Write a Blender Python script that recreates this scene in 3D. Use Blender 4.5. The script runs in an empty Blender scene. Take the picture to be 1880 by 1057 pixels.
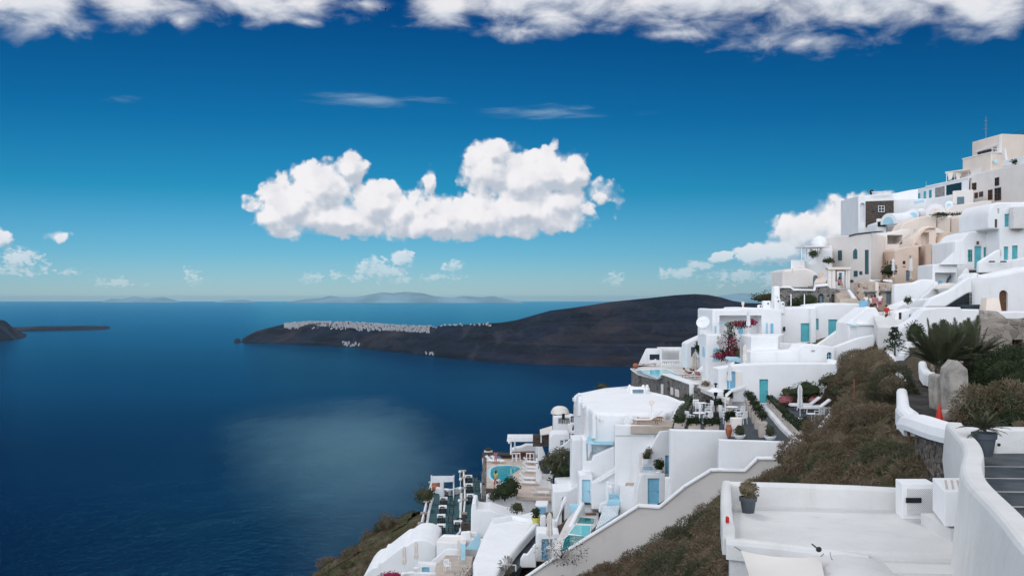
SUN_E, SKY_K, EXPO, HAZE, HAZE_C = 0.85, 0.10, 0.0, 1.0e-5, (.50,.85,1,1)
REAR_FILL, OVERHEAD = (2.85,2.98,3.25), (.50,.54,.61)  # brightness of the added rear cloud fill and of the overhead cloud
SKY_TINT = [(-2,(.33,.56,.90)),(0,(.33,.56,.90)),(2.5,(.16,.45,.74)),(6,(.032,.32,.51)),(10,(.011,.215,.40)),(16,(.0018,.105,.265)),(24,(.003,.14,.32))]
import bpy, bmesh, math, random
import numpy as np
from mathutils import Vector, Matrix, geometry
S = bpy.context.scene
C = S.collection
R = math.radians
rnd = random.Random(7)
F, CX, HY = 1828.0, 940.0, 545.0           # focal length in photo pixels, principal column, eye-level row
ZK = dict(A=(1560,240,5.5625),B=(1700,230,6.217),C=(1420,420,6.6045),D=(1600,360,6.6056),E=(1700,360,6.6056),
          G=(1560,490,6.606),H=(1680,480,8.81),I=(1600,560,4.4036),J=(1250,540,7.55),K=(1430,550,6.217),
          L=(1150,620,7.55),M=(1230,690,7.55),N=(1380,690,7.55),O=(970,700,7.55),P=(870,790,7.55),Q=(750,860,7.044),
          R=(1020,780,6.218),S=(920,890,6.33),T=(640,940,6.267),U=(1640,740,4.404),V=(1320,820,3.357),X=(740,760,4.403),
          Y=(560,860,3.615),Z=(1000,860,5.222),p=(0,0,1.0))
def zz(k, *a):
    ox, oy, s = ZK[k]
    return [(ox+a[i]/s, oy+a[i+1]/s) for i in range(0, len(a), 2)]
def W(px, py, Y): return Vector(((px-CX)/F*Y, Y, (HY-py)/F*Y))
def onz(px, py, z):                          # where the sight line meets the level z
    return W(px, py, z*F/(HY-py))

# ---------------------------------------------------------------- materials
def nodes(m):
    m.use_nodes = True
    return m.node_tree
class NT:
    def __init__(s, t): s.t = t
    def n(s, ty, ins=None, **kw):
        n = s.t.nodes.new(ty)
        for k, v in kw.items(): setattr(n, k, v)
        for k, v in (ins or {}).items():
            if hasattr(v, 'is_output') or isinstance(v, bpy.types.NodeSocket): s.t.links.new(v, n.inputs[k])
            else: n.inputs[k].default_value = v
        return n
    def m(s, op, a, b=0.0, c=0.0, clamp=False):
        n = s.n('ShaderNodeMath', {0: a, 1: b, 2: c}, operation=op); n.use_clamp = clamp
        return n.outputs[0]
    def v(s, op, a, b=(0,0,0)):
        n = s.n('ShaderNodeVectorMath', {0: a, 1: b}, operation=op)
        return n.outputs['Value'] if op in ('LENGTH','DOT_PRODUCT','DISTANCE') else n.outputs[0]
    def mr(s, x, a, b, c=0.0, d=1.0, it='SMOOTHSTEP'):
        return s.n('ShaderNodeMapRange', {0: x, 1: a, 2: b, 3: c, 4: d}, interpolation_type=it).outputs[0]
    def mix(s, f, a, b, bt='MIX'):
        n = s.n('ShaderNodeMix', data_type='RGBA', blend_type=bt)
        for i, v in ((0, f), (6, a), (7, b)):
            if isinstance(v, bpy.types.NodeSocket): s.t.links.new(v, n.inputs[i])
            elif i and len(v) == 3: n.inputs[i].default_value = (*v, 1)
            else: n.inputs[i].default_value = v
        return n.outputs[2]
    def noise(s, vec, scale, detail=4, rough=.55, dist=0.0):
        return s.n('ShaderNodeTexNoise', {'Vector': vec, 'Scale': scale, 'Detail': detail, 'Roughness': rough, 'Distortion': dist}).outputs[0]
MATS = {}
def mat(name, col, rough=.8, var=.12, scale=1.5, bump=0.0, bscale=8.0, stain=None, spec=.3, col2=None, metal=0.0, stretch=(1,1,1)):
    m = bpy.data.materials.new(name); t = NT(nodes(m)); t.t.nodes.clear()
    o = t.n('ShaderNodeOutputMaterial')
    b = t.n('ShaderNodeBsdfPrincipled', {'Roughness': rough, 'Specular IOR Level': spec, 'Metallic': metal})
    tc = t.n('ShaderNodeTexCoord').outputs['Object']
    tv = t.v('MULTIPLY', tc, stretch)
    nz = t.noise(tv, scale, 5)
    c2 = col2 or tuple(min(1, c*(1-var*2)) for c in col)
    c = t.mix(t.mr(nz, .34, .7), col, c2)
    if stain:
        s = t.noise(t.v('MULTIPLY', tc, (1.1, 1.1, .16)), 1.6, 6, .62)
        c = t.mix(t.mr(s, .53, .82, 0, .6), c, stain)
        s2 = t.noise(tc, 6, 5, .6)
        c = t.mix(t.mr(s2, .6, .8, 0, .25), c, stain)
    t.t.links.new(c, b.inputs['Base Color'])
    if bump:
        bn = t.n('ShaderNodeBump', {'Height': t.noise(tc, bscale, 5), 'Strength': bump, 'Distance': .05})
        t.t.links.new(bn.outputs[0], b.inputs['Normal'])
    t.t.links.new(b.outputs[0], o.inputs[0])
    MATS[name] = m
    return m
def stonemat(name, a, b, mortar, scale=2.2, dark=(.03,.028,.026)):
    m = bpy.data.materials.new(name); t = NT(nodes(m)); t.t.nodes.clear()
    o = t.n('ShaderNodeOutputMaterial'); bs = t.n('ShaderNodeBsdfPrincipled', {'Roughness': .9, 'Specular IOR Level': .2})
    tc = t.n('ShaderNodeTexCoord').outputs['Object']
    wv = t.n('ShaderNodeTexNoise', {'Vector': tc, 'Scale': 1.4, 'Detail': 2}).outputs['Color']
    w2 = t.n('ShaderNodeTexNoise', {'Vector': tc, 'Scale': 6, 'Detail': 3}).outputs['Color']
    p = t.v('ADD', t.v('ADD', t.v('MULTIPLY', tc, (1,1,1.35)), t.v('MULTIPLY', wv, (.5,.5,.5))), t.v('MULTIPLY', w2, (.28,.28,.28)))
    f1 = t.n('ShaderNodeTexVoronoi', {'Vector': p, 'Scale': scale})
    ed = t.n('ShaderNodeTexVoronoi', {'Vector': p, 'Scale': scale}, feature='DISTANCE_TO_EDGE').outputs['Distance']
    rc = t.n('ShaderNodeSeparateColor', {0: f1.outputs['Color']}).outputs[0]
    c = t.mix(rc, a, b)
    c = t.mix(t.mr(rc, .78, .95), c, dark)
    c = t.mix(t.mr(t.noise(tc, 9, 4), .4, .75, 0, .5), c, mortar)
    c = t.mix(t.mr(ed, .015, .08, 1, 0), c, mortar)
    t.t.links.new(c, bs.inputs['Base Color'])
    bn = t.n('ShaderNodeBump', {'Height': t.mr(ed, 0, .14), 'Strength': .7, 'Distance': .06})
    t.t.links.new(bn.outputs[0], bs.inputs['Normal']); t.t.links.new(bs.outputs[0], o.inputs[0])
    MATS[name] = m
def leafmat(name, a, b, c=None, scale=.9, rough=.65, trans=.25):
    m = bpy.data.materials.new(name); t = NT(nodes(m)); t.t.nodes.clear()
    o = t.n('ShaderNodeOutputMaterial'); bs = t.n('ShaderNodeBsdfPrincipled', {'Roughness': rough, 'Specular IOR Level': .2})
    tc = t.n('ShaderNodeTexCoord').outputs['Object']
    ri = t.n('ShaderNodeNewGeometry').outputs['Random Per Island']
    nz = t.noise(tc, scale, 4)
    k = t.mix(t.mr(nz, .42, .58), a, b)
    k = t.mix(t.m('MULTIPLY', ri, .6), k, c or b)
    t.t.links.new(k, bs.inputs['Base Color'])
    tr = t.n('ShaderNodeBsdfTranslucent', {'Color': k})
    mx = t.n('ShaderNodeMixShader', {0: trans, 1: bs.outputs[0], 2: tr.outputs[0]})
    t.t.links.new(mx.outputs[0], o.inputs[0]); MATS[name] = m
WS = (.62,.60,.57)
mat('white', (.82,.82,.82), .85, .03, .5, .25, 5, stain=(.62,.605,.58), spec=.15)
mat('white_clean', (.82,.82,.82), .7, .02, .8, spec=.2)
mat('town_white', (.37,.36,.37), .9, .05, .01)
mat('old_white', (.685,.675,.655), .88, .05, .6, .4, 4, stain=(.50,.47,.43), spec=.15)
mat('render_pink', (.63,.585,.545), .9, .05, .35, .3, 4, stain=(.50,.46,.42), spec=.1)
mat('cream', (.80,.695,.605), .88, .05, .4, .25, 4, stain=(.66,.59,.53), spec=.15)
mat('cream_grey', (.80,.742,.695), .88, .04, .4, .25, 4, stain=(.68,.64,.60), spec=.15)
mat('peach', (.76,.605,.495), .88, .05, .4, .25, 4, stain=(.6,.49,.41), spec=.15)
mat('ochre', (.62,.48,.37), .9, .08, .6, .3, 4, stain=(.35,.26,.19), spec=.1)
mat('pale_stone', (.42,.385,.34), .95, .22, 1.6, 1.0, 5, stain=(.15,.13,.11), spec=.05)
mat('blue', (.22,.50,.68), .6, .06, 2, spec=.35)
mat('pale_blue', (.40,.65,.76), .7, .05, 1, spec=.3)
mat('teal', (.10,.46,.52), .5, .08, 2, spec=.4)
mat('grey_blue', (.16,.24,.30), .6, .1, 2)
mat('shutter', (.07,.12,.14), .5, .2, 3)
mat('brown', (.16,.07,.035), .6, .2, 3, stretch=(1,1,6))
mat('deck', (.012,.085,.10), .7, .15, .8, spec=.2)
mat('slate', (.045,.06,.075), .75, .2, 1.2, .3, 4)
mat('paving_grey', (.075,.088,.098), .8, .18, 1.5, .3, 5)
mat('path', (.085,.08,.078), .92, .3, .5, .8, 3, stain=(.21,.19,.165), spec=.08)
mat('paving_pink', (.60,.49,.42), .85, .10, .7, .3, 3, stain=(.44,.34,.28))
mat('paving_white', (.66,.63,.60), .85, .06, .7, .2, 3)
mat('sand_floor', (.52,.44,.37), .85, .1, 1, .2, 5)
mat('black', (.012,.012,.013), .5, .1)
mat('dark_glass', (.015,.02,.022), .12, .1, spec=.6)
mat('teal_glass', (.05,.22,.25), .15, .15, 1, spec=.6)
mat('wood', (.40,.22,.12), .6, .2, 3, stretch=(1,8,1))
mat('terracotta', (.38,.13,.07), .8, .15)
mat('planter', (.56,.49,.43), .85, .06, 2)
mat('canvas', (.72,.67,.61), .9, .04, 2)
mat('sail', (.70,.66,.61), .9, .03, 1)
mat('steel', (.30,.31,.32), .4, .1, metal=.6)
mat('rust', (.22,.09,.05), .8, .25, 3)
mat('pot_grey', (.07,.085,.10), .6, .12, 3)
mat('cone', (.62,.04,.025), .5, .08)
mat('skin', (.42,.22,.15), .6, .05, spec=.3)
mat('hair', (.02,.014,.01), .6, .2)
mat('red', (.55,.03,.02), .8, .1); mat('magenta', (.42,.05,.16), .8, .1)
mat('cloth_white', (.75,.75,.76), .9, .04); mat('cloth_dark', (.03,.03,.035), .9, .2)
mat('cloth_orange', (.50,.13,.05), .9, .1); mat('cloth_yellow', (.55,.55,.15), .9, .1); mat('cloth_pink', (.5,.18,.2), .9, .1)
mat('cloth_blue', (.06,.2,.5), .9, .1); mat('yellow_pot', (.55,.52,.12), .6, .1)
mat('bark', (.10,.075,.055), .95, .3, 4, .6, 8)
mat('soil', (.07,.055,.04), .95, .3, 2, .6, 8)
stonemat('stone_grey', (.20,.185,.17), (.10,.092,.085), (.32,.30,.275), 3.0)
stonemat('stone_dark', (.095,.075,.062), (.05,.042,.036), (.115,.10,.085), 2.6)
stonemat('stone_beige', (.55,.45,.36), (.40,.31,.24), (.60,.50,.41), 2.6, (.16,.10,.075))
stonemat('stone_rubble', (.16,.13,.11), (.30,.26,.22), (.10,.085,.07), 5.0, (.05,.045,.035))
stonemat('ruin', (.31,.27,.23), (.22,.19,.16), (.26,.23,.20), 1.9, (.13,.11,.09))
stonemat('stone_panel', (.30,.29,.28), (.12,.115,.11), (.40,.39,.38), 3.2)
leafmat('leaf_dark', (.016,.030,.012), (.032,.050,.020), (.05,.065,.028))
leafmat('leaf_olive', (.035,.05,.022), (.07,.075,.035), (.09,.085,.045))
leafmat('leaf_palm', (.045,.062,.034), (.075,.088,.05), (.12,.115,.07), trans=.2)
leafmat('leaf_tree', (.075,.09,.045), (.11,.115,.065), (.14,.13,.085))
leafmat('leaf_dry', (.17,.14,.08), (.11,.10,.05), (.22,.18,.12))
leafmat('flower_red', (.30,.012,.05), (.22,.01,.035), (.36,.03,.09))
leafmat('flower_white', (.6,.55,.58), (.7,.66,.66))
leafmat('flower_pink', (.35,.11,.12), (.25,.07,.08), (.45,.2,.2))
leafmat('scrub', (.165,.130,.082), (.245,.178,.12), (.095,.092,.054), .34)
leafmat('scrub_green', (.085,.088,.051), (.12,.116,.068), (.068,.073,.042), .5)
leafmat('scrub_brown', (.165,.118,.077), (.235,.175,.12), (.105,.086,.055), .5)
leafmat('slope_grass', (.060,.080,.028), (.12,.085,.05), (.04,.055,.02), .10)
def watermat(name, col, scale, rough=.05, bump=.15):
    m = bpy.data.materials.new(name); t = NT(nodes(m)); t.t.nodes.clear()
    o = t.n('ShaderNodeOutputMaterial'); tc = t.n('ShaderNodeTexCoord').outputs['Object']
    nz = t.noise(tc, .6, 3)
    b = t.n('ShaderNodeBsdfPrincipled', {'Roughness': rough, 'Base Color': t.mix(nz, col, tuple(c*.7 for c in col)), 'IOR': 1.33})
    bn = t.n('ShaderNodeBump', {'Height': t.noise(tc, scale, 3), 'Strength': bump, 'Distance': .05})
    t.t.links.new(bn.outputs[0], b.inputs['Normal']); t.t.links.new(b.outputs[0], o.inputs[0]); MATS[name] = m
watermat('pool_teal', (.0,.33,.32), 3); watermat('pool_aqua', (.10,.56,.56), 3); watermat('pool_green', (.0,.19,.165), 3)
def M(n): return MATS[n]

# ---------------------------------------------------------------- objects
def tag(o, label=None, cat=None, group=None, kind=None):
    if label: o['label'] = label
    if cat: o['category'] = cat
    if group: o['group'] = group
    if kind or cat: o['kind'] = kind or 'thing'
    return o
def thing(name, label, cat, loc=(0,0,0), rz=0, group=None):
    o = bpy.data.objects.new(name, None); C.objects.link(o); o.empty_display_size = .3
    o.location = loc; o.rotation_euler = (0,0,rz)
    return tag(o, label, cat, group)
def copy_tree(o, parent=None):
    c = o.copy(); C.objects.link(c)
    if parent: c.parent = parent
    for ch in o.children: copy_tree(ch, c)
    return c
def wloc(o):
    v = Vector((0,0,0))
    while o is not None: v += o.location; o = o.parent
    return v
class MB:
    def __init__(s): s.v, s.f, s.sm = [], [], False
    def add(s, vs, fs):
        b = len(s.v); s.v += [tuple(v) for v in vs]; s.f += [[b+i for i in f] for f in fs]
        return s
    def box(s, c, d, rz=0, ry=0, taper=1.0):
        hx, hy, hz = d[0]/2, d[1]/2, d[2]/2
        m = Matrix.Rotation(rz, 3, 'Z') @ Matrix.Rotation(ry, 3, 'Y')
        vs = [Vector(c) + m @ Vector((x*hx*(taper if z<0 else 1), y*hy*(taper if z<0 else 1), z*hz)) for z in (-1,1) for x,y in ((-1,-1),(1,-1),(1,1),(-1,1))]
        return s.add(vs, [(3,2,1,0),(4,5,6,7),(0,1,5,4),(1,2,6,5),(2,3,7,6),(3,0,4,7)])
    def rbox(s, c, d, r=.03, rz=0):            # box with rounded upright edges and a soft top rim
        hx, hy, hz = d[0]/2, d[1]/2, d[2]/2
        r = min(r, hx*.9, hy*.9, hz*.9); m = Matrix.Rotation(rz, 3, 'Z'); vs, n = [], 0
        for z, e in ((-hz, 0), (hz-r, 0), (hz-.3*r, .3*r), (hz, r)):
            rr = max(r-e, .001)
            ring = []
            for cx, cy, a0 in ((1,1,0),(-1,1,90),(-1,-1,180),(1,-1,270)):
                for a in (0, 45, 90):
                    ring.append((cx*(hx-r)+rr*math.cos(R(a0+a)), cy*(hy-r)+rr*math.sin(R(a0+a)), z))
            n = len(ring); vs += [Vector(c) + m @ Vector(p) for p in ring]
        fs = [list(range(n))[::-1], list(range(3*n, 4*n))]
        for k in range(3):
            for i in range(n): fs.append((k*n+i, k*n+(i+1)%n, (k+1)*n+(i+1)%n, (k+1)*n+i))
        return s.add(vs, fs)
    def tube(s, p, q, r0, r1=None, n=6):
        p, q = Vector(p), Vector(q); r1 = r0 if r1 is None else r1
        d = (q-p).normalized(); a = d.orthogonal().normalized(); b = d.cross(a)
        vs = [c + r*(a*math.cos(2*math.pi*i/n) + b*math.sin(2*math.pi*i/n)) for c, r in ((p,r0),(q,r1)) for i in range(n)]
        return s.add(vs, [(i,(i+1)%n,n+(i+1)%n,n+i) for i in range(n)] + [list(range(n))[::-1], list(range(n,2*n))])
    def path(s, pts, r, n=5):
        for a, b in zip(pts, pts[1:]): s.tube(a, b, r, r, n)
        return s
    def lathe(s, c, prof, n=16, rot=None):
        c = Vector(c); vs, fs = [], []
        for r, z in prof:
            for i in range(n):
                a = 2*math.pi*i/n; p = Vector((r*math.cos(a), r*math.sin(a), z))
                vs.append(c + (rot @ p if rot else p))
        for k in range(len(prof)-1):
            for i in range(n): fs.append((k*n+i, k*n+(i+1)%n, (k+1)*n+(i+1)%n, (k+1)*n+i))
        fs += [list(range(n))[::-1], list(range((len(prof)-1)*n, len(prof)*n))]
        return s.add(vs, fs)
    def prism(s, poly, z0, z1):                # flat polygon in x,y between two heights
        n = len(poly); vs = [(p[0],p[1],z0) for p in poly] + [(p[0],p[1],z1) for p in poly]
        return s.add(vs, [list(range(n))[::-1], list(range(n,2*n))] + [(i,(i+1)%n,n+(i+1)%n,n+i) for i in range(n)])
    def build(s, name, m, parent=None, smooth=False, recalc=True, loc=None):
        me = bpy.data.meshes.new(name)
        o = wloc(parent) if parent is not None else Vector(loc or (0,0,0))
        me.from_pydata([(x-o[0], y-o[1], z-o[2]) for x,y,z in s.v], [], s.f)
        if recalc:
            bm = bmesh.new(); bm.from_mesh(me); bmesh.ops.recalc_face_normals(bm, faces=bm.faces); bm.to_mesh(me); bm.free()
        if smooth:
            me.polygons.foreach_set('use_smooth', [True]*len(me.polygons))
            if smooth != 'all': me.set_sharp_from_angle(angle=R(17))
        me.materials.append(M(m) if isinstance(m, str) else m)
        ob = bpy.data.objects.new(name, me); C.objects.link(ob)
        if parent is not None: ob.parent = parent
        elif loc: ob.location = loc
        return ob
class PL:                                       # upright plane of a facade: through two (column, depth) points
    def __init__(s, a, b=None):
        if b is None: s.o = Vector((0, a)); s.u = Vector((1, 0))
        else:
            p = Vector(((a[0]-CX)/F*a[1], a[1])); q = Vector(((b[0]-CX)/F*b[1], b[1]))
            s.o = p; s.u = (q-p).normalized()
        s.n = Vector((-s.u.y, s.u.x))           # points away from the viewer
    def uv(s, px, py):
        t = (px-CX)/F; # point (t*Y, Y): (p-o).n = 0
        Y = s.o.dot(s.n)/(t*s.n.x + s.n.y)
        return ((Vector((t*Y, Y))-s.o).dot(s.u), (HY-py)/F*Y)
    def at(s, u, z, w=0.0):
        p = s.o + s.u*u + s.n*w
        return Vector((p.x, p.y, z))
    def pt(s, px, py, w=0.0):
        u, z = s.uv(px, py); return s.at(u, z, w)
def plane(Y): return Y if isinstance(Y, PL) else (PL(*Y) if isinstance(Y, tuple) else PL(Y))
def area2(p): return sum(p[i][0]*p[(i+1)%len(p)][1]-p[(i+1)%len(p)][0]*p[i][1] for i in range(len(p)))/2
def inset(p, e):
    n, out = len(p), []
    for i in range(n):
        a, b, c = Vector(p[i-1]), Vector(p[i]), Vector(p[(i+1)%n])
        d1, d2 = (b-a).normalized(), (c-b).normalized()
        n1, n2 = Vector((-d1.y, d1.x)), Vector((-d2.y, d2.x)); k = 1+n1.dot(n2)
        v = (n1+n2)/max(k, .22)
        out.append((b.x+v.x*e, b.y+v.y*e))
    return out
def fillet(p, r):
    n, out = len(p), []
    for i in range(n):
        a, b, c = Vector(p[i-1]), Vector(p[i]), Vector(p[(i+1)%n])
        k = min(r, (a-b).length*.4, (c-b).length*.4)
        d1, d2 = (a-b).normalized(), (c-b).normalized()
        if d1.dot(d2) < -.97 or d1.dot(d2) > .3 or k < .012: out.append((b.x, b.y)); continue
        s, e = b+d1*k, b+d2*k
        out += [(s.x,s.y), tuple(b*.5+s*.25+e*.25), (e.x,e.y)]
    return out
def clean(p):
    o = []
    for q in p:
        if not o or (Vector(q)-Vector(o[-1])).length > .01: o.append(q)
    if (Vector(o[0])-Vector(o[-1])).length < .01: o.pop()
    return o
def slab(mb, pl, poly, L, r=.08, holes=(), rec=.25, w0=0.0):
    poly = clean(poly)
    if area2(poly) < 0: poly = poly[::-1]
    sharp = min((math.pi-abs((Vector(poly[(i+1)%len(poly)])-Vector(poly[i])).angle_signed(Vector(poly[i])-Vector(poly[i-1]), 0)) for i in range(len(poly))), default=3)
    if sharp < R(50): r = min(r, .03)
    poly = clean(fillet(poly, r))
    n = len(poly); r = min(r, L*.4)
    rings = [(r,0),(.3*r,.3*r),(0,r),(0,L-r),(.3*r,L-.3*r),(r,L)]
    base = len(mb.v); RR = [inset(poly, e) if e else poly for e, w in rings]
    for P, (e, w) in zip(RR, rings): mb.v += [tuple(pl.at(u, z, w0+w)) for u, z in P]
    for k in range(5):
        for i in range(n): mb.f.append([base+k*n+i, base+k*n+(i+1)%n, base+(k+1)*n+(i+1)%n, base+(k+1)*n+i])
    mb.f.append([base+5*n+i for i in range(n)])
    vs = [Vector(q) for q in RR[0]]; ed = [(i,(i+1)%n) for i in range(n)]
    for h in holes:
        b = len(vs); vs += [Vector(q) for q in h]; ed += [(b+i, b+(i+1)%len(h)) for i in range(len(h))]
    ov, oe, of, *_ = geometry.delaunay_2d_cdt(vs, ed, [], 1, 1e-5)
    def inh(f):
        c = sum((ov[i] for i in f), Vector((0,0)))/len(f)
        for h in holes:
            k = False
            for i in range(len(h)):
                (x1,y1),(x2,y2) = h[i], h[i-1]
                if (y1 > c.y) != (y2 > c.y) and c.x < (x2-x1)*(c.y-y1)/(y2-y1)+x1: k = not k
            if k: return True
        return False
    of = [f for f in of if not inh(f)]
    if not holes and abs(sum(abs(area2([tuple(ov[i]) for i in f])) for f in of)-abs(area2(RR[0]))) > .004*abs(area2(RR[0])):
        mb.f.append([base+i for i in range(n)][::-1]); return
    b = len(mb.v); mb.v += [tuple(pl.at(q.x, q.y, w0)) for q in ov]; mb.f += [[b+i for i in f] for f in of]
    for h in holes:
        b = len(mb.v); k = len(h); d = min(rec, L*.7)
        mb.v += [tuple(pl.at(u, z, w0)) for u, z in h] + [tuple(pl.at(u, z, w0+d)) for u, z in h]
        mb.f += [[b+i, b+(i+1)%k, b+k+(i+1)%k, b+k+i] for i in range(k)] + [[b+k+i for i in range(k)]]
def weld(ob, d=.0005):
    bm = bmesh.new(); bm.from_mesh(ob.data); bmesh.ops.remove_doubles(bm, verts=bm.verts, dist=d)
    bmesh.ops.recalc_face_normals(bm, faces=bm.faces); bm.to_mesh(ob.data); bm.free()
    ob.data.set_sharp_from_angle(angle=R(17))
def archpts(u0, u1, z0, z1, flat=1.0, n=8):      # opening with a round head
    c, rr = (u0+u1)/2, (u1-u0)/2; h = min(rr*flat, (z1-z0)*.95)
    return [(u0,z0),(u1,z0)] + [(c+rr*math.cos(math.pi*i/n), z1-h+h*math.sin(math.pi*i/n)) for i in range(n+1)]
def poly_slab(pl, poly, L, w0, r=.008):
    mb = MB(); slab(mb, pl, poly, L, r, w0=w0); return mb
def opening(root, pl, kind, u0, u1, z0, z1, m, rec=.25):
    """door / window / niche pieces that sit in a hole of the facade"""
    w = rec-.07
    if kind in ('door', 'arch_door'):
        P = archpts(u0,u1,z0,z1) if kind == 'arch_door' else [(u0,z0),(u1,z0),(u1,z1),(u0,z1)]
        mb = MB(); slab(mb, pl, P, .05, .008, w0=w)
        uw, zh = u1-u0, z1-z0
        for a, b in ((.06,.42),(.5,.93 if kind=='door' else .8)):   # raised panels
            for c, d in (((.12,.46),(.54,.88)) if uw > .75 else ((.15,.85),)):
                slab(mb, pl, [(u0+uw*c,z0+zh*a),(u0+uw*d,z0+zh*a),(u0+uw*d,z0+zh*b),(u0+uw*c,z0+zh*b)], .03, .008, w0=w-.02)
        d = mb.build('door', m, root)
        h = MB().box(pl.at(u0+uw*.85, z0+zh*.47, w-.05), (.05,.05,.14)); h.build('handle', 'steel', d)
    elif kind in ('win', 'arch_win'):
        P = archpts(u0,u1,z0,z1) if kind == 'arch_win' else [(u0,z0),(u1,z0),(u1,z1),(u0,z1)]
        mb = MB(); t = min(.07, (u1-u0)*.16); um = (u0+u1)/2; pc, m2 = (m if isinstance(m, tuple) else ('dark_glass', m))
        for a, b, c, d in ((u0,u0+t,z0,z1-(.0 if kind=='win' else (u1-u0)*.35)),(u1-t,u1,z0,z1-(.0 if kind=='win' else (u1-u0)*.35)),(um-t*.4,um+t*.4,z0+t,z1-t),(u0+t,u1-t,z0,z0+t),(u0+t,um-t*.4,(z0+z1)/2,(z0+z1)/2+t*.7),(um+t*.4,u1-t,(z0+z1)/2,(z0+z1)/2+t*.7)) + (((u0+t,u1-t,z1-t,z1),) if kind=='win' else ()):
            slab(mb, pl, [(a,c),(b,c),(b,d),(a,d)], .06, .006, w0=w-.02)
        f = mb.build('window', m2, root)
        poly_slab(pl, P, .02, w+.045).build('pane', pc, f)
    elif kind in ('shut', 'arch_shut'):           # closed painted shutters
        P = archpts(u0,u1,z0,z1) if kind == 'arch_shut' else [(u0,z0),(u1,z0),(u1,z1),(u0,z1)]
        mb = MB(); slab(mb, pl, P, .04, .006, w0=w+.02); um = (u0+u1)/2
        for a, b in ((u0+.03, um-.02), (um+.02, u1-.03)):
            slab(mb, pl, [(a,z0+.04),(b,z0+.04),(b,z1-.05-(.35*(u1-u0) if kind!='shut' else 0)),(a,z1-.05-(.35*(u1-u0) if kind!='shut' else 0))], .03, .006, w0=w)
            for i in range(5):
                zc = z0+.1+(z1-z0-.2)*(i+.5)/5
                slab(mb, pl, [(a+.03,zc-.03),(b-.03,zc-.03),(b-.03,zc+.03),(a+.03,zc+.03)], .02, .004, w0=w-.012)
        mb.build('shutter', m, root)
HN = [0]
def house(name, label, cat, m, k, top, Y, L, yb, ops=(), r=.1, group=None, drop=1.0, rec=.25, full=False):
    """solid mass: its visible front outline (top edge left to right, bottom row yb) on an upright plane, L metres deep"""
    HN[0] += 1
    if isinstance(Y, (int, float)): Y += (HN[0] % 29)*.0032        # no two facades share one plane
    pl = plane(Y); P = [pl.uv(*q) for q in zz(k, *top)]
    if not full:
        q0, q1 = zz(k, top[0], yb)[0], zz(k, top[-2], yb)[0]
        zb = min(pl.uv(*q0)[1], pl.uv(*q1)[1]) - drop
        P = P + [(P[-1][0], zb), (P[0][0], zb)]
    us = [p[0] for p in P]; zs = [p[1] for p in P]
    root = thing(name, label, cat, pl.at((min(us)+max(us))/2, min(zs), L/2), 0, group)
    holes, todo = [], []
    for op in ops:
        kind, rect, mm = op[0], op[1], op[2]; kk = op[3] if len(op) > 3 else k
        (ax, ay), (bx, by) = zz(kk, *rect)
        u0, z1 = pl.uv(ax, ay); u1, z0 = pl.uv(bx, by)
        u0b = pl.uv(ax, by)[0]; z1 = pl.uv((ax+bx)/2, ay)[1]; z0 = pl.uv((ax+bx)/2, by)[1]
        rc = op[4] if len(op) > 4 else rec
        holes.append((archpts(u0,u1,z0,z1) if kind.startswith('arch') else [(u0,z0),(u1,z0),(u1,z1),(u0,z1)]))
        todo.append((kind, u0, u1, z0, z1, mm, rc))
    mb = MB()
    rr = max([t[6] for t in todo], default=rec)
    slab(mb, pl, P, L, r, holes, rr)
    ob = mb.build('wall', m, root, smooth=True); weld(ob)
    for t in todo:
        if t[0] not in ('hole', 'arch_hole'): opening(root, pl, *t[:6], rec=rr)
    return root, pl
# ---------------------------------------------------------------- camera, sun, sky
cam = bpy.data.objects.new('camera', bpy.data.cameras.new('camera')); C.objects.link(cam); S.camera = cam
cam.rotation_euler = (R(90), 0, 0)
cam.data.lens, cam.data.sensor_width, cam.data.sensor_fit = 35.0, 36.0, 'HORIZONTAL'
cam.data.shift_y = (HY-528.5)/1880
cam.data.clip_start, cam.data.clip_end = .5, 200000
SAZ, SEL = R(-11), R(43)
sd = Vector((math.sin(SAZ)*math.cos(SEL), math.cos(SAZ)*math.cos(SEL), math.sin(SEL)))
sun = bpy.data.objects.new('sun', bpy.data.lights.new('sun', 'SUN')); C.objects.link(sun)
sun.rotation_euler = sd.to_track_quat('Z', 'Y').to_euler(); sun.location = (0,0,60)
sun.data.energy, sun.data.angle, sun.data.color = SUN_E, R(9), (1, .96, .91)
S.view_settings.view_transform = 'Standard'; S.view_settings.look = 'None'
S.view_settings.exposure = EXPO; S.view_settings.gamma = 1
S.cycles.use_denoising = True; S.cycles.max_bounces = 8; S.cycles.diffuse_bounces = 4; S.cycles.volume_bounces = 1
S.cycles.sample_clamp_indirect = 6
w = bpy.data.worlds.new('World'); S.world = w; w.use_nodes = True
t = NT(w.node_tree); t.t.nodes.clear()
def deg(px, py):
    return math.degrees(math.atan((px-CX)/F)), math.degrees(math.atan((HY-py)/math.hypot(F, px-CX)))
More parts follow.
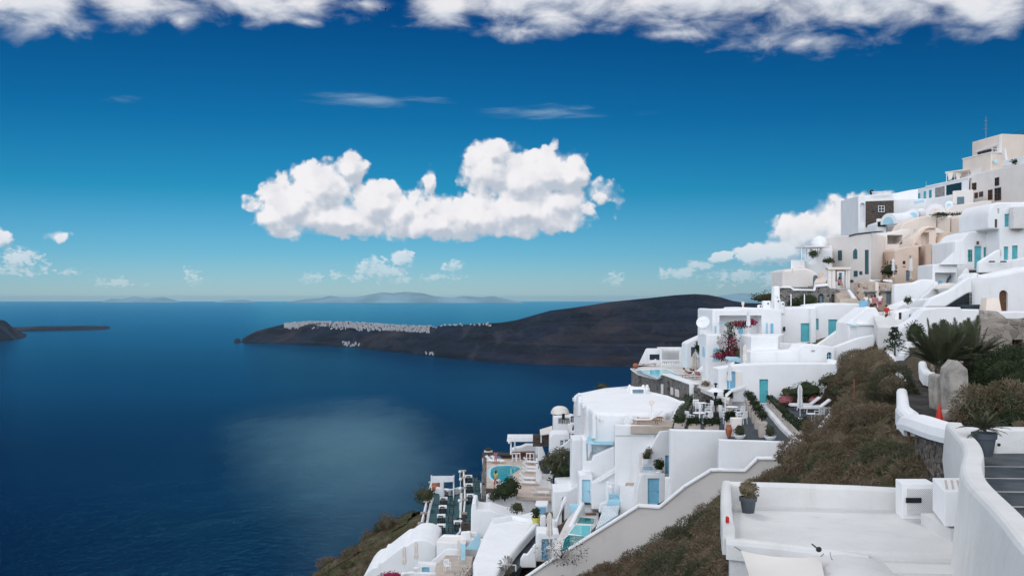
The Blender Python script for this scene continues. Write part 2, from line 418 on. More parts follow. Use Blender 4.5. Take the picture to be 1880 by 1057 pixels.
# cloud sizes and places on the sky: centre and half-size in photo pixels, weight
CUM = [(545,378,80,56,1),(503,400,34,32,1),(590,345,60,52,1),(642,312,30,36,1),(690,378,62,48,1),(620,402,125,34,1),(722,396,52,38,.85),
 (775,380,34,38,.50),(790,338,12,26,.55),(898,312,54,58,1),(905,282,38,28,1),(965,335,85,54,1),(1010,320,58,48,1),(1048,325,34,46,.95),
 (860,398,95,44,1),(960,392,125,44,1),(800,412,70,30,1),(1035,372,55,36,.85),(1106,352,30,26,.27),(1138,374,9,12,.25),(1018,268,10,14,.5),
 (1545,420,80,56,1),(1480,432,62,46,1),(1610,405,80,46,1),(1392,468,42,26,1),(1440,462,52,26,1),(1325,474,24,13,1),(1530,465,100,36,1),
 (1250,499,42,15,.85),(1290,486,34,11,.75),(1420,508,150,20,.5),(1330,505,70,14,.48),
 (700,494,52,22,.62),(738,474,24,20,.62),(650,512,42,10,.45),(570,510,30,12,.5),(622,507,18,9,.42),(834,490,22,15,.6),(805,508,46,9,.36),
 (1131,517,20,17,.5),(745,514,50,9,.34),(34,478,44,24,.52),(10,496,50,14,.42),(82,492,22,11,.42),(128,498,40,6,.36),(212,516,38,10,.40),
 (356,512,18,19,.40),(0,442,18,20,.6),(112,432,16,9,.25),(275,523,20,6,.22)]
BAND = [(50,-8,130,72,1),(250,2,120,46,.9),(330,40,30,20,.5),(480,0,170,46,.9),(560,40,40,14,.6),(1000,-18,270,82,1),(820,10,80,46,.9),(1300,-12,260,76,1),(1600,-12,260,72,1),
 (1810,10,120,60,.85),(1470,76,150,22,.48),(960,58,110,20,.6),(1230,62,80,12,.45),(660,6,90,16,.5)]
WISP = [(665,183,140,16,.62),(760,184,90,8,.45),(1000,206,125,16,.55),(1080,213,80,8,.42),(215,182,46,10,.28),(1160,210,60,6,.25)]
def blobs(q, L, PP):
    s = None
    for px, py, rx, ry, wt in L:
        a, e = deg(px, py); sx, sy = rx/31.9, ry/31.9
        d = q.v('LENGTH', q.v('MULTIPLY', q.v('SUBTRACT', PP, (a, e, 0)), (1/sx, 1/sy, 0)))
        k = q.m('MULTIPLY_ADD', d, -wt, wt)
        s = k if s is None else q.m('SMOOTH_MAX', s, k, .14)
    return s
def group(name, fn):
    g = bpy.data.node_groups.new(name, 'ShaderNodeTree')
    g.interface.new_socket('P', in_out='INPUT', socket_type='NodeSocketVector')
    g.interface.new_socket('f', in_out='OUTPUT', socket_type='NodeSocketFloat')
    q = NT(g); gi = q.n('NodeGroupInput'); go = q.n('NodeGroupOutput')
    q.t.links.new(fn(q, gi.outputs[0]), go.inputs[0])
    return g
def f_cum(q, P):
    warp = q.n('ShaderNodeTexNoise', {'Vector': P, 'Scale': .8, 'Detail': 2}).outputs['Color']
    w1 = q.v('SUBTRACT', warp, (.5,.5,.5))
    Pw = q.v('ADD', P, q.v('MULTIPLY', w1, (.7,.5,0)))
    Pv = q.v('ADD', P, q.v('MULTIPLY', w1, (.5,.5,0)))
    v1 = q.n('ShaderNodeTexVoronoi', {'Vector': Pv, 'Scale': 1.15, 'Smoothness': .35}, feature='SMOOTH_F1').outputs['Distance']
    v2 = q.n('ShaderNodeTexVoronoi', {'Vector': q.v('ADD', Pv, (3.1,1.7,0)), 'Scale': 2.7, 'Smoothness': .4}, feature='SMOOTH_F1').outputs['Distance']
    v3 = q.n('ShaderNodeTexVoronoi', {'Vector': q.v('ADD', Pv, (7.7,2.9,0)), 'Scale': 6.0, 'Smoothness': .5}, feature='SMOOTH_F1').outputs['Distance']
    fb = q.noise(P, 1.6, 6, .5)
    bil = q.m('ADD', q.m('MULTIPLY_ADD', v1, -.40, .19), q.m('ADD', q.m('MULTIPLY_ADD', v2, -.17, .07), q.m('MULTIPLY_ADD', v3, -.05, .02)))
    lo = q.mr(q.n('ShaderNodeSeparateXYZ', {0: P}).outputs[1], 3.4, 1.6)
    hf = q.noise(q.v('MULTIPLY', P, (.8,1.3,1)), 4.2, 5, .62)
    lw = q.m('MULTIPLY', lo, q.m('MULTIPLY_ADD', hf, 1.25, -.78))
    return q.m('ADD', q.m('ADD', blobs(q, CUM, Pw), lw), q.m('ADD', bil, q.m('MULTIPLY_ADD', fb, .28, -.02)))
def f_band(q, P):
    n2 = q.noise(q.v('MULTIPLY', P, (.5,1,1)), .75, 8, .56, .3)
    return q.m('ADD', blobs(q, BAND, P), q.m('MULTIPLY_ADD', n2, 1.7, -.85))
def f_wisp(q, P):
    n3 = q.noise(q.v('MULTIPLY', P, (.28,2.2,1)), .9, 7, .62, .6)
    return q.m('ADD', blobs(q, WISP, P), q.m('MULTIPLY_ADD', n3, 1.3, -.72))
GC, GB, GW = group('cumulus', f_cum), group('cloud_band', f_band), group('cloud_wisps', f_wisp)
dr = t.n('ShaderNodeTexCoord').outputs['Generated']
sp = t.n('ShaderNodeSeparateXYZ', {0: dr}).outputs
az = t.m('MULTIPLY', t.m('ARCTAN2', sp[0], sp[1]), 57.29578)
el = t.m('MULTIPLY', t.m('ARCSINE', sp[2]), 57.29578)
P = t.n('ShaderNodeCombineXYZ', {0: az, 1: el}).outputs[0]
def fld(g, P):
    n = t.n('ShaderNodeGroup'); n.node_tree = g; t.t.links.new(P, n.inputs[0]); return n.outputs[0]
P1 = t.v('ADD', P, (-.26, .60, 0))
f0, f1 = fld(GC, P), fld(GC, t.v('ADD', P, (-.20, .46, 0)))
edge = t.mr(t.noise(P, .9, 3, .5), .42, .66, .14, .55)
cum = t.mr(f0, -.02, edge)
lit = t.m('MULTIPLY', t.mr(t.m('SUBTRACT', f0, f1), -.40, .22), t.mr(t.noise(P, .7, 3, .5), .25, .6, .72, 1.0))
low = t.mr(el, 0.3, 4.2, .22, 1)                                   # far low clouds sink into the air
ccol = t.mix(lit, (.50,.555,.64), (.90,.885,.91))
b0, b1 = fld(GB, P), fld(GB, P1)
bnd = t.mr(b0, -.04, .85, 0, .96)
blit = t.mr(t.m('SUBTRACT', b0, b1), -.5, .5)
bcol = t.mix(t.m('MULTIPLY', blit, t.mr(b0, 0, .7)), (.69,.735,.80), (.86,.855,.88))
wsp = t.mr(fld(GW, P), .02, .75, 0, .38)
sky = t.n('ShaderNodeTexSky', sky_type='NISHITA'); sky.sun_disc = False
sky.sun_elevation, sky.sun_rotation = SEL, SAZ
sky.altitude, sky.air_density, sky.dust_density, sky.ozone_density = 300, 1.0, .6, 2.2
# polarised air: deep blue overhead, paler towards the sea
r = t.n('ShaderNodeValToRGB', {0: t.mr(el, -2, 24, it='LINEAR')}); r.color_ramp.elements.remove(r.color_ramp.elements[0])
for i, (e, c) in enumerate(SKY_TINT):
    k = r.color_ramp.elements[0] if i == 0 else r.color_ramp.elements.new(1)
    k.position = (e+2)/26; k.color = (*c, 1)
base = t.v('MULTIPLY', t.v('MULTIPLY', sky.outputs[0], (SKY_K,)*3), r.outputs[0])
n4 = t.noise(dr, 2.6, 5, .6)                                       # broken cloud overhead; unseen bright cloud added behind the viewer as fill
over = t.m('MULTIPLY', t.mr(n4, .34, .52), t.m('MAXIMUM', t.mr(el, 21, 34), t.m('MULTIPLY', t.mr(sp[1], .30, .05), t.mr(el, 2, 12))))
plain = t.mix(t.m('MULTIPLY', over, .94), base, t.mix(t.m('MULTIPLY', t.mr(sp[1], .25, -.25), t.mr(el, 72, 22)), OVERHEAD, REAR_FILL))
upper = t.mix(bnd, base, bcol)
lower = t.mix(t.m('MULTIPLY', cum, low), t.mix(wsp, base, (.55,.72,.80)), ccol)
def bk(c): return t.n('ShaderNodeBackground', {'Color': c, 'Strength': 1.0}).outputs[0]
def pick(f, a, b): return t.n('ShaderNodeMixShader', {0: f, 1: a, 2: b}).outputs[0]
front = t.m('MULTIPLY', t.m('LESS_THAN', t.m('ABSOLUTE', az), 33), t.m('MULTIPLY', t.m('GREATER_THAN', el, -.5), t.m('LESS_THAN', el, 19.5)))
res = pick(front, bk(plain), pick(t.m('GREATER_THAN', el, 12.6), bk(lower), bk(upper)))
t.t.links.new(res, t.n('ShaderNodeOutputWorld').inputs[0])
w.cycles.sampling_method = 'MANUAL'; w.cycles.sample_map_resolution = 256

# ---------------------------------------------------------------- sea, haze, far land
SEA = -290.0
def grid_obj(name, xs, ys, fz, m, smooth=True):
    X, Y = np.meshgrid(xs, ys); Zv = fz(X, Y)
    return grid_raw(name, X, Y, Zv, m, smooth)
def grid_raw(name, X, Y, Zv, m, smooth=True, parent=None):
    ny, nx = X.shape
    co = np.stack([X, Y, Zv], -1).reshape(-1, 3)
    i = np.arange((ny-1)*(nx-1)); r, c = i//(nx-1), i%(nx-1); a = r*nx+c
    fs = np.stack([a, a+1, a+nx+1, a+nx], 1)
    me = bpy.data.meshes.new(name); me.from_pydata(co.tolist(), [], fs.tolist())
    if smooth: me.polygons.foreach_set('use_smooth', [True]*len(me.polygons))
    me.materials.append(M(m) if isinstance(m, str) else m)
    o = bpy.data.objects.new(name, me); C.objects.link(o)
    return o
m = bpy.data.materials.new('sea'); t = NT(nodes(m)); t.t.nodes.clear()
tc = t.n('ShaderNodeTexCoord').outputs['Object']
big = t.noise(t.v('MULTIPLY', tc, (.25,1,1)), .0006, 5, .55)
c = t.mix(t.mr(big, .40, .62), (.0002,.006,.036), (.0004,.014,.055))
# sun glint set by extra tinted gloss over a patch (about 1.3 to 3.5 km out, down-sun)
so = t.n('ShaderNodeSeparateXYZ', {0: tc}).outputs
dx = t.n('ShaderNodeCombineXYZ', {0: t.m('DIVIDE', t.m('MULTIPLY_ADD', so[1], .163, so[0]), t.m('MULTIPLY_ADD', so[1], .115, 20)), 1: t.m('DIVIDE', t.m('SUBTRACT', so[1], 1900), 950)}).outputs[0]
glint = t.mr(t.m('ADD', t.v('LENGTH', dx), t.m('MULTIPLY_ADD', t.noise(t.v('MULTIPLY', tc, (1,.35,1)), .004, 4, .6), .9, -.45)), 1.2, .05)
wv = t.m('ADD', t.noise(t.v('MULTIPLY', tc, (.7,1,1)), .12, 7, .68), t.m('MULTIPLY', t.noise(tc, .012, 4, .55), 2.0))
bn = t.n('ShaderNodeBump', {'Height': wv, 'Strength': t.m('MULTIPLY_ADD', glint, .2, .5), 'Distance': 2.8}).outputs[0]
fr = t.n('ShaderNodeFresnel', {'IOR': 1.33}).outputs[0]
df = t.n('ShaderNodeBsdfDiffuse', {'Color': c, 'Normal': bn}).outputs[0]
gl = t.n('ShaderNodeBsdfGlossy', {'Color': (.12,.74,1,1), 'Roughness': .15, 'Normal': bn}).outputs[0]
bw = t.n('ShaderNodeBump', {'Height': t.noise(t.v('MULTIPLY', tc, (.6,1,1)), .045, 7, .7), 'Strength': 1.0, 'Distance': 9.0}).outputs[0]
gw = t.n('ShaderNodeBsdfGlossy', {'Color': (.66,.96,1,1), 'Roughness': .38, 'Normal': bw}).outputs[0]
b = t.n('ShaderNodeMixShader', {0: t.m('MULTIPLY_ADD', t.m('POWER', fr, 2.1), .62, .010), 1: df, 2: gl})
b = t.n('ShaderNodeMixShader', {0: t.m('MULTIPLY', glint, .105), 1: b.outputs[0], 2: gw})
t.t.links.new(b.outputs[0], t.n('ShaderNodeOutputMaterial').inputs[0])
MATS['sea'] = m
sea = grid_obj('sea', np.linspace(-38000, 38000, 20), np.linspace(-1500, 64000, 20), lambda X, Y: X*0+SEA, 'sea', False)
tag(sea, 'deep blue sea of the bay spreading to the horizon', kind='structure')
hz = MB().box((0, 31500, (SEA-1+42)/2), (80000, 69000, 42-SEA+1))
m = bpy.data.materials.new('haze'); t = NT(nodes(m)); t.t.nodes.clear()
v = t.n('ShaderNodeVolumePrincipled', {'Color': HAZE_C, 'Density': HAZE, 'Anisotropy': .5})
t.t.links.new(v.outputs[0], t.n('ShaderNodeOutputMaterial').inputs['Volume']); m.volume_intersection_method = 'FAST' if hasattr(m, 'volume_intersection_method') else None
hz = hz.build('haze', m); tag(hz, 'pale blue sea haze', kind='stuff')

def fbm(X, Y, seed, octs=5, lac=2.0, gain=.5, ridge=False):
    rg = np.random.RandomState(seed); out = np.zeros_like(X, dtype=float); amp, f = 1.0, 1.0
    for o in range(octs):
        tab = rg.rand(256, 256)
        x, y = X*f+rg.rand()*97, Y*f+rg.rand()*97
        xi, yi = np.floor(x).astype(int), np.floor(y).astype(int); fx, fy = x-xi, y-yi
        fx, fy = fx*fx*(3-2*fx), fy*fy*(3-2*fy)
        g = lambda a, b: tab[a % 256, b % 256]
        n = (g(xi,yi)*(1-fx)+g(xi+1,yi)*fx)*(1-fy)+(g(xi,yi+1)*(1-fx)+g(xi+1,yi+1)*fx)*fy
        n = n*2-1
        if ridge: n = 1-2*np.abs(n)
        out += amp*n; amp *= gain; f *= lac
    return out
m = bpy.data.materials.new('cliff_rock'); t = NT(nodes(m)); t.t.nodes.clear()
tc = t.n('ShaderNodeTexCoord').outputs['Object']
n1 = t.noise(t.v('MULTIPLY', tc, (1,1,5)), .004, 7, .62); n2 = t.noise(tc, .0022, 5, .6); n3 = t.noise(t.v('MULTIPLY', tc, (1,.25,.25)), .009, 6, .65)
c = t.mix(t.mr(n1, .38, .66), (.0022,.003,.010), (.013,.0165,.039))  # blue of haze and shade mixed into the rock colours
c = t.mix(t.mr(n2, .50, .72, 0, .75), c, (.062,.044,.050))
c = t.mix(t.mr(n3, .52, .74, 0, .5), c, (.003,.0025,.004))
n4 = t.noise(t.v('MULTIPLY', tc, (1,.3,.3)), .0065, 7, .7, .8); n5 = t.noise(t.v('MULTIPLY', tc, (.15,.15,9)), .004, 5, .6)  # downslope streaks in the colour stand in for lit gully relief
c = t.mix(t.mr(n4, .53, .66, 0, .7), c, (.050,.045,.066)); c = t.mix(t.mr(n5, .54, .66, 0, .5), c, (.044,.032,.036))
b = t.n('ShaderNodeBsdfPrincipled', {'Base Color': c, 'Roughness': .95, 'Specular IOR Level': .1})
bn = t.n('ShaderNodeBump', {'Height': t.noise(tc, .02, 8, .65), 'Strength': 1.0, 'Distance': 55})
t.t.links.new(bn.outputs[0], b.inputs['Normal'])
t.t.links.new(b.outputs[0], t.n('ShaderNodeOutputMaterial').inputs[0]); MATS['cliff_rock'] = m
def headland(name, label, shore, ridge, width, back, nx, nrow, rough, seed, mt='cliff_rock', kind='structure'):
    """shore and ridge lines as (column,row); ridge stands `width(px)` metres behind the waterline"""
    pxs = np.linspace(shore[0][0], shore[-1][0], nx)
    sy = np.interp(pxs, [p[0] for p in shore], [p[1] for p in shore]); ry = np.interp(pxs, [p[0] for p in ridge], [p[1] for p in ridge])
    Ys = -SEA*F/(sy-HY); Xs = (pxs-CX)/F*Ys
    wd = np.array([width(p) for p in pxs]); Yr = Ys+wd; Zr = (HY-ry)/F*Yr
    rows = []
    for j in range(nrow+1):
        f = j/nrow; g = f**.72
        rows.append(((pxs-CX)/F*(Ys+wd*f), Ys+wd*f, SEA+(Zr-SEA)*g))
    for j in range(1, 7):
        f = j/6; rows.append(((pxs-CX)/F*(Yr+back*f), Yr+back*f, Zr+(SEA-8-Zr)*f**1.3))
    X, Y, Zv = (np.array([r[k] for r in rows]) for k in range(3))
    fr = np.concatenate([np.linspace(0,1,nrow+1), np.linspace(1,0,7)[1:]])[:,None]
    env = np.clip(fr*(1-fr)*4, 0, 1)
    d = fbm(X/330, Y/1300, seed, 6, 2.05, .55, True)
    H = np.maximum(Zr-SEA, 5)[None,:]
    Y = Y + env*d*rough*H*.9; Zv = Zv + env*fbm(X/160, Y/160, seed+3, 5, gain=.6)*H*rough*.42
    Zv[0] = SEA-3
    o = grid_raw(name, X, Y, Zv, mt)
    return tag(o, label, kind=kind), (pxs, Yr, Zr)
shore = [(429,629),(436,630),(443,629),(452,630),(520,631),(580,634),(640,637),(700,643),(760,650),(830,658),(900,664.5),(980,669),(1060,671.5),(1160,673),(1300,676),(1440,678)]
ridge = [(429,628),(436,624),(443,628),(452,617),(470,608),(500,600),(520,595),(560,591),(640,592),(720,597),(780,600),(830,597),(880,594),(920,592),(950,587),(985,577),(1010,570),(1050,565),(1090,559),(1120,554),(1150,551),(1200,546),(1240,541.5),(1275,539.5),(1300,541),(1325,546),(1345,552),(1370,556),(1400,557),(1440,553)]
def wid(p): return float(np.interp(p, [429,450,520,780,1000,1280,1440],[60,160,420,520,900,1500,1200]))
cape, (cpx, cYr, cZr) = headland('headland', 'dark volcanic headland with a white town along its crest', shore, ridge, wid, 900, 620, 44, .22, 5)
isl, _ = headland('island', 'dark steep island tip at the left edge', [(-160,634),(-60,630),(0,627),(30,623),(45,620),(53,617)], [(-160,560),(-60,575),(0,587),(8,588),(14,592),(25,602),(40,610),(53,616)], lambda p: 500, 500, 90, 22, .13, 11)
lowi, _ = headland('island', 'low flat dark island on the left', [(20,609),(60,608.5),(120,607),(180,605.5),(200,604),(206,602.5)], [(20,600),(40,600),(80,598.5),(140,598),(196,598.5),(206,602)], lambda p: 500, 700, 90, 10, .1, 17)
mat('far_hill', (.22,.33,.38), .95, .2, .0006, spec=.05)  # hill colour paled and blued to carry part of the haze
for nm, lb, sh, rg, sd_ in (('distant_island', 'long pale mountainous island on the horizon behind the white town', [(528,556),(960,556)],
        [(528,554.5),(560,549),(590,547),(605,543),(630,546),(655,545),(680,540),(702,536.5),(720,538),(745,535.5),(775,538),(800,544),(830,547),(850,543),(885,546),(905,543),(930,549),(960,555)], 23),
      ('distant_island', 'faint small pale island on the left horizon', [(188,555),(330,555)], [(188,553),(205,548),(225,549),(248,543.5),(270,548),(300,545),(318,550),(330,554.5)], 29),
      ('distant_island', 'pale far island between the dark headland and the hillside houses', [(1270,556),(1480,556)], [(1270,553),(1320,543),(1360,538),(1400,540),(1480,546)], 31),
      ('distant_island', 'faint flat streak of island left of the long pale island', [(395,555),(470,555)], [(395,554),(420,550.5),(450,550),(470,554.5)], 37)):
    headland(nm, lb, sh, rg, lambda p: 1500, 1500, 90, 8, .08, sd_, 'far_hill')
# the white town on the crest of the headland: a pale mass of hundreds of tiny houses
mb = MB(); mb2 = MB()
def town(px0, px1, n, f0, f1, dens=None, target=mb):
    for i in range(n):
        p = px0+(px1-px0)*rnd.random()**1.15
        k = np.searchsorted(cpx, p); Ys = np.interp(p, cpx, cYr)-wid(p)
        f = f0+(f1-f0)*rnd.random()
        if dens and rnd.random() > dens(p): continue
        Yh = Ys+wid(p)*f; zh = SEA+(np.interp(p, cpx, cZr)-SEA)*f**.72
        a, bq, h = rnd.uniform(5,10), rnd.uniform(5,9), rnd.uniform(3,5.5)
        target.box(((p-CX)/F*Yh, Yh, zh+h/2-2), (a, bq, h+6), rnd.uniform(-.5,.5))
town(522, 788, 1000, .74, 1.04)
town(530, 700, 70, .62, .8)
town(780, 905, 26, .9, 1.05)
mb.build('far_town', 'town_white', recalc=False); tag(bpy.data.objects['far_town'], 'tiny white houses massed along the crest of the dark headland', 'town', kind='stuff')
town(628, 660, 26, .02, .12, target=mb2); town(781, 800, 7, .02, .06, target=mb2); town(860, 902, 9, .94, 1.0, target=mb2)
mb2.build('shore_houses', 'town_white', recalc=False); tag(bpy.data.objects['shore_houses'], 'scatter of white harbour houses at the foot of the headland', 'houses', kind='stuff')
# ---------------------------------------------------------------- the hillside itself
CP = [W(*a) for a in ((1605,650,74),(1560,690,74),(1640,700,58),(1665,745,50),(1700,800,42),(1740,860,34),(1545,802,63.5),(1500,848,64),(1440,888,65),
 (1405,902,65),(1400,905,58),(1500,892,46),(1650,892,36),(1337,968,64.5),(1290,985,65.5),(1215,1030,66.5),(1180,1062,65),(1100,1060,67),(1010,1078,68),(1150,1092,57),
 (1337,1057,36),(1337,1015,52),(1250,1045,60),(1535,725,86),(1560,672,86),(1480,790,72),
 (1690,663,80),(1660,648,86),(1700,722,58),(1722,773,46),(1655,706,60),(1800,772,42),(1880,772,40),(1830,695,50),(1880,690,54),(1880,590,62),(1790,640,62),(1850,655,60),(1860,800,27),
 (1740,700,50),(1620,620,96),(1640,600,100),(1690,600,96),(600,1062,112),(768,950,118),(700,1008,114),(735,965,117))]
CP += [Vector(a) for a in ((15,72,-11.5),(15,92,-11.5),(24,80,-10.8),(26,83.5,-10.7),(22,74,-11),(24.5,87,-10.7),(19,67,-11),(21,88,-10.5),(20,100,-10.5),(16,118,-12),(14,124,-15),(10,79,-17.5),(5,82,-19.5),(3,90,-19),(8,95,-19),(15,90,-13),(10,110,-19),
 (-2,110,-24),(7,112,-23),(3,101,-23.5),(6,120,-24),(4,126,-26),(-5,126,-27),(-8,115,-26.5),(-12,128,-27),(-5,96,-27.5),(-12,98,-29),(0,92,-26),(-1,84,-24),(25,105,-7),(34,97,-5),(22,112,-9),(30,116,-3),(45,120,-4),
 (35,128,-4),(55,132,2.5),(50,150,6),(65,152,9),(78,168,14),(45,152,0),(90,160,16),(45,97,-3),(50,92,-4),(60,95,-1),(-34,112,-40),(-60,100,-75),(-60,60,-62),(-100,100,-140),
 (4,30,-11),(-6,50,-25),(-5,18,-22),(15,18,-9),(30,24,-7),(30,8,-6),(-12,76,-30),(-10,150,-55),(10,160,-50),(25,152,-25),(0,180,-95),(40,195,-15),(30,200,-45),(100,150,27),(100,100,20),(100,60,12),(100,20,6),
 (85,200,22),(100,200,30),(-40,150,-95),(-100,40,-130),(-100,160,-190),(-20,8,-38),(60,40,3),(55,60,1),(60,75,2))]
CPa = np.array([tuple(p) for p in CP])
def tps_fit(P, z, lam=.6):
    n = len(P); d = np.linalg.norm(P[:,None]-P[None], axis=-1)
    K = np.where(d > 0, d*d*np.log(np.maximum(d, 1e-9)), 0)+lam*np.eye(n)
    Q = np.hstack([np.ones((n,1)), P]); A = np.block([[K, Q], [Q.T, np.zeros((3,3))]])
    return np.linalg.solve(A, np.concatenate([z, np.zeros(3)]))
TW = tps_fit(CPa[:,:2]/10, CPa[:,2])
def inpoly(px, py, poly):
    c = np.zeros(px.shape, bool); n = len(poly)
    for i in range(n):
        (x1,y1),(x2,y2) = poly[i], poly[i-1]
        c ^= ((y1 > py) != (y2 > py)) & (px < (x2-x1)*(py-y1)/((y2-y1) or 1e-9)+x1)
    return c
FLATS = [([(30,90),(33.5,90),(33,84),(29,72),(25.5,62),(23,54),(22,47),(21.5,43.5),(14,38),(15.3,42),(18.5,50),(21,57.5),(24,65),(27,75),(29,82)], lambda x, y: -6.434+.019*y-.28),
         ([tuple(onz(a, b, -9.45)[:2]) for a, b in ((1410,738),(1450,733),(1556,751),(1556,760),(1473,810),(1460,806))], lambda x, y: x*0-9.85),
         ([tuple(onz(a, b, -21)[:2]) for a, b in zz('P', 80,345,400,352,860,395,1000,540,1180,700,1180,960,600,935,140,890)], lambda x, y: x*0-21.6),
         ([tuple(onz(a, b, -25)[:2]) for a, b in ((788,895),(895,868),(900,940),(850,1000),(768,1004))], lambda x, y: x*0-25.5)]
def ground(X, Y):
    X = np.asarray(X, float); Y = np.asarray(Y, float); sh = X.shape
    Q = np.stack([X.ravel(), Y.ravel()], 1)/10
    d = np.linalg.norm(Q[:,None]-CPa[None,:,:2]/10, axis=-1)
    k = np.where(d > 0, d*d*np.log(np.maximum(d, 1e-9)), 0)
    z = k @ TW[:-3] + TW[-3] + Q @ TW[-2:]
    # past the mapped ground the caldera wall falls straight to the sea
    xx = Q[:,0]*10; yy = Q[:,1]*10
    z = np.where(xx < -45, np.minimum(z, -58-(-45-xx)*1.25), z)
    z = np.maximum(z, SEA-6)
    for poly, fz in FLATS:
        k = inpoly(xx, yy, poly)
        z = np.where(k, np.minimum(z, fz(xx, yy)), z)
    return z.reshape(sh)
def g1(x, y): return float(ground(np.array([x]), np.array([y]))[0])
xs = np.concatenate([np.linspace(-300,-62,30), np.linspace(-60,70,118), np.linspace(72,160,20)])
ys = np.concatenate([np.linspace(-20,8,8), np.linspace(9,150,128), np.linspace(153,240,24)])
m = bpy.data.materials.new('hill_soil'); t = NT(nodes(m)); t.t.nodes.clear()
tc = t.n('ShaderNodeTexCoord').outputs['Object']
c = t.mix(t.mr(t.noise(tc, .35, 6, .6), .35, .65), (.085,.066,.046), (.17,.13,.095))
c = t.mix(t.mr(t.noise(tc, .11, 5, .6), .44, .62), c, (.075,.08,.038))
c = t.mix(t.mr(t.noise(tc, 1.6, 5, .65), .60, .72), c, (.20,.17,.14))
b = t.n('ShaderNodeBsdfPrincipled', {'Base Color': c, 'Roughness': .95, 'Specular IOR Level': .05})
bn = t.n('ShaderNodeBump', {'Height': t.noise(tc, 1.2, 8, .65), 'Strength': 1, 'Distance': .5})
t.t.links.new(bn.outputs[0], b.inputs['Normal']); t.t.links.new(b.outputs[0], t.n('ShaderNodeOutputMaterial').inputs[0]); MATS['hill_soil'] = m
XX, YY = np.meshgrid(xs, ys)
hill = grid_raw('hillside', XX, YY, ground(XX, YY)+fbm(XX/3.1, YY/3.1, 41, 4)*.16-.1, 'hill_soil')
tag(hill, 'steep scrub hillside under the houses falling to the sea', kind='structure')

def leaves_mesh(name, pts, nrm, size, m, parent=None, aspect=.5, seed=1, kind=None, loc=None, droop=.5):
    """many small leaf faces at pts: each a bent quad of about `size`"""
    rg = np.random.RandomState(seed); n = len(pts)
    a = rg.normal(size=(n,3)); a += np.asarray(nrm)*1.0; a /= np.linalg.norm(a, axis=1)[:,None]+1e-9
    b = np.cross(a, rg.normal(size=(n,3))); b /= np.linalg.norm(b, axis=1)[:,None]+1e-9
    s = (size*(.6+.8*rg.rand(n)))[:,None]
    p = np.asarray(pts)
    v = np.stack([p, p+a*s*.5+b*s*aspect*.5, p+a*s+np.array([0,0,-1])*s*droop*.3, p+a*s*.5-b*s*aspect*.5], 1).reshape(-1,3)
    o = np.array(wloc(parent) if parent is not None else (loc or (0,0,0)))
    me = bpy.data.meshes.new(name)
    me.vertices.add(4*n); me.vertices.foreach_set('co', (v-o).ravel())
    me.loops.add(4*n); me.loops.foreach_set('vertex_index', np.arange(4*n)); me.polygons.add(n)
    me.polygons.foreach_set('loop_start', np.arange(n)*4); me.polygons.foreach_set('loop_total', np.full(n,4)); me.update(); me.validate()
    me.materials.append(M(m) if isinstance(m, str) else m)
    ob = bpy.data.objects.new(name, me); C.objects.link(ob)
    if parent is not None: ob.parent = parent
    elif loc is not None: ob.location = loc
    if kind: ob['kind'] = kind
    return ob
# scrub: low dry bushes growing together over the whole gully; mounded surface plus twigs
def scrub(name, label, region, nm, rmin, rmax, hh, ntw, size, mt, base, seed, extra=(), asp=.07):
    rg = np.random.RandomState(seed); x0,x1,y0,y1 = region['box']; poly = region['poly']
    mx, my, mr_ = [], [], []
    while len(mx) < nm:
        x, y = rg.uniform(x0,x1), rg.uniform(y0,y1)
        if inpoly(np.array([x]), np.array([y]), poly)[0]: mx.append(x); my.append(y); mr_.append(rg.uniform(rmin,rmax))
    mx, my, mr_ = map(np.array, (mx,my,mr_)); mh = mr_*rg.uniform(.6,1.2,nm)*hh
    for a, b, r, k in extra: mx, my, mr_, mh = np.append(mx, a), np.append(my, b), np.append(mr_, r), np.append(mh, k)
    def height(X, Y):
        h = np.zeros_like(X)
        for a, b, r, k in zip(mx, my, mr_, mh):
            d2 = ((X-a)**2+(Y-b)**2)/r**2
            h = np.maximum(h, k*np.clip(1-d2, 0, None)**.48)
        ja, jb = Vector((21.8,65.5)), Vector((2.3,70)); jd = (jb-ja).normalized(); dj = np.abs((X-ja.x)*jd.y-(Y-ja.y)*jd.x)
        h = h*np.clip(dj/2.6, .12, 1)
        return h*(.85+.25*fbm(X/1.3, Y/1.3, seed+2, 3))+fbm(X/.7, Y/.7, seed+1, 4)*.13
    st = .32
    X, Y = np.meshgrid(np.arange(x0, x1, st), np.arange(y0, y1, st))
    Zg = ground(X, Y); H = height(X, Y); ins = inpoly(X, Y, poly)
    Zv = np.where(ins, Zg+H, Zg-.8)
    o = grid_raw(name, X, Y, Zv, base)
    bm = bmesh.new(); bm.from_mesh(o.data); bm.verts.ensure_lookup_table(); fl = ins.ravel()
    bmesh.ops.delete(bm, geom=[v for v in bm.verts if not fl[v.index]], context='VERTS'); bm.to_mesh(o.data); bm.free()
    tag(o, label, 'scrub', kind='stuff')
    px, py = rg.uniform(x0,x1,ntw*3), rg.uniform(y0,y1,ntw*3); k = inpoly(px, py, poly); px, py = px[k], py[k]
    w8 = rg.rand(len(px)) < np.clip(30/np.maximum(py,16), .3, 1); px, py = px[w8][:ntw], py[w8][:ntw]
    h = height(px, py); e = .12
    nx = (height(px-e, py)-height(px+e, py))/(2*e); ny = (height(px, py-e)-height(px, py+e))/(2*e)
    nr = np.stack([np.clip(nx,-1,1), np.clip(ny,-1,1), np.ones_like(nx)], 1)
    P = np.stack([px, py, ground(px,py)+h-.12+rg.rand(len(px))*.06], 1)
    tw = leaves_mesh('twigs', P, nr*.9, size*(.7+py/60.), mt, None, asp, seed, droop=.35)
    tw.parent = o; tw['kind'] = 'stuff'
    return o
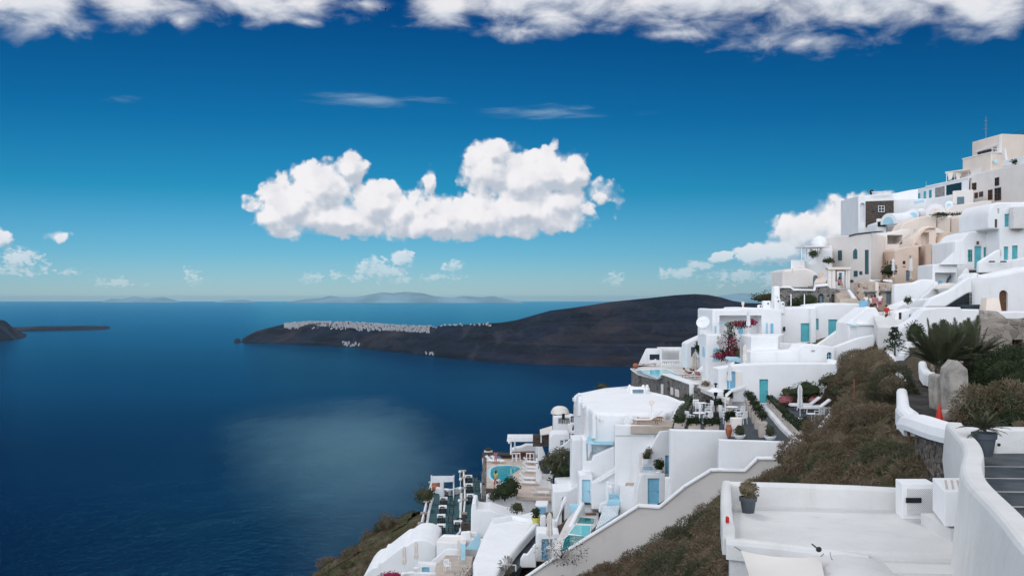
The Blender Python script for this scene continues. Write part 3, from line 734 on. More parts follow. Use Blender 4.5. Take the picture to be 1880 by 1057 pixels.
def poly_w(*a): return [tuple(W(*q)[:2]) for q in a]
sc_main = [(22.3,65.1),(24.8,72),(28.1,82),(27.2,85),(25.4,87.3),(30,87.4),(32,91),(34.3,93.5),(33,88),(31.4,84),(28.9,77),(26.5,70),(24.1,63),(22.3,58),(20.5,53),(18.8,49),(17,44.5),(15.9,41.5),(15,38.5),(12.9,33),(11.4,27.5),(10.5,25),(6,25),(2,33),(-1,45),(-4,60),(-3,68),(2.4,69.2),(21.4,64.7)]
scrub('scrub', 'dense brownish green scrub covering the gully between the white walls', dict(box=(-5,35,24,94), poly=sc_main), 270, .9, 2.5, .38, 150000, .22, 'scrub', 'hill_soil', 3, [tuple(W(a, b, c)[:2])+(r, k) for a, b, c, r, k in ((1310,985,62.5,2.5,2.2),(1262,1005,62.5,2.4,2.1),(1222,1030,62.5,2.2,1.7),(1335,975,62,2.2,2.0),(1275,1030,59,2.4,1.5),(1145,1058,63.5,1.9,1.7),(1095,1066,64,1.9,1.5),(1050,1075,65,1.6,1.2),(1320,1030,50,2.6,1.4),(1200,1050,57,2.4,1.2),(1600,660,74,2.6,1.5),(1570,690,72,2.6,1.5),(1630,690,62,2.4,1.5),(1600,740,58,2.6,1.3),(1560,800,52,2.6,1.1),(1490,850,52,2.4,1.2),(1650,800,42,2.2,1.1),(1440,870,58,2.2,1.1),(1700,850,33,1.8,.9),(1620,850,37,1.9,.8),(1540,860,42,2.0,.9))])
sc_right = [(18.9,40.5),(20.3,46),(22,50),(25.5,53.5),(34,56),(52,52),(40,36),(22,32.5),(18.4,36)]
scrub('scrub', 'dark overgrown slope right of the pale stone stump', dict(box=(17,53,32,58), poly=sc_right), 240, .6, 1.6, .5, 40000, .17, 'scrub_green', 'hill_soil', 4, (), .2)
sl = [(-26,111),(-12.6,117.8),(-11,128),(-16,132),(-34,128),(-40,108),(-30,90),(-12,93),(-13,104),(-11.2,117)]
scrub('slope_vegetation', 'green and brown ground cover on the cliff edge above the sea', dict(box=(-41,-10,89,133), poly=sl), 160, .8, 2.2, .3, 40000, .22, 'slope_grass', 'hill_soil', 8)

def lumps(n, rad, sd, lobes, lo):
    rg = np.random.RandomState(sd); d = rg.normal(size=(n,3)); d /= np.linalg.norm(d, axis=1)[:,None]
    L = rg.normal(size=(lobes,3)); L /= np.linalg.norm(L, axis=1)[:,None]
    r = (.68+.36*np.max(np.clip(d@L.T, 0, 1)**6, axis=1))*(lo+(1-lo)*rg.rand(n)**.4)
    return d*r[:,None]*np.array(rad), d
def clumps(parent, poly, box, n, r0, r1, mats, seed, fixed=(), keep=None, per=2100, leaf=.21):
    """separate rounded bushes standing in the scrub, packed close together"""
    rg = np.random.RandomState(seed); spots = [(W(a,b,c).x, c, r) for a,b,c,r in fixed]; tries = 0
    while len(spots) < n+len(fixed) and tries < 20000:
        tries += 1; x, y = rg.uniform(box[0],box[1]), rg.uniform(box[2],box[3]); r = rg.uniform(r0,r1)*(.75 if y < 45 else 1)
        if not inpoly(np.array([x]), np.array([y]), poly)[0]: continue
        if keep and not keep(x, y, r): continue
        if any((x-a)**2+(y-b)**2 < (.75*(r+c))**2 for a,b,c in spots): continue
        spots.append((x, y, r))
    out = {m: ([], []) for m in mats}; core = MB()
    for i, (x, y, r) in enumerate(spots):
        h = r*rg.uniform(.72,1.1); m = mats[rg.randint(len(mats))]; z = g1(x, y)
        P, N = lumps(int(per*min(2.6, r*r)), (r, r*rg.uniform(.8,1.1), h), seed+i, 14, .62); P[:,2] = np.where(P[:,2] < 0, P[:,2]*.4, P[:,2])
        out[m][0].append(P+np.array([x, y, z+h*.42])); out[m][1].append(N+np.array([0,0,.35]))
        bm = bmesh.new(); bmesh.ops.create_icosphere(bm, subdivisions=2, radius=1)
        core.add([(x+v.co.x*r*.58*rg.uniform(.8,1.2), y+v.co.y*r*.58*rg.uniform(.8,1.2), z+h*.38+v.co.z*h*(.58*rg.uniform(.8,1.2) if v.co.z > 0 else .4)) for v in bm.verts], [[v.index for v in f.verts] for f in bm.faces]); bm.free()
    for m, (p, q) in out.items():
        if p:
            o = leaves_mesh('bushes', np.vstack(p), np.vstack(q), leaf, m, None, .17, seed, droop=.5); o.parent = parent; o['kind'] = 'stuff'
    o = core.build('bush_cores', mats[0], None, smooth='all', recalc=False); o.parent = parent; o['kind'] = 'stuff'
jl = lambda x, y, r: abs((x-21.8)*.2249+(y-65.5)*.9744) > r*1.0+.5 and y < 64.5-(0 if x > 21 else .23*(21.8-x)*-1)*0
SM = ['scrub', 'scrub_green', 'scrub_brown']
clumps(bpy.data.objects['scrub'], sc_main, (-4,35,24.5,93), 190, .75, 1.75, SM, 900,
       [(1318,955,62.6,1.7),(1280,968,62.8,1.8),(1240,985,63,1.6),(1205,1010,63.2,1.5),(1262,1010,60,1.7),(1310,1000,58,1.8),(1335,1040,50,1.8),(1230,1040,58,1.6),(1155,1045,63.5,1.3),(1115,1050,64.2,1.3),(1075,1055,65,1.25),(1038,1066,66,1.0),
        (1608,650,76,1.7),(1575,685,74,1.8),(1618,690,68,1.8),(1590,735,62,1.7),(1640,730,56,1.6),(1575,770,60,1.5),(1600,800,50,1.6),(1648,805,37.5,1.1),(1664,842,33,1.0),(1690,866,30.5,.9),(1652,772,41,1.0),(1630,830,38,1.2),(1600,860,38,1.1)],
       keep=lambda x, y, r: (x > 22.8 or abs((x-21.8)*.2249+(y-65.5)*.9744) > r+(2.6 if x > 11 else .7)) and y > 25.2+r*1.0 and inpoly(np.array([x+r*1.1, x]), np.array([y, y-r*.6]), sc_main).all())
clumps(bpy.data.objects['scrub.001'], sc_right, (17,53,32,58), 75, .7, 1.5, ['leaf_dark', 'scrub', 'leaf_dark', 'scrub_green'], 1900, [(1800,700,44,1.3),(1840,690,46,1.4),(1800,740,41,1.2),(1850,740,41,1.3),(1875,710,44,1.4)], keep=lambda x, y, r: x-r > 18.6 and y > 33)
clumps(bpy.data.objects['slope_vegetation'], sl, (-41,-10,89,133), 60, .6, 1.5, ['slope_grass', 'scrub_brown'], 2900, [], keep=lambda x, y, r: x < -13.5-r, per=900, leaf=.26)
# ---------------------------------------------------------------- building helpers
def block(name, label, cat, m, foot, zt, zb, group=None, parent=None, pname='wall', bev=.09):
    """prism over a ground plan of (column, depth) points"""
    pts = [((a-CX)/F*b, b) for a, b in foot]
    if area2(pts) < 0: pts = pts[::-1]
    c = (sum(p[0] for p in pts)/len(pts), sum(p[1] for p in pts)/len(pts))
    root = parent or thing(name, label, cat, (c[0], c[1], zb), 0, group)
    mb = MB().prism(pts, zb, zt); o = mb.build(pname, m, root)
    bm = bmesh.new(); bm.from_mesh(o.data)
    bmesh.ops.bevel(bm, geom=[e for e in bm.edges], offset=bev, segments=2, profile=.5, affect='EDGES')
    bm.to_mesh(o.data); bm.free()
    return root
def on_face(root, Y, k, ops, rec=.02):
    pl = plane(Y)
    for kind, rect, mm in ops:
        (ax, ay), (bx, by) = zz(k, *rect); mx = (ax+bx)/2
        u0, u1 = pl.uv(ax, ay)[0], pl.uv(bx, by)[0]
        z1, z0 = pl.uv(mx, ay)[1], pl.uv(mx, by)[1]
        if kind == 'panel': poly_slab(pl, [(u0,z0),(u1,z0),(u1,z1),(u0,z1)], .06, -.05).build('panel', mm, root)
        elif kind == 'niche':
            P = archpts(u0,u1,z0,z1); poly_slab(pl, P, .03, -.02).build('niche', mm, root)
        else: opening(root, pl, kind, u0, u1, z0, z1, mm, rec=rec)
def piece(root, pname, m, k, pts, Y, L, r=.05, w0=0.0):
    pl = plane(Y); mb = MB(); slab(mb, pl, [pl.uv(*q) for q in zz(k, *pts)], L, r, w0=w0)
    o = mb.build(pname, m, root, smooth=True); return o
def wallx(name, label, m, k, pts, Y, L=.5, cat='wall', r=.07, ops=(), rec=.25):
    return house(name, label, cat, m, k, pts, Y, L, 0, ops, r, full=True, rec=rec)
def floor(name, label, m, pts, z, th=.35, kind='structure', flat=None):
    P = [tuple(onz(px, py, z)[:2]) for px, py in pts]
    mb = MB().prism(P, z-th, z); o = mb.build(name, m, None)
    return tag(o, label, kind=kind)
def lowwall(name, label, m, pts, h, w, cat='wall', closed_top=.06, root=None, pname=None):
    """low wall along 3-D points (tops), w thick, h tall, softly rounded top"""
    pts = [Vector(p) for p in pts]; n = len(pts); prof = [(-w/2,-h),(-w/2,-.35*w),(-.40*w,-.12*w),(-.2*w,0),(.2*w,0),(.40*w,-.12*w),(w/2,-.35*w),(w/2,-h)]
    mb = MB(); vs = []
    for i, p in enumerate(pts):
        a = pts[max(i-1,0)]; b = pts[min(i+1,n-1)]; d = Vector((b.x-a.x, b.y-a.y)).normalized(); s = Vector((-d.y, d.x))
        vs += [(p.x+s.x*u, p.y+s.y*u, p.z+v) for u, v in prof]
    k = len(prof); fs = [(i*k+j, i*k+(j+1)%k, (i+1)*k+(j+1)%k, (i+1)*k+j) for i in range(n-1) for j in range(k)]
    fs += [list(range(k)), list(range((n-1)*k, n*k))[::-1]]
    mb.add(vs, fs)
    if root is not None: return mb.build(pname or name, m, root, smooth=True)
    o = mb.build(name, m, None, smooth=True, loc=tuple(pts[0])); return tag(o, label, cat)
def vault(name, label, m, p0, p1, w, h, parent=None, base=.0, end=None, rise=None):
    """barrel roof: arch section w wide and h tall swept from p0 to p1 (base centres)"""
    p0, p1 = Vector(p0), Vector(p1); d = Vector((p1.x-p0.x, p1.y-p0.y)).normalized(); s = Vector((-d.y, d.x)); n = 14
    rs = rise or min(h, w/2)
    pr = [(-w/2,-base)]+[(-w/2*math.cos(math.pi*i/n), h-rs+rs*math.sin(math.pi*i/n)) for i in range(n+1)]+[(w/2,-base)]
    vs = [(p.x+s.x*u, p.y+s.y*u, p.z+v) for p in (p0, p1) for u, v in pr]; k = len(pr)
    fs = [(j, (j+1)%k, k+(j+1)%k, k+j) for j in range(k)] + [list(range(k))[::-1], list(range(k, 2*k))]
    root = parent or thing(name, label, 'house', tuple(p0))
    MB().add(vs, fs).build('vault_roof', m, root, smooth=True)
    if end:
        q = .68; e0 = p0 - Vector((d.x, d.y, 0))*.04
        pr2 = [(-w/2*q,0)]+[(-w/2*q*math.cos(math.pi*i/n), (h-rs)*q+rs*q*math.sin(math.pi*i/n)) for i in range(n+1)]+[(w/2*q,0)]
        vs = [(p.x+s.x*u, p.y+s.y*u, p.z+v) for p in (e0, p0+Vector((d.x,d.y,0))*.1) for u, v in pr2]; k = len(pr2)
        MB().add(vs, [(j,(j+1)%k,k+(j+1)%k,k+j) for j in range(k)]+[list(range(k))[::-1], list(range(k,2*k))]).build('arched_window', end, root)
    return root
def stairs(name, label, m, p0, p1, w, n, rz=None, cat='stairs', h=None):
    """n solid steps climbing from p0 to p1 (front-bottom edge centres), w wide"""
    p0, p1 = Vector(p0), Vector(p1); d = p1-p0; run = Vector((d.x, d.y)).length; a = math.atan2(d.y, d.x)
    root = MB(); zb = min(p0.z, p1.z)-(h or .6)
    for i in range(n):
        f = (i+.5)/n; c = p0+d*f; zt = p0.z+d.z*(i+1)/n
        root.rbox((c.x, c.y, (zt+zb)/2), (run/n+.02, w-.002*i, zt-zb), .03, a)
    o = root.build(name, m, None, loc=tuple(p0)); return tag(o, label, cat)

# ---------------------------------------------------------------- plants
def lump_pts(n, rad, seed, lobes=7, lo=.45):
    rg = np.random.RandomState(seed); d = rg.normal(size=(n,3)); d /= np.linalg.norm(d, axis=1)[:,None]
    L = rg.normal(size=(lobes,3)); L /= np.linalg.norm(L, axis=1)[:,None]
    k = np.max(np.clip(d@L.T, 0, 1)**6, axis=1)
    r = (.70+.34*k)*(lo+(1-lo)*rg.rand(n)**.45)
    return d*r[:,None]*np.array(rad), d
def core_of(root, c, rad, m, squash=True, k=.74):
    bm = bmesh.new(); bmesh.ops.create_icosphere(bm, subdivisions=3, radius=1); rg = random.Random(int(abs(c.x*97+c.y*31)))
    L = [Vector((rg.gauss(0,1), rg.gauss(0,1), rg.gauss(0,1))).normalized() for _ in range(9)]; mb = MB()
    for v in bm.verts:
        d = v.co.normalized(); q = (.72+.32*max(max(0,d.dot(l)) for l in L)**6)*k*rg.uniform(.9,1.08)
        v.co = Vector((d.x*q*rad[0], d.y*q*rad[1], d.z*q*rad[2]*(.55 if d.z < 0 and squash else 1)))
    mb.add([c+v.co for v in bm.verts], [[v.index for v in f.verts] for f in bm.faces]); bm.free(); return mb.build('inner_growth', m, root, recalc=False)
_seed = [100]
def bush(name, label, cat, loc, rad, m, n=420, leaf=.16, group=None, stem=True, squash=True, aspect=.5, core=True):
    _seed[0] += 1; root = thing(name, label, cat, loc, 0, group)
    P, N = lump_pts(n, rad, _seed[0])
    if squash: P[:,2] = np.where(P[:,2] < 0, P[:,2]*.55, P[:,2])
    leaves_mesh('foliage', P+np.array([loc[0],loc[1],loc[2]+rad[2]*.6]), N, leaf, m, root, aspect, _seed[0])
    if core: core_of(root, Vector(loc)+Vector((0,0,rad[2]*.6)), rad, m, squash)
    if stem:
        mb = MB(); L = Vector(loc)
        for i in range(4): mb.tube(L+Vector((0,0,-.15)), L+Vector((rnd.uniform(-.4,.4)*rad[0], rnd.uniform(-.4,.4)*rad[1], rad[2]*.8)), .035*rad[2]+.01, .01)
        mb.build('stem', 'bark', root)
    return root
def pot_prof(kind, w, h):
    if kind == 'taper': return None
    if kind == 'bowl': return [(w*.25,0),(w*.42,h*.35),(w*.5,h*.8),(w*.53,h*.82),(w*.53,h),(w*.45,h),(w*.43,h*.85)]
    return [(w*.34,0),(w*.44,h*.72),(w*.5,h*.74),(w*.52,h),(w*.46,h),(w*.44,h*.85)]
def potted(label, loc, kind, w, h, pm, lm, crown, n=260, leaf=.12, group=None, topiary=0, name='potted_shrub'):
    _seed[0] += 1; L = Vector(loc); root = thing(name, label, 'potted plant', loc, 0, group)
    if kind == 'taper':
        mb = MB(); mb.box(L+Vector((0,0,h*.45)), (w*.9,w*.9,h*.9), taper=.72); mb.rbox(L+Vector((0,0,h*.92)), (w,w,h*.16), .02); mb.box(L+Vector((0,0,h*.72)), (w*.92,w*.92,.03)); mb.build('pot', pm, root)
    else: MB().lathe(L, pot_prof(kind, w, h), 18).build('pot', pm, root, smooth=True)
    MB().lathe(L+Vector((0,0,h*.9)), [(w*.4,0),(w*.4,.02)], 12).build('soil', 'soil', root)
    cz = h+topiary+crown[2]*.75
    P, N = lump_pts(n, crown, _seed[0]); leaves_mesh('foliage', P+np.array(L)+np.array([0,0,cz]), N, leaf, lm, root, .5, _seed[0])
    core_of(root, L+Vector((0,0,cz)), crown, lm, False, .8)
    mb = MB()
    for i in range(3): mb.tube(L+Vector((0,0,h*.9)), L+Vector((rnd.uniform(-.3,.3)*crown[0], rnd.uniform(-.3,.3)*crown[1], cz)), .03, .012)
    mb.build('stem', 'bark', root)
    return root
def trough(label, a, b, w, h, hh, group=None, pm='planter', lm='leaf_dark', n=500):
    """planter box with a clipped hedge between floor points a and b"""
    a, b = Vector(a), Vector(b); c = (a+b)/2; Ln = (b-a).length; rz = math.atan2(b.y-a.y, b.x-a.x); _seed[0] += 1
    root = thing('hedge_planter', label, 'planter', tuple(c), 0, group)
    MB().rbox(c+Vector((0,0,h/2)), (Ln, w, h), .03, rz).build('planter_box', pm, root)
    MB().rbox(c+Vector((0,0,h+hh*.42)), (Ln*.93, w*.8, hh*.8), .08, rz).build('hedge_core', lm, root); n = int(n*1.6)
    rg = np.random.RandomState(_seed[0]); u = rg.uniform(-.5,.5,(n,3)); k = rg.randint(0,3,n); sg = np.where(rg.rand(n)<.5,-.5,.5)
    for i in range(3): u[:,i] = np.where(k==i, sg*(.85+.2*rg.rand(n)), u[:,i])
    u[:,2] += .06*np.sin(u[:,0]*Ln*3)
    v = u*np.array([Ln*.97, w*.92, hh]); R2 = np.array([[math.cos(rz),-math.sin(rz)],[math.sin(rz),math.cos(rz)]])
    v[:,:2] = v[:,:2]@R2.T; P = v+np.array(c)+np.array([0,0,h+hh*.45])
    leaves_mesh('foliage', P, u*2, .15, lm, root, .55, _seed[0])
    return root
def frond_plant(name, label, cat, loc, nf, length, m, lift=(.5,1.4), trunk=.5, seed=1, width=.10, leaf_n=26, group=None, pot=None, spread=.15):
    rg = random.Random(seed); L = Vector(loc); root = thing(name, label, cat, loc, 0, group)
    mbs, V = MB(), MB()
    for i in range(nf):
        a = rg.uniform(0, 2*math.pi); e = rg.uniform(*lift); ln = length*rg.uniform(.75, 1.1)
        base = L+Vector((math.cos(a)*spread, math.sin(a)*spread, trunk)); d = Vector((math.cos(a)*math.cos(e), math.sin(a)*math.cos(e), math.sin(e)))
        prev = base; side = Vector((-math.sin(a), math.cos(a), 0)); pts = []
        for k in range(1, 9):
            f = k/8; q = base+d*ln*f+Vector((0,0,-1))*ln*.30*f*f*math.cos(e); pts.append((prev, q, f)); prev = q
        for p, q, f in pts: mbs.tube(p, q, .028*(1.1-f)*length/3+.004, None, 3)
        for k in range(leaf_n):
            f = .12+.88*k/leaf_n; j = min(7, int(f*8)); p, q, _ = pts[j]; c = p.lerp(q, f*8-j); t_ = (q-p).normalized(); up = side.cross(t_)
            lw = ln*.17*(1 if f < .8 else (1.25-f)*2.2)*(.45+.55*math.sin(math.pi*min(1, f*.9+.12)))
            for s in (-1, 1):
                tip = c+(t_*.75+side*s*.75+up*(-.25+.3*rg.random()))*lw; wd = t_*width*.35
                V.add([c-wd, c+wd, c.lerp(tip,.6)+wd*.8, tip, c.lerp(tip,.6)-wd*.4], [(0,1,2,3,4)])
    V.build('fronds', m, root, recalc=False); mbs.build('frond_stems', m, root, recalc=False)
    if trunk > .2: MB().lathe(L, [(.26,-.4),(.24,0),(.30,trunk*.6),(.20,trunk+.1)], 10).build('trunk', 'bark', root, smooth=True)
    return root
# ---------------------------------------------------------------- furniture
def put(o, loc, rz=0, label=None, group=None):
    o.location = loc; o.rotation_euler = (0,0,rz)
    if label: o['label'] = label
    if group: o['group'] = group
    return o
PROTO = {}
def inst(key, make, loc, rz, label, group=None, sc=None):
    if key not in PROTO: PROTO[key] = make(); o = PROTO[key]
    else: o = copy_tree(PROTO[key])
    put(o, loc, rz, label, group)
    if sc: o.scale = (sc,sc,sc)
    return o
def mk_lounger(fr, pad):
    def f():
        r = thing('sun_lounger', '', 'sun lounger')
        mb = MB(); mb.box((0,.30,.30),(1.95,.05,.07)); mb.box((0,-.30,.30),(1.95,.05,.07)); mb.box((-.97,0,.30),(.05,.6,.07)); mb.box((.97,0,.30),(.05,.6,.07)); mb.build('frame', fr, r)
        for x in (-.8,.55):
            for y in (-.28,.28): MB().tube((x,y,.28),(x*1.05,y,0),.035).build('leg', fr, r)
        MB().rbox((.32,0,.37),(1.25,.58,.07),.02).build('seat_pad', pad, r)
        m2 = MB(); m2.box((-.62,0,.58),(.80,.58,.07),0,R(38)); m2.build('backrest', pad, r)
        return r
    return f
def mk_chair(m, arm=True):
    def f():
        r = thing('chair', '', 'chair')
        MB().rbox((0,0,.44),(.48,.48,.05),.02).build('seat', m, r)
        mb = MB(); mb.rbox((0,.25,.88),(.48,.05,.10),.02)
        for i in range(5): mb.box((-.18+.09*i,.25,.66),(.045,.03,.38))
        for x in (-.22,.22): mb.box((x,.25,.68),(.045,.045,.44))
        mb.build('backrest', m, r)
        for x in (-.21,.21):
            for y in (-.21,.21): MB().tube((x,y,.44),(x*1.12,y*1.12,0),.025,.02).build('leg', m, r)
        if arm:
            for x in (-.26,.26):
                a = MB(); a.box((x,.02,.66),(.05,.46,.035)); a.box((x,-.19,.55),(.04,.04,.2)); a.build('armrest', m, r)
        return r
    return f
def mk_table(top, leg, w=.8, d=.8, h=.74, cloth=None):
    def f():
        r = thing('table', '', 'table')
        MB().rbox((0,0,h-.02),(w,d,.04),.02).build('tabletop', top, r)
        for x in (-1,1):
            for y in (-1,1): MB().tube((x*w*.42,y*d*.42,h-.04),(x*w*.42,y*d*.42,0),.03).build('leg', leg, r)
        if cloth:
            c = MB().rbox((0,0,h+.012),(w+.03,d+.03,.02),.008)
            for s in (-1,1): c.box((0,s*(d/2+.012),h-.09),(w+.02,.012,.2)); c.box((s*(w/2+.012),0,h-.09),(.012,d+.02,.2))
            c.build('tablecloth', cloth, r)
        return r
    return f
def mk_round_table(m):
    def f():
        r = thing('table', '', 'table')
        MB().lathe((0,0,.70),[(.42,0),(.45,.015),(.45,.035),(.42,.05)],20).build('tabletop', m, r, smooth=True)
        MB().tube((0,0,.70),(0,0,.1),.035,.05,8).build('leg', m, r)
        b = MB()
        for i in range(3): b.tube((0,0,.14),(.34*math.cos(i*2.1),.34*math.sin(i*2.1),.0),.03)
        b.build('base', m, r); return r
    return f
def mk_stool():
    r = thing('bar_stool', '', 'bar stool'); MB().rbox((0,0,.76),(.36,.36,.05),.02).build('seat', 'white_clean', r)
    for x in (-1,1):
        for y in (-1,1): MB().tube((x*.13,y*.13,.76),(x*.19,y*.19,0),.028).build('leg', 'white_clean', r)
    f = MB()
    for s in (-1,1): f.box((0,s*.165,.30),(.33,.03,.03)); f.box((s*.165,0,.30),(.03,.33,.03))
    f.build('footrest', 'white_clean', r); return r
def mk_closed_umbrella(m, h=2.5):
    def f():
        r = thing('closed_umbrella', '', 'umbrella')
        MB().tube((0,0,0),(0,0,h),.03,.025,8).build('pole', 'white_clean', r)
        n = 12; mb = MB(); prof = [(.05,h*1.0),(.11,h*.95),(.16,h*.86),(.14,h*.66),(.19,h*.42),(.16,h*.34)]; vs = []
        for q, z in prof:
            for i in range(n): a = 2*math.pi*i/n; k = q*(1+.28*(-1)**i); vs.append((k*math.cos(a), k*math.sin(a), z))
        fs = [(k*n+i, k*n+(i+1)%n, (k+1)*n+(i+1)%n, (k+1)*n+i) for k in range(len(prof)-1) for i in range(n)] + [list(range(n))[::-1], list(range((len(prof)-1)*n, len(prof)*n))]
        mb.add(vs, fs); mb.build('canopy', m, r)
        MB().lathe((0,0,h*.52),[(.175,0),(.19,.02),(.175,.04)],12).build('tie', 'white_clean', r)
        MB().lathe((0,0,0),[(.26,0),(.26,.05),(.06,.09)],14).build('base', 'white_clean', r)
        MB().lathe((0,0,h),[(.025,-.02),(.03,.02),(.01,.08)],8).build('finial', 'white_clean', r)
        return r
    return f
def mk_open_umbrella(m, rad=1.15, h=2.2, dome=.62):
    def f():
        r = thing('sun_umbrella', '', 'umbrella')
        MB().tube((0,0,0),(0,0,h+dome*.95),.03,.025,8).build('pole', 'white_clean', r)
        n = 16; prof = [(rad*math.cos(a)**.8*1.0, h+dome*math.sin(a)) for a in [math.pi/2*i/7 for i in range(7)]]
        vs = [(q*math.cos(2*math.pi*i/n), q*math.sin(2*math.pi*i/n), z-(.05 if i % 2 and k == 0 else 0)) for k, (q, z) in enumerate(prof) for i in range(n)]
        vs.append((0,0,h+dome)); fs = [(k*n+i, k*n+(i+1)%n, (k+1)*n+(i+1)%n, (k+1)*n+i) for k in range(6) for i in range(n)]+[(6*n+i, 6*n+(i+1)%n, 7*n) for i in range(n)]
        MB().add(vs, fs).build('canopy', m, r, smooth='all')
        for i in range(8):
            a = 2*math.pi*i/8; MB().tube((0,0,h+dome*.5),(rad*.8*math.cos(a), rad*.8*math.sin(a), h+dome*.30),.012,None,4).build('rib', 'white_clean', r)
        MB().lathe((0,0,0),[(.26,0),(.26,.06),(.06,.1)],14).build('base', 'planter', r)
        return r
    return f
# ---------------------------------------------------------------- people
DG = None
def skinmesh(name, V, E, rad, m, parent, sub=1, root=0):
    me = bpy.data.meshes.new(name); me.from_pydata(V, E, []); ob = bpy.data.objects.new(name, me); C.objects.link(ob)
    sk = ob.modifiers.new('skin', 'SKIN'); sk.use_smooth_shade = True
    for i, r in enumerate(rad):
        d = me.skin_vertices[0].data[i]; d.radius = (r, r); d.use_root = (i == root)
    sb = ob.modifiers.new('sub', 'SUBSURF'); sb.levels = sub
    dg = bpy.context.evaluated_depsgraph_get(); nm = bpy.data.meshes.new_from_object(ob.evaluated_get(dg))
    bpy.data.objects.remove(ob); bpy.data.meshes.remove(me)
    nm.materials.clear(); nm.materials.append(M(m)); nm.polygons.foreach_set('use_smooth', [True]*len(nm.polygons))
    o = bpy.data.objects.new(name, nm); C.objects.link(o); o.parent = parent; return o
POSE = {  # pelvis height, then offsets for chest, neck, head, and per side shoulder>elbow>wrist, hip>knee>ankle>toe  (x right, y forward)
 'stand': dict(p=(0,0,.94), c=(0,.0,1.30), n=(0,0,1.50), h=(0,.02,1.64), A=[((.19,0,1.44),(.25,-.03,1.15),(.24,.08,.90))]*2, L=[((.09,0,.92),(.10,.03,.50),(.10,0,.09),(.11,.16,.03))]*2),
 'walk': dict(p=(0,0,.93), c=(0,.03,1.29), n=(0,.05,1.49), h=(0,.08,1.63), A=[((.19,.03,1.43),(.25,-.12,1.17),(.24,-.06,.93)),((.19,.03,1.43),(.25,.12,1.17),(.23,.26,.97))], L=[((.09,0,.91),(.10,.22,.52),(.10,.20,.10),(.11,.36,.06)),((.09,0,.91),(.10,-.02,.50),(.10,-.26,.13),(.11,-.14,.03))]),
 'phone': dict(p=(0,0,.94), c=(0,-.02,1.30), n=(0,-.02,1.50), h=(0,.02,1.64), A=[((.19,-.02,1.44),(.27,.10,1.20),(.10,.30,1.40))]*2, L=[((.09,0,.92),(.10,.03,.50),(.10,0,.09),(.11,.16,.03))]*2),
 'sit': dict(p=(0,0,.50), c=(0,-.04,.86), n=(0,-.02,1.06), h=(0,.03,1.20), A=[((.19,-.02,1.0),(.25,.06,.74),(.16,.30,.62))]*2, L=[((.10,.02,.50),(.12,.44,.52),(.12,.48,.10),(.12,.62,.04))]*2),
 'recline': dict(p=(0,0,.50), c=(0,-.27,.70), n=(0,-.42,.84), h=(0,-.50,.95), A=[((.19,-.36,.80),(.28,-.15,.60),(.22,.12,.58))]*2, L=[((.10,.03,.50),(.11,.46,.60),(.12,.90,.50),(.12,.96,.62))]*2)}
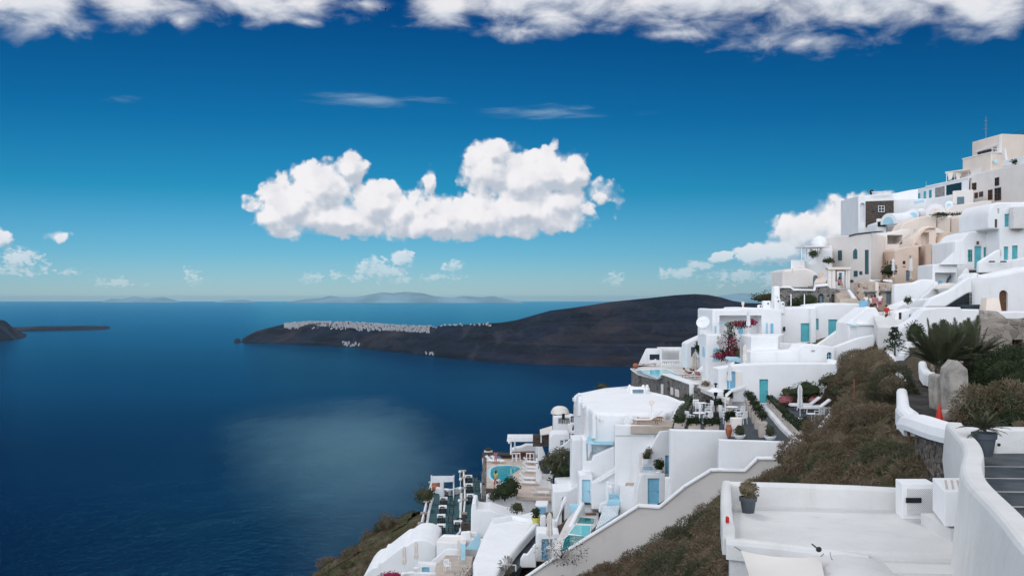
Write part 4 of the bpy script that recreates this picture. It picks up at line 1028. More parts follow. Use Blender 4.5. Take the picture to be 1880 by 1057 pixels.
def person(label, loc, rz, pose, top=None, bottom=None, group=None, long_=False, female=False):
    p = POSE[pose]; root = thing('person', label, 'person', (0,0,0), 0, group)
    V, E, Rr = [], [], []
    def add(q, r, par=None):
        V.append(tuple(q)); Rr.append(r)
        if par is not None: E.append((par, len(V)-1))
        return len(V)-1
    mid = [(a+b)/2 for a, b in zip(p['p'], p['c'])]
    pv = add(p['p'], .135); ms = add(mid, .115, pv); ch = add(p['c'], .135, ms); nk = add(p['n'], .055, ch)
    hv = Vector(p['h'])-Vector(p['n']); jaw = add(Vector(p['n'])+hv*.45, .072, nk); hd = add(Vector(p['h'])+hv.normalized()*.01, .098, jaw); tp = add(Vector(p['h'])+hv.normalized()*.09, .07, hd)
    fw = Vector((0,1,0)); ns = add(Vector(p['h'])+fw*.105-hv.normalized()*.015, .014, hd)
    ci = V[ch]
    for s, (sh, el, wr) in zip((1,-1), p['A']):
        m_ = lambda q: (q[0]*s, q[1], q[2]); a = add(m_(sh), .062, ch); b = add(m_(el), .042, a); c = add(m_(wr), .028, b)
        d = (Vector(m_(wr))-Vector(m_(el))).normalized(); pm = add(Vector(m_(wr))+d*.07, .034, c)
        side = d.cross(Vector((s,0,.2))).normalized()
        for i, (o_, l_) in enumerate(((-.03,.075),(-.01,.085),(.01,.08),(.03,.06))):
            f1 = add(Vector(V[pm])+d*(.03+l_*.5)+side*o_, .009, pm); add(Vector(V[f1])+d*l_*.45+Vector((-s*.012,0,-.008)), .008, f1)
        th = add(Vector(m_(wr))+d*.05+side*.045, .010, c); add(Vector(V[th])+d*.03+side*.02, .009, th)
    legs = []
    for s, (hp, kn, an, to) in zip((1,-1), p['L']):
        m_ = lambda q: (q[0]*s, q[1], q[2]); a = add(m_(hp), .10, pv); b = add(m_(kn), .062, a); c = add(m_(an), .042, b); add(m_(to), .035, c); legs.append((m_(hp), m_(kn), m_(an)))
    skinmesh('body', V, E, Rr, 'skin', root)
    h = Vector(p['h']); u = hv.normalized()
    hb = MB(); rot = u.to_track_quat('Z', 'Y').to_matrix()
    hb.lathe(h+u*.02-fw*.018, [(.108,-.02 if not female else -.10),(.116,.03),(.104,.08),(.07,.118),(.02,.134)], 14, rot)
    if female: hb.lathe(h-u*.06-fw*.075, [(.05,-.16),(.075,-.05),(.07,.06)], 10, rot)
    hb.build('hair', 'hair', root, smooth='all')
    fm = MB()
    for s in (-1,1): fm.lathe(h+fw*.094+Vector((s*.035,0,0))+u*.01, [(.001,-.010),(.010,-.004),(.010,.004),(.001,.010)], 6)
    fm.build('eye', 'black', root)
    if top:
        V2 = [p['p'] if not long_ else p['p'], tuple(mid), p['c'], tuple(Vector(p['c'])*.35+Vector(p['n'])*.65)]; E2 = [(0,1),(1,2),(2,3)]; R2 = [.155,.14,.158,.085]
        for s, (sh, el, wr) in zip((1,-1), p['A']):
            i = len(V2); V2.append((sh[0]*s, sh[1], sh[2])); q = Vector(sh)*.45+Vector(el)*.55; V2.append((q.x*s, q.y, q.z)); E2 += [(2,i),(i,i+1)]; R2 += [.082,.066]
        skinmesh('shirt', V2, E2, R2, top, root)
    if bottom:
        V2 = [tuple(Vector(p['p'])+Vector((0,0,.07))), p['p']]; E2 = [(0,1)]; R2 = [.145,.155]
        for hp, kn, an in legs:
            i = len(V2); V2.append(hp); q = Vector(hp)*.25+Vector(kn)*.75 if not long_ else Vector(kn)*.2+Vector(an)*.8; E2 += [(1,i)]; R2 += [.118]
            if long_: V2.append(kn); E2.append((i,i+1)); R2.append(.10); i += 1
            V2.append(tuple(q)); E2.append((i,i+1)); R2.append(.086 if not long_ else .085)
        skinmesh('skirt' if long_ else 'shorts', V2, E2, R2, bottom, root)
    root.location = loc; root.rotation_euler = (0,0,rz)
    return root
# ================================================================ upper village (top right)
# tower house on the skyline
r = block('house', 'tall cream house topmost on the skyline with brown shutters', 'house', 'cream', [(1785.2,168.5),(1838.6,160),(1910,161.5),(1880,175),(1800,180)], 26.2, 18.5)
on_face(r, ((1785.2,168.5),(1838.6,160)), 'B', [('win',(592,303,640,332),('dark_glass','brown')),('win',(645,280,752,322),('dark_glass','brown')),('win',(766,252,808,302),('dark_glass','brown'))])
piece(r, 'trim', 'white_clean', 'B', (575,312,825,222,825,206,575,296), ((1785.2,168.5),(1838.6,160)), .1, .02, -.12)
piece(r, 'quoin', 'white_clean', 'B', (838,118,862,112,862,318,838,312), ((1785.2,168.5),(1838.6,160)), .12, .02, -.1)
r = block('balcony', 'cream balcony block with white rim in front of the topmost house', 'balcony', 'cream', [(1767.5,163.3),(1819.8,156),(1842,156.8),(1838,160.5),(1786,169)], 22.6, 18.3)
piece(r, 'coping', 'white_clean', 'B', (418,392,745,316,745,304,418,380), ((1767.5,163.3),(1819.8,156)), .5, .04, -.12)
piece(r, 'coping', 'white_clean', 'B', (745,316,868,322,868,311,745,304), ((1819.8,156),(1842,156.8)), .4, .04, -.1)
o = MB()
for i in range(7): o.box(W(1822+2.7*i, 276.5, 156.2), (.05,.05,.75))
o.box(W(1830, 272.6, 156.3), (1.8,.05,.06)); o.build('railing', 'white_clean', r)
o = MB().lathe(W(1828, 296, 155.8), [(.02,-.02),(.25,.03),(.34,.10)], 14, Matrix.Rotation(R(75),3,'X')); o.build('dish', 'pale_blue', r)
o = thing('antenna_mast', 'thin lattice antenna mast on the topmost roof', 'antenna', W(1810, 262, 166))
m1 = MB(); m1.tube(W(1810,262,166), W(1810.5,214,166), .05, .03)
for y, wd in ((222,7),(230,5),(236,9),(243,4)): m1.tube(W(1810-wd/2,y,166), W(1810+wd/2,y,166), .03)
m1.build('mast', 'steel', o)
tag(MB().path([W(1855,247,164), W(1868,243,164), W(1885,239.5,164), W(1920,234,164)], .045, 4).build('power_cable', 'black', loc=tuple(W(1855,247,164))), 'black cable running from the topmost roof to the right edge', 'cable')
# pergola with curtains
o = thing('pergola', 'flat roofed pergola with cream curtains below the topmost house', 'pergola', W(1757,330,153))
MB().prism([tuple(W(x,316,Y)[:2]) for x,Y in ((1735,154),(1780,150),(1783,156),(1742,160))], W(0,315.5,154).z-.18, W(0,315.5,154).z).build('roof', 'cream', o)
for x0, x1, x2 in ((1740,1751,1747),(1755,1766,1762)):
    c = MB(); slab(c, plane(152), [plane(152).uv(*q) for q in ((x0,317),(x1,317),(x2,330),(x0+2,331))], .12, .02); c.build('curtain', 'canvas', o)
for x in (1738,1753,1778): MB().tube(W(x,316,152.6), W(x,335,152.6), .06).build('post', 'white_clean', o)
piece(o, 'rear_wall', 'cream_grey', 'B', (408,530,495,505,500,600,408,610), 154, .3)
# pinkish house with dark windows
r = block('house', 'large pinkish house with six dark red-framed windows below the topmost house', 'house', 'cream_grey', [(1780.5,148),(1843.6,140),(1912,131.5),(1915,150),(1800,157)], 18.2, 11.5)
on_face(r, ((1780.5,148),(1843.6,140)), 'B', [('win',q,('dark_glass','brown')) for q in ((530,658,578,740),(790,596,838,690),(558,768,595,830),(610,757,655,815),(712,735,762,850),(787,713,860,857))])
piece(r, 'parapet', 'white', 'B', (870,408,1130,345,1130,440,1000,452,870,474), ((1843.6,141),(1912,132)), .35, .05)
c = MB(); c.tube(W(1845,272,142), W(1848.5,297,142), .13, .16, 8); c.build('flue', 'white_clean', r)
bush('roof_plant', 'dark green plant in the white roof parapet at the top right', 'plant', tuple(W(1865,300,138)), (.9,.5,.4), 'leaf_dark', 160, .2)
c = MB()
for i in range(9): c.box(W(1786+1.9*i, 317-.7*i, 146-.9*i), (.05,.05,.8))
c.path([W(1786,313,146), W(1801.5,307,138.6)], .04, 4); c.build('railing', 'white_clean', r)
# white house with stone panels
r = block('house', 'white house with sloping roof line, three teal windows and stone panels', 'house', 'white', [(1680,163),(1779,147.4),(1783,157),(1690,173)], 17.6, 12.0)
pf = ((1680,163),(1779,147.4))
on_face(r, pf, 'B', [('shut',(-2,640,10,700),'teal'),('shut',(37,738,66,828),'teal'),('panel',(108,705,215,815),'stone_panel'),('panel',(235,668,408,785),'dark_glass')])
on_face(r, pf, 'A', [('shut',(700,636,722,705),'teal'),('shut',(757,618,782,698),'teal'),('shut',(812,606,838,686),'teal')])
piece(r, 'coping', 'white_clean', 'B', (0,712,490,604,490,588,0,696), pf, .6, .04, -.15)
block('house', 'long white terrace wall under the house with stone panels', 'house', 'white', [(1640,152),(1700,151),(1781,143.8),(1784,149),(1700,160),(1645,160)], 14.9, 8)
r = block('house', 'small cream box room with a grey blue shutter door', 'house', 'cream_grey', [(1749,141),(1787,139),(1789,145),(1752,146)], 15.0, 11)
on_face(r, ((1749,141),(1787,139)), 'B', [('shut',(356,816,437,903),'grey_blue')])
# stone fronted house
r, pl = house('house', 'white edged house with a dark stone front and small white window', 'house', 'white', 'A', (88,664,330,652,450,645), 150, 8, 980, [('arch_hole',(106,735,156,940),None)], .06, rec=.5)
piece(r, 'stone_front', 'stone_dark', 'A', (162,722,448,712,448,975,162,985), 150, .2, .02, -.12)
on_face(r, plane(149.85), 'A', [('win',(290,766,355,830),('dark_glass','white_clean'))])
c = MB()
for i in range(17): c.box(W(1602+2.05*i, 356.6-.1*i, 149.7), (.06,.06,.75))
c.tube(W(1600,352.4,149.7), W(1637,351,149.7), .04); c.build('railing', 'white_clean', r)
c = MB().lathe(W(1600.5,357,151), [(.22,0),(.30,.3),(.28,.6),(.1,.75)], 12); tag(c.build('water_tank', 'black', loc=tuple(W(1600.5,357,151)), smooth=True), 'small black tank on the roof of the stone fronted house', 'tank')
r, pl = house('house', 'plain white house with a pale garage door beside the stone fronted house', 'house', 'white', 'A', (448,642,560,618,640,602,700,596), 153, 7, 860, [('shut',(530,712,598,778),'cream_grey'),('win',(470,748,486,796),'old_white')], .07)
piece(r, 'glass_rail', 'pale_blue', 'A', (606,738,700,716,705,742,612,762), 150, .06, .01, -2)
# vaults
vault('vaulted_house', 'small white barrel vault with an arched end below the stone front', 'white', W(1631,412,138), W(1674,410.5,140.5), 2.6, 1.55, end='pale_blue')
vault('vaulted_house', 'narrow white vault with a pale teal arched front', 'white', W(1676.5,404,139), W(1683,404,146), 1.5, 1.6, end='pale_blue', rise=.75)
vault('vaulted_house', 'wide grey fronted arch vault above the beige terraces', 'white', W(1717.5,397,136.5), W(1722,397,144), 2.4, 1.75, end='cream_grey', rise=1.2)
vault('vaulted_house', 'smallest white arched vault below the cream box room', 'white', W(1742.5,382,138.5), W(1746,382,143), .95, 1.0, end='pale_blue', rise=.47)
MB_ = MB(); MB_.lathe(W(1719.5,397,135.5), [(.28,0),(.26,.5),(.16,.75),(.2,.95),(.08,1.1)], 10); tag(MB_.build('chimney', 'cream', loc=tuple(W(1719.5,397,135.5)), smooth=True), 'small cream chimney in front of the wide grey arch', 'chimney')
house('house', 'white stepped mass holding up the small vaults', 'house', 'white', 'A', (330,935,420,905,610,845,700,800,760,790,800,840,880,850,900,870), 142, 6, 990, r=.15)
tag(bush('roof_plant','dark box planting along the edge of the upper beige terrace','plant',tuple(W(1729,397,131)),(1.6,.5,.35),'leaf_dark',260,.2), None)
tag(bush('roof_plant','low clumps of plants further right along the beige terrace edge','plant',tuple(W(1758,395.5,131)),(1.3,.4,.25),'leaf_olive',150,.18), None)
# black recess + cube in front of stone house
r = block('store_box', 'low white box with a black opening in front of the stone house', 'store', 'white', [(1609,140),(1628,139.5),(1630,143),(1612,143)], W(0,401.5,140).z, 8.5)
on_face(r, ((1609,140),(1628,139.5)), 'A', [('panel',(285,928,368,980),'black')])
# beige terraces
wallx('terrace_wall', 'upper cream terrace wall stepping down below the arch vaults', 'cream', 'D', (330,440,380,345,420,318,480,290,560,262,640,240,765,234,790,262,790,600,330,640), 132, 3, r=.12)
r = block('house', 'beige block with flat roof in the middle of the terraces', 'house', 'cream', [(1718,132.5),(1744,130),(1762,137),(1735,142)], 10.45, 5)
wallx('terrace_wall', 'long pale cream retaining wall under the pinkish house', 'cream_grey', 'E', (170,240,200,205,330,112,500,90,690,58,800,56,830,420,170,420), 136, 2.5, r=.1, ops=[('hole',(697,125,740,158),None),('hole',(590,163,640,177),None)], rec=.5)
wallx('house', 'cream house wall with one slit window beside the blue and white house', 'cream', 'E', (400,262,420,232,600,190,760,180,760,480,400,520), 128, 4, 'house', .12, ops=[('hole',(498,270,508,325),None)], rec=.4)
block('house', 'small ochre sided cube left of the blue and white house', 'house', 'cream', [(1795,127.5),(1800,124.5),(1815,124),(1818,128)], W(0,396,125).z, 5)
# open terrace room with arch below
wallx('house', 'pale house with an open shaded terrace room over a dark arch', 'cream_grey', 'D', (112,470,125,448,190,455,300,424,380,402,470,396,478,470,400,520,345,575,340,1000,112,1000), 124, 5, 'house', .1,
      ops=[('hole',(192,470,378,582),None),('arch_hole',(160,728,276,990),None)], rec=2.6)
# peach houses
r, pl = house('house', 'peach house with tiny arched window, slit and grey green door', 'house', 'peach', 'D', (284,660,330,640,440,612,576,598), 119, 6, 1035, [('arch_win',(378,782,416,826),'shutter'),('hole',(464,722,478,795),None),('hole',(375,848,418,866),None),('door',(420,900,486,1030),'grey_blue')], .12)
r = block('house', 'tall peach block with a slit window right of the peach house', 'house', 'peach', [(1686,122.5),(1709,116.5),(1733,117),(1736,123),(1700,127)], W(0,446.5,116.5).z, 1.5)
on_face(r, ((1709,116.5),(1733,117)), 'D', [('panel',(813,718,829,775),'black')])
P_ = (512,620,512,510,540,470,590,405,640,372,690,362,780,376,784,430,784,620)
r, pl = house('stair_vault', 'curved cream shell with an arched opening above the peach houses', 'house', 'cream', 'D', P_, 121, 1.2, 0, [('hole',(600,440,700,590),None)], .08, full=True, rec=1.0)
piece(r, 'arch_rim', 'peach', 'D', (530,575,545,505,600,430,650,385,700,372,780,378,780,392,700,388,660,400,615,440,565,510,552,580), 120.9, .5, .04, -.25)
wallx('house', 'cream wall with a dark door and window behind the curved shell', 'cream_grey', 'D', (590,380,790,380,900,440,900,640,590,640), 123.5, 2, 'house', .06, ops=[('win',(615,482,636,530),'shutter'),('door',(712,440,756,580),'shutter'),('hole',(785,448,850,520),None)])
wallx('terrace_wall', 'rounded ochre terrace wall right of the curved shell', 'ochre', 'D', (800,600,830,530,880,460,940,425,1060,470,1110,520,1130,640,800,640), 120.5, 2, r=.2)
wallx('house', 'low peach wing stepping towards the blue and white house', 'peach', 'D', (866,600,880,578,1000,556,1030,600,1030,860,866,860), 118.6, 2.4, 'house', .1)
wallx('stair_parapet', 'sloping ochre stair parapet at the foot of the peach houses', 'ochre', 'D', (492,1010,496,872,540,862,590,900,665,1000,665,1030,492,1030), 115, .8, 'parapet', .08)
# big cream house with arched window
r = block('house', 'big pale cream house with arched, square and tall slit windows', 'house', 'cream_grey', [(1519,125.5),(1599,118),(1619,121.5),(1640,130),(1530,136)], 7.55, -2)
pf = ((1519,125.5),(1599,118))
G2 = ('teal_glass','shutter')
on_face(r, pf, 'C', [('win',(788,262,832,382),G2),('arch_win',(972,240,1018,362),G2),('win',(1115,255,1155,548),G2),('win',(978,508,1022,578),G2),('win',(1047,515,1080,556),G2),('win',(932,618,970,648),G2),('win',(690,455,706,512),G2)])
piece(r, 'tile_edge', 'stone_dark', 'C', (918,84,1000,58,1160,38,1310,26,1310,38,1160,52,1000,74,925,98), pf, .4, .02, -.1)
MB_ = MB(); MB_.lathe(W(1505,447,126), [(1.15,-1.2),(1.15,.0),(.95,.5),(.55,.85),(.1,.97)], 20); r2 = thing('dome', 'low white dome on the roof left of the big cream house', 'dome', W(1505,447,126)); MB_.build('shell', 'white', r2, smooth=True)
wallx('house', 'white wall with a swooping curved edge left of the big cream house', 'white', 'C', (375,560,380,430,440,425,500,415,535,380,545,300,580,230,665,205,720,205,720,560), 122, 3, 'house', .15)
block('house', 'small white box at the outer edge below the pergola frame', 'house', 'white', [(1452,121),(1478,121),(1480,126),(1455,126)], W(0,477.5,121).z, -1)
o = thing('pergola', 'thin metal pergola frame at the outer edge of the upper houses', 'pergola', W(1492,478,119))
c = MB(); zt = W(0,454,119).z
for x, Y in ((1472,119),(1481,122),(1489,119),(1501,122)): c.tube(W(x,454,Y), W(x,480,Y), .05)
c.build('post', 'white_clean', o)
c = MB(); c.box(W(1492,454,120.5), (3.2,3.6,.12)); c.build('roof', 'cream_grey', o)
bush('shrub', 'dark round shrub beside the steps left of the big cream house', 'shrub', tuple(W(1521,483,117)), (.85,.7,.45), 'leaf_dark', 260, .16)
bush('creeper', 'dark creeper hanging on the pergola frame', 'plant', tuple(W(1493,473,118.5)), (.75,.4,.7), 'leaf_dark', 200, .16)
wallx('house', 'cream barrel roofed cottage with a grey arched door', 'cream_grey', 'C', (106,700,112,500,200,492,300,476,380,472,470,500,520,530,556,565,556,720,106,720), 117, 5, 'house', .2, ops=[('arch_door',(480,562,545,692),'grey_blue')])
wallx('terrace_beam', 'thin beam on posts at the cottage corner', 'cream', 'C', (118,492,375,462,375,474,240,488,240,540,232,540,232,490,130,502,130,540,118,540), 115.5, .15, 'beam', .01)
stairs('stairs', 'cream steps climbing beside the cottage door', 'cream', W(1504.5,520,116), W(1517,498,118.8), 1.3, 10)
# portico
o = thing('portico', 'cream portico of four square pillars and a lintel around a white door', 'portico', W(1541,528,113))
for x0, x1 in ((665,708),(712,754),(880,902),(905,928)):
    pl = plane(113); c = MB(); slab(c, pl, [pl.uv(*q) for q in zz('C', x0,490,x1,490,x1,728,x0,728)], .45, .03); c.build('pillar', 'cream_grey', o)
piece(o, 'lintel', 'cream', 'C', (648,464,945,464,945,474,925,496,665,496,648,474), 112.9, 1.0, .03, -.1)
piece(o, 'door_frame', 'brown', 'C', (756,498,878,498,878,722,866,722,866,512,768,512,768,640,756,640), 113.6, .12, .01)
r = thing('door_wall', 'white wall with narrow grey blue door behind the portico', 'wall', W(1545,528,115.5))
wallx('house', 'white gate house behind the portico', 'white', 'C', (668,480,930,480,930,740,668,740), 115.5, 2, 'house', .05, ops=[('door',(796,532,832,655),'grey_blue')])
bpy.data.objects.remove(r)
# stone terrace wall with arched cellars
r, pl = house('stone_wall', 'dark grey stone terrace wall with two arched openings', 'wall', 'stone_grey', 'C', (78,965,80,712,200,706,212,740,500,748,512,692,660,690,690,720,780,728,900,855,900,965), 111, 3, 0, [('arch_hole',(540,785,612,915),None),('arch_hole',(700,790,742,892),None)], .05, full=True, rec=.5)
piece(r, 'coping', 'white', 'C', (80,700,200,692,245,722,500,735,512,678,660,660,660,692,516,706,506,752,240,750,205,718,80,716), 110.9, .7, .04, -.1)
pl = plane(111); u0 = pl.uv(*zz('C',572,790)[0])[0]; u1 = pl.uv(*zz('C',608,790)[0])[0]; z1 = pl.uv(*zz('C',590,812)[0])[1]; z0 = pl.uv(*zz('C',590,912)[0])[1]
opening(r, pl, 'door', u0, u1, z0, z1, 'grey_blue', rec=.45)
stairs('stairs', 'stone steps rising to the portico', 'sand_floor', W(1559,552,108), W(1543,532.5,112.5), 1.9, 9)
wallx('stair_parapet', 'slanting white parapet right of the stone steps', 'white', 'C', (900,740,930,735,1035,870,1035,900,985,900), 108.5, .5, 'parapet', .05)
r, pl = house('stone_wall', 'beige rubble wall with a grey blue door below the peach house', 'wall', 'stone_beige', 'G', (98,182,240,172,400,185,534,200), 109, 1.2, 470, [('door',(446,292,502,450),'grey_blue')], .05)
piece(r, 'pilaster', 'cream', 'G', (310,185,346,190,346,490,310,490), 108.9, .3, .02, -.15)
piece(r, 'door_canopy', 'grey_blue', 'G', (180,296,318,290,318,306,180,312), 108.9, .5, .01, -.35)
piece(r, 'door_canopy', 'grey_blue', 'G', (375,290,505,284,505,296,375,302), 108.9, .3, .01, -.2)
wallx('parapet', 'white blocks along the top of the beige rubble wall', 'white', 'G', (250,182,252,152,370,160,375,182,420,186,424,150,520,156,522,192), 109.4, .5, 'parapet', .04)
wallx('chimney_wall', 'tall narrow white wall at the outer corner of the stone terrace', 'white', 'C', (0,960,12,700,50,690,80,705,84,960), 108, 1.2, r=.15)
for i, (x, y, a) in enumerate(((255,905,.9),(330,915,1.1),(420,890,1.3),(480,920,.8))):
    px, py = zz('C', x, y)[0]; bush('shrub', ['dark shrub at the left foot of the stone terrace wall','bushy dark shrub second from left below the stone terrace','tallest dark shrub left of the stone arch','small dark shrub right beside the stone arch'][i], 'shrub', tuple(W(px, py+6, 109.5)), (a,.7,a*.75), 'leaf_dark', 300, .17)
for i, x in enumerate((213,376)):
    tag(MB().tube(W(*zz('C',x,790)[0],108), W(*zz('C',x,935)[0],108), .05).build('post', 'white_clean', loc=tuple(W(*zz('C',x,935)[0],108))), ['thin white post left of the shrubs at the stone terrace wall','thin white post between the shrubs at the stone terrace wall'][i], 'post')
bush('shrub', 'dark plant by the arch under the open terrace room', 'shrub', tuple(W(1632,508,116)), (1.0,.6,1.2), 'leaf_dark', 320, .2)
bush('hill_shrub', 'brownish shrubs on the slope edge behind the white roofs', 'shrub', tuple(W(1406,556,128)), (2.3,1.2,1.0), 'leaf_olive', 420, .22)

# ================================================================ blue and white house (far right) and the wall with the arched door
TW_ = ('teal_glass','teal')
wallx('house', 'white house with bright teal windows at the right edge', 'white', 'E', (893,900,893,402,757,400,752,290,756,200,775,150,820,95,870,74,1260,70,1260,900), 107, 7, 'house', .18,
      ops=[('shut',(955,215,1012,372),'teal'),('win',(835,280,868,392),('teal_glass','brown')),('hole',(868,150,890,212),None),('shut',(945,612,1000,775),'teal'),('shut',(1045,600,1115,778),'teal')])
r = wallx('house', 'low white house with brown framed teal door between two windows', 'white', 'E', (345,900,345,545,440,530,470,480,530,436,650,410,905,396,905,900), 110, 6, 'house', .15,
      ops=[('win',(508,650,566,795),('teal','brown')),('door',(588,605,675,890),'teal'),('win',(700,622,768,745),('teal','brown')),('shut',(860,512,904,600),'blue')])[0]
piece(r, 'porch_lamp', 'brown', 'E', (612,548,636,548,636,588,612,588), 109.9, .2, .02, -.2)
wallx('annex', 'pale projecting panel on the upper right of the teal windowed house', 'old_white', 'E', (1064,392,1064,130,1250,120,1250,392), 106, .9, 'house', .06)
wallx('stair_parapet', 'pale white stair parapet sloping down left of the teal door', 'white', 'E', (185,830,350,682,352,560,450,540,470,700,470,830), 105.9, .6, 'parapet', .02)
wallx('terrace_parapet', 'white terrace parapet rising in a slope before the teal shutters', 'white', 'E', (640,930,645,800,690,770,880,648,905,655,905,790,1189,748,1250,740,1250,930), 103.5, .6, 'parapet', .1)
for i, x in enumerate((800,940)):
    px, py = zz('E', x, 800)[0]; c = MB().rbox(W(px, py-1, 103), (.55,.3,.14), .04)
    tag(c.build('floor_vent', 'black', loc=tuple(W(px,py-1,103))), ['left black vent slot on the white terrace parapet','right black vent slot on the white terrace parapet'][i], 'vent')
r, pl = house('wall', 'big curved white wall with a dark arched door at the right edge', 'wall', 'white', 'H', (915,262,940,235,1000,172,1060,205,1100,216,1300,200,1500,160,1950,60), 98, 3.5, 800, [('arch_door',(1362,462,1502,800),'brown')], .35, rec=.4)
wallx('stair_parapet', 'broad white stair parapet climbing right to the curved wall', 'white', 'H', (165,735,240,604,500,492,600,450,870,250,925,262,925,498,860,510,800,540,650,630,490,735), 97, .9, 'parapet', .12)
r = thing('iron_gate', 'black iron grille beside the stair parapet', 'gate', W(1777,557,97))
c = MB()
for i in range(7): c.tube(W(1770.5+2.2*i,537,97.3), W(1770.5+2.2*i,559,97.3), .03, None, 4)
for y in (541,548,555): c.tube(W(1770,y,97.3), W(1785,y,97.3), .03, None, 4)
c.build('grille', 'black', r)
wallx('recess_shade', 'dark slab set as the shadow in the recess under the stair parapet', 'slate', 'H', (490,740,860,505,940,505,940,740), 98.6, .8, 'wall', .03)  # dark slab stands in for the shade under the parapet
wallx('kerb_wall', 'dark grey low coping at the foot of the curved wall', 'slate', 'H', (755,768,760,705,1115,695,1380,740,1380,790,1115,768), 96, 1.2, 'wall', .05)
r = wallx('house', 'white box porch with a square recess and a dark arch inside', 'white', 'H', (283,600,285,52,480,30,688,22,690,600), 106.5, 4, 'house', .08, ops=[('hole',(325,178,664,400),None)], rec=1.4)[0]
pl = plane(107.7); mb = MB()
P_ = [pl.uv(*q) for q in zz('H', 505,400,515,330,540,270,590,215,664,180,664,200,610,235,565,280,540,340,535,400)]; slab(mb, pl, P_, .2, .02); mb.build('arch_rim', 'shutter', r)
piece(r, 'door', 'blue', 'H', (380,400,390,320,410,300,445,310,445,400), 107.6, .1, .01)
wallx('house', 'plain white side wall right of the box porch', 'white', 'H', (692,600,690,30,780,18,860,28,872,100,872,600), 109.3, 3, 'house', .1)
wallx('stair_parapet', 'short steep white parapet right of the box porch', 'white', 'H', (700,370,820,115,850,112,878,150,870,250,740,370), 104.5, .4, 'parapet', .06)
wallx('wall', 'pale white garden wall with a lumpy top left of the box porch', 'white', 'G', (540,520,540,210,650,200,790,188,830,165,900,148,1010,152,1040,180,1080,180,1080,520), 105.5, .8, 'wall', .12)
wallx('wall', 'white curved swoop of wall at the foot of the garden wall', 'white', 'G', (860,400,900,350,960,310,1000,260,1060,200,1060,400), 104.8, .5, 'wall', .06)
inst('umb_open', mk_open_umbrella('canvas', 1.35, 1.7, .62), tuple(W(1740,560,104)), 0, 'cream sun umbrella open between the box porch and the stair parapet')
wallx('terrace_wall', 'low white walls with turquoise trim above the small steps', 'white', 'G', (560,520,600,470,680,440,780,400,800,380,860,395,1057,380,1100,380,1100,520), 100.5, 3, 'wall', .1)
wallx('house', 'little white shed with a dark slit window beside the visitors', 'white', 'G', (545,700,560,560,600,535,780,505,850,510,880,700), 93, 2.5, 'house', .1, ops=[('win',(596,552,634,645),('dark_glass','brown')),('shut',(722,572,748,635),'blue')])
bush('shrub', 'small shrub at the foot of the pale garden wall', 'shrub', tuple(W(1667,557,99)), (.5,.4,.5), 'leaf_dark', 160, .13)
r = thing('cistern_head', 'stubby cream cistern head with notched rim by the arched door', 'cistern', W(1818,570,94.5))
mb = MB(); mb.box(W(1818,560,94.5), (1.15,1.1,1.35), taper=1.3)
for dx in (-.42,0,.42): mb.rbox(W(1818,550.5,94.5)+Vector((dx,-.35,0)), (.28,.3,.3), .04)
mb.build('body', 'cream', r)
wallx('retaining_wall', 'white retaining wall behind the palm', 'white', 'H', (60,1500,80,742,745,738,752,770,1030,772,1045,800,1370,790,1400,810,1900,806,1900,900,1350,1000,1000,1500), 91, 2.5, 'wall', .12)
wallx('rock_outcrop', 'rough pale rock at the base of the cistern head', 'pale_stone', 'H', (1050,1060,1060,830,1080,785,1200,790,1360,800,1420,860,1500,900,1500,1060), 90.6, 1.2, 'rock', .3)
# ================================================================ middle white houses
r = wallx('house', 'long white house with three teal shuttered openings', 'white', 'K', (-10,640,-5,122,60,95,160,90,240,85,400,80,412,60,580,45,700,38,925,42,925,640), 104, 9, 'house', .15,
      ops=[('door',(250,268,350,480),'teal'),('shut',(425,215,455,345),'teal'),('shut',(565,225,668,412),'teal')])[0]
piece(r, 'pilaster', 'white', 'K', (352,640,352,100,412,92,412,640), 103.9, .5, .05, -.35)
piece(r, 'wall_lamp', 'black', 'K', (42,312,66,305,66,360,42,360), 103.9, .2, .02, -.3)
r = wallx('house', 'white house with recessed terrace and bougainvillea', 'white', 'J', (432,760,435,228,445,208,490,203,503,214,815,210,835,190,1000,186,1130,190,1300,205,1400,220,1400,760), 102, 8, 'house', .12,
      ops=[('hole',(535,292,1120,560),None)], rec=2.0)[0]
on_face(r, plane(103.95), 'J', [('shut',(800,455,860,560),'blue')])
on_face(r, plane(102), 'J', [('shut',(1182,395,1206,545),'pale_blue'),('shut',(1245,402,1282,585),'blue'),('shut',(470,440,492,545),'pale_blue')])
piece(r, 'beam', 'blue', 'J', (535,388,640,402,640,416,535,402), 101.8, .3, .01)
for i, (x, y, h, wd) in enumerate(((1090,205,60,60),(1185,190,100,110),(1330,170,120,90),(1400,185,85,70),(470,228,24,50),(1325,130,130,55))):
    px, py = zz('J', x, y)[0]; s = 104/F/7.55; r = thing('chimney', ['low white roof vent above the bougainvillea','rounded white roof hump with two vent holes','white chimney block with one dark vent','square white vent at the roof step','tiny white corner finial on the roof left end','tall slim white chimney stack'][i], 'chimney', W(px, py, 104))
    mb = MB().rbox(W(px, py, 104)+Vector((0,0,h*s/2-.3)), (wd*s, wd*s, h*s+.6), .15); mb.build('stack', 'white', r)
    m2 = MB(); m2.tube(W(px, py, 104)+Vector((wd*s*.1,-wd*s*.5-.01,h*s*.6)), W(px, py, 104)+Vector((wd*s*.1,-wd*s*.4,h*s*.6)), .09, None, 8); m2.build('vent_hole', 'black', r)
o = thing('urn', 'slim stone urn on the roof edge', 'urn', W(1364,565,103)); MB().lathe(W(1364,565,103), [(.10,-.1),(.13,.05),(.07,.18),(.16,.42),(.14,.6),(.18,.66)], 12).build('body', 'cream', o, smooth=True)
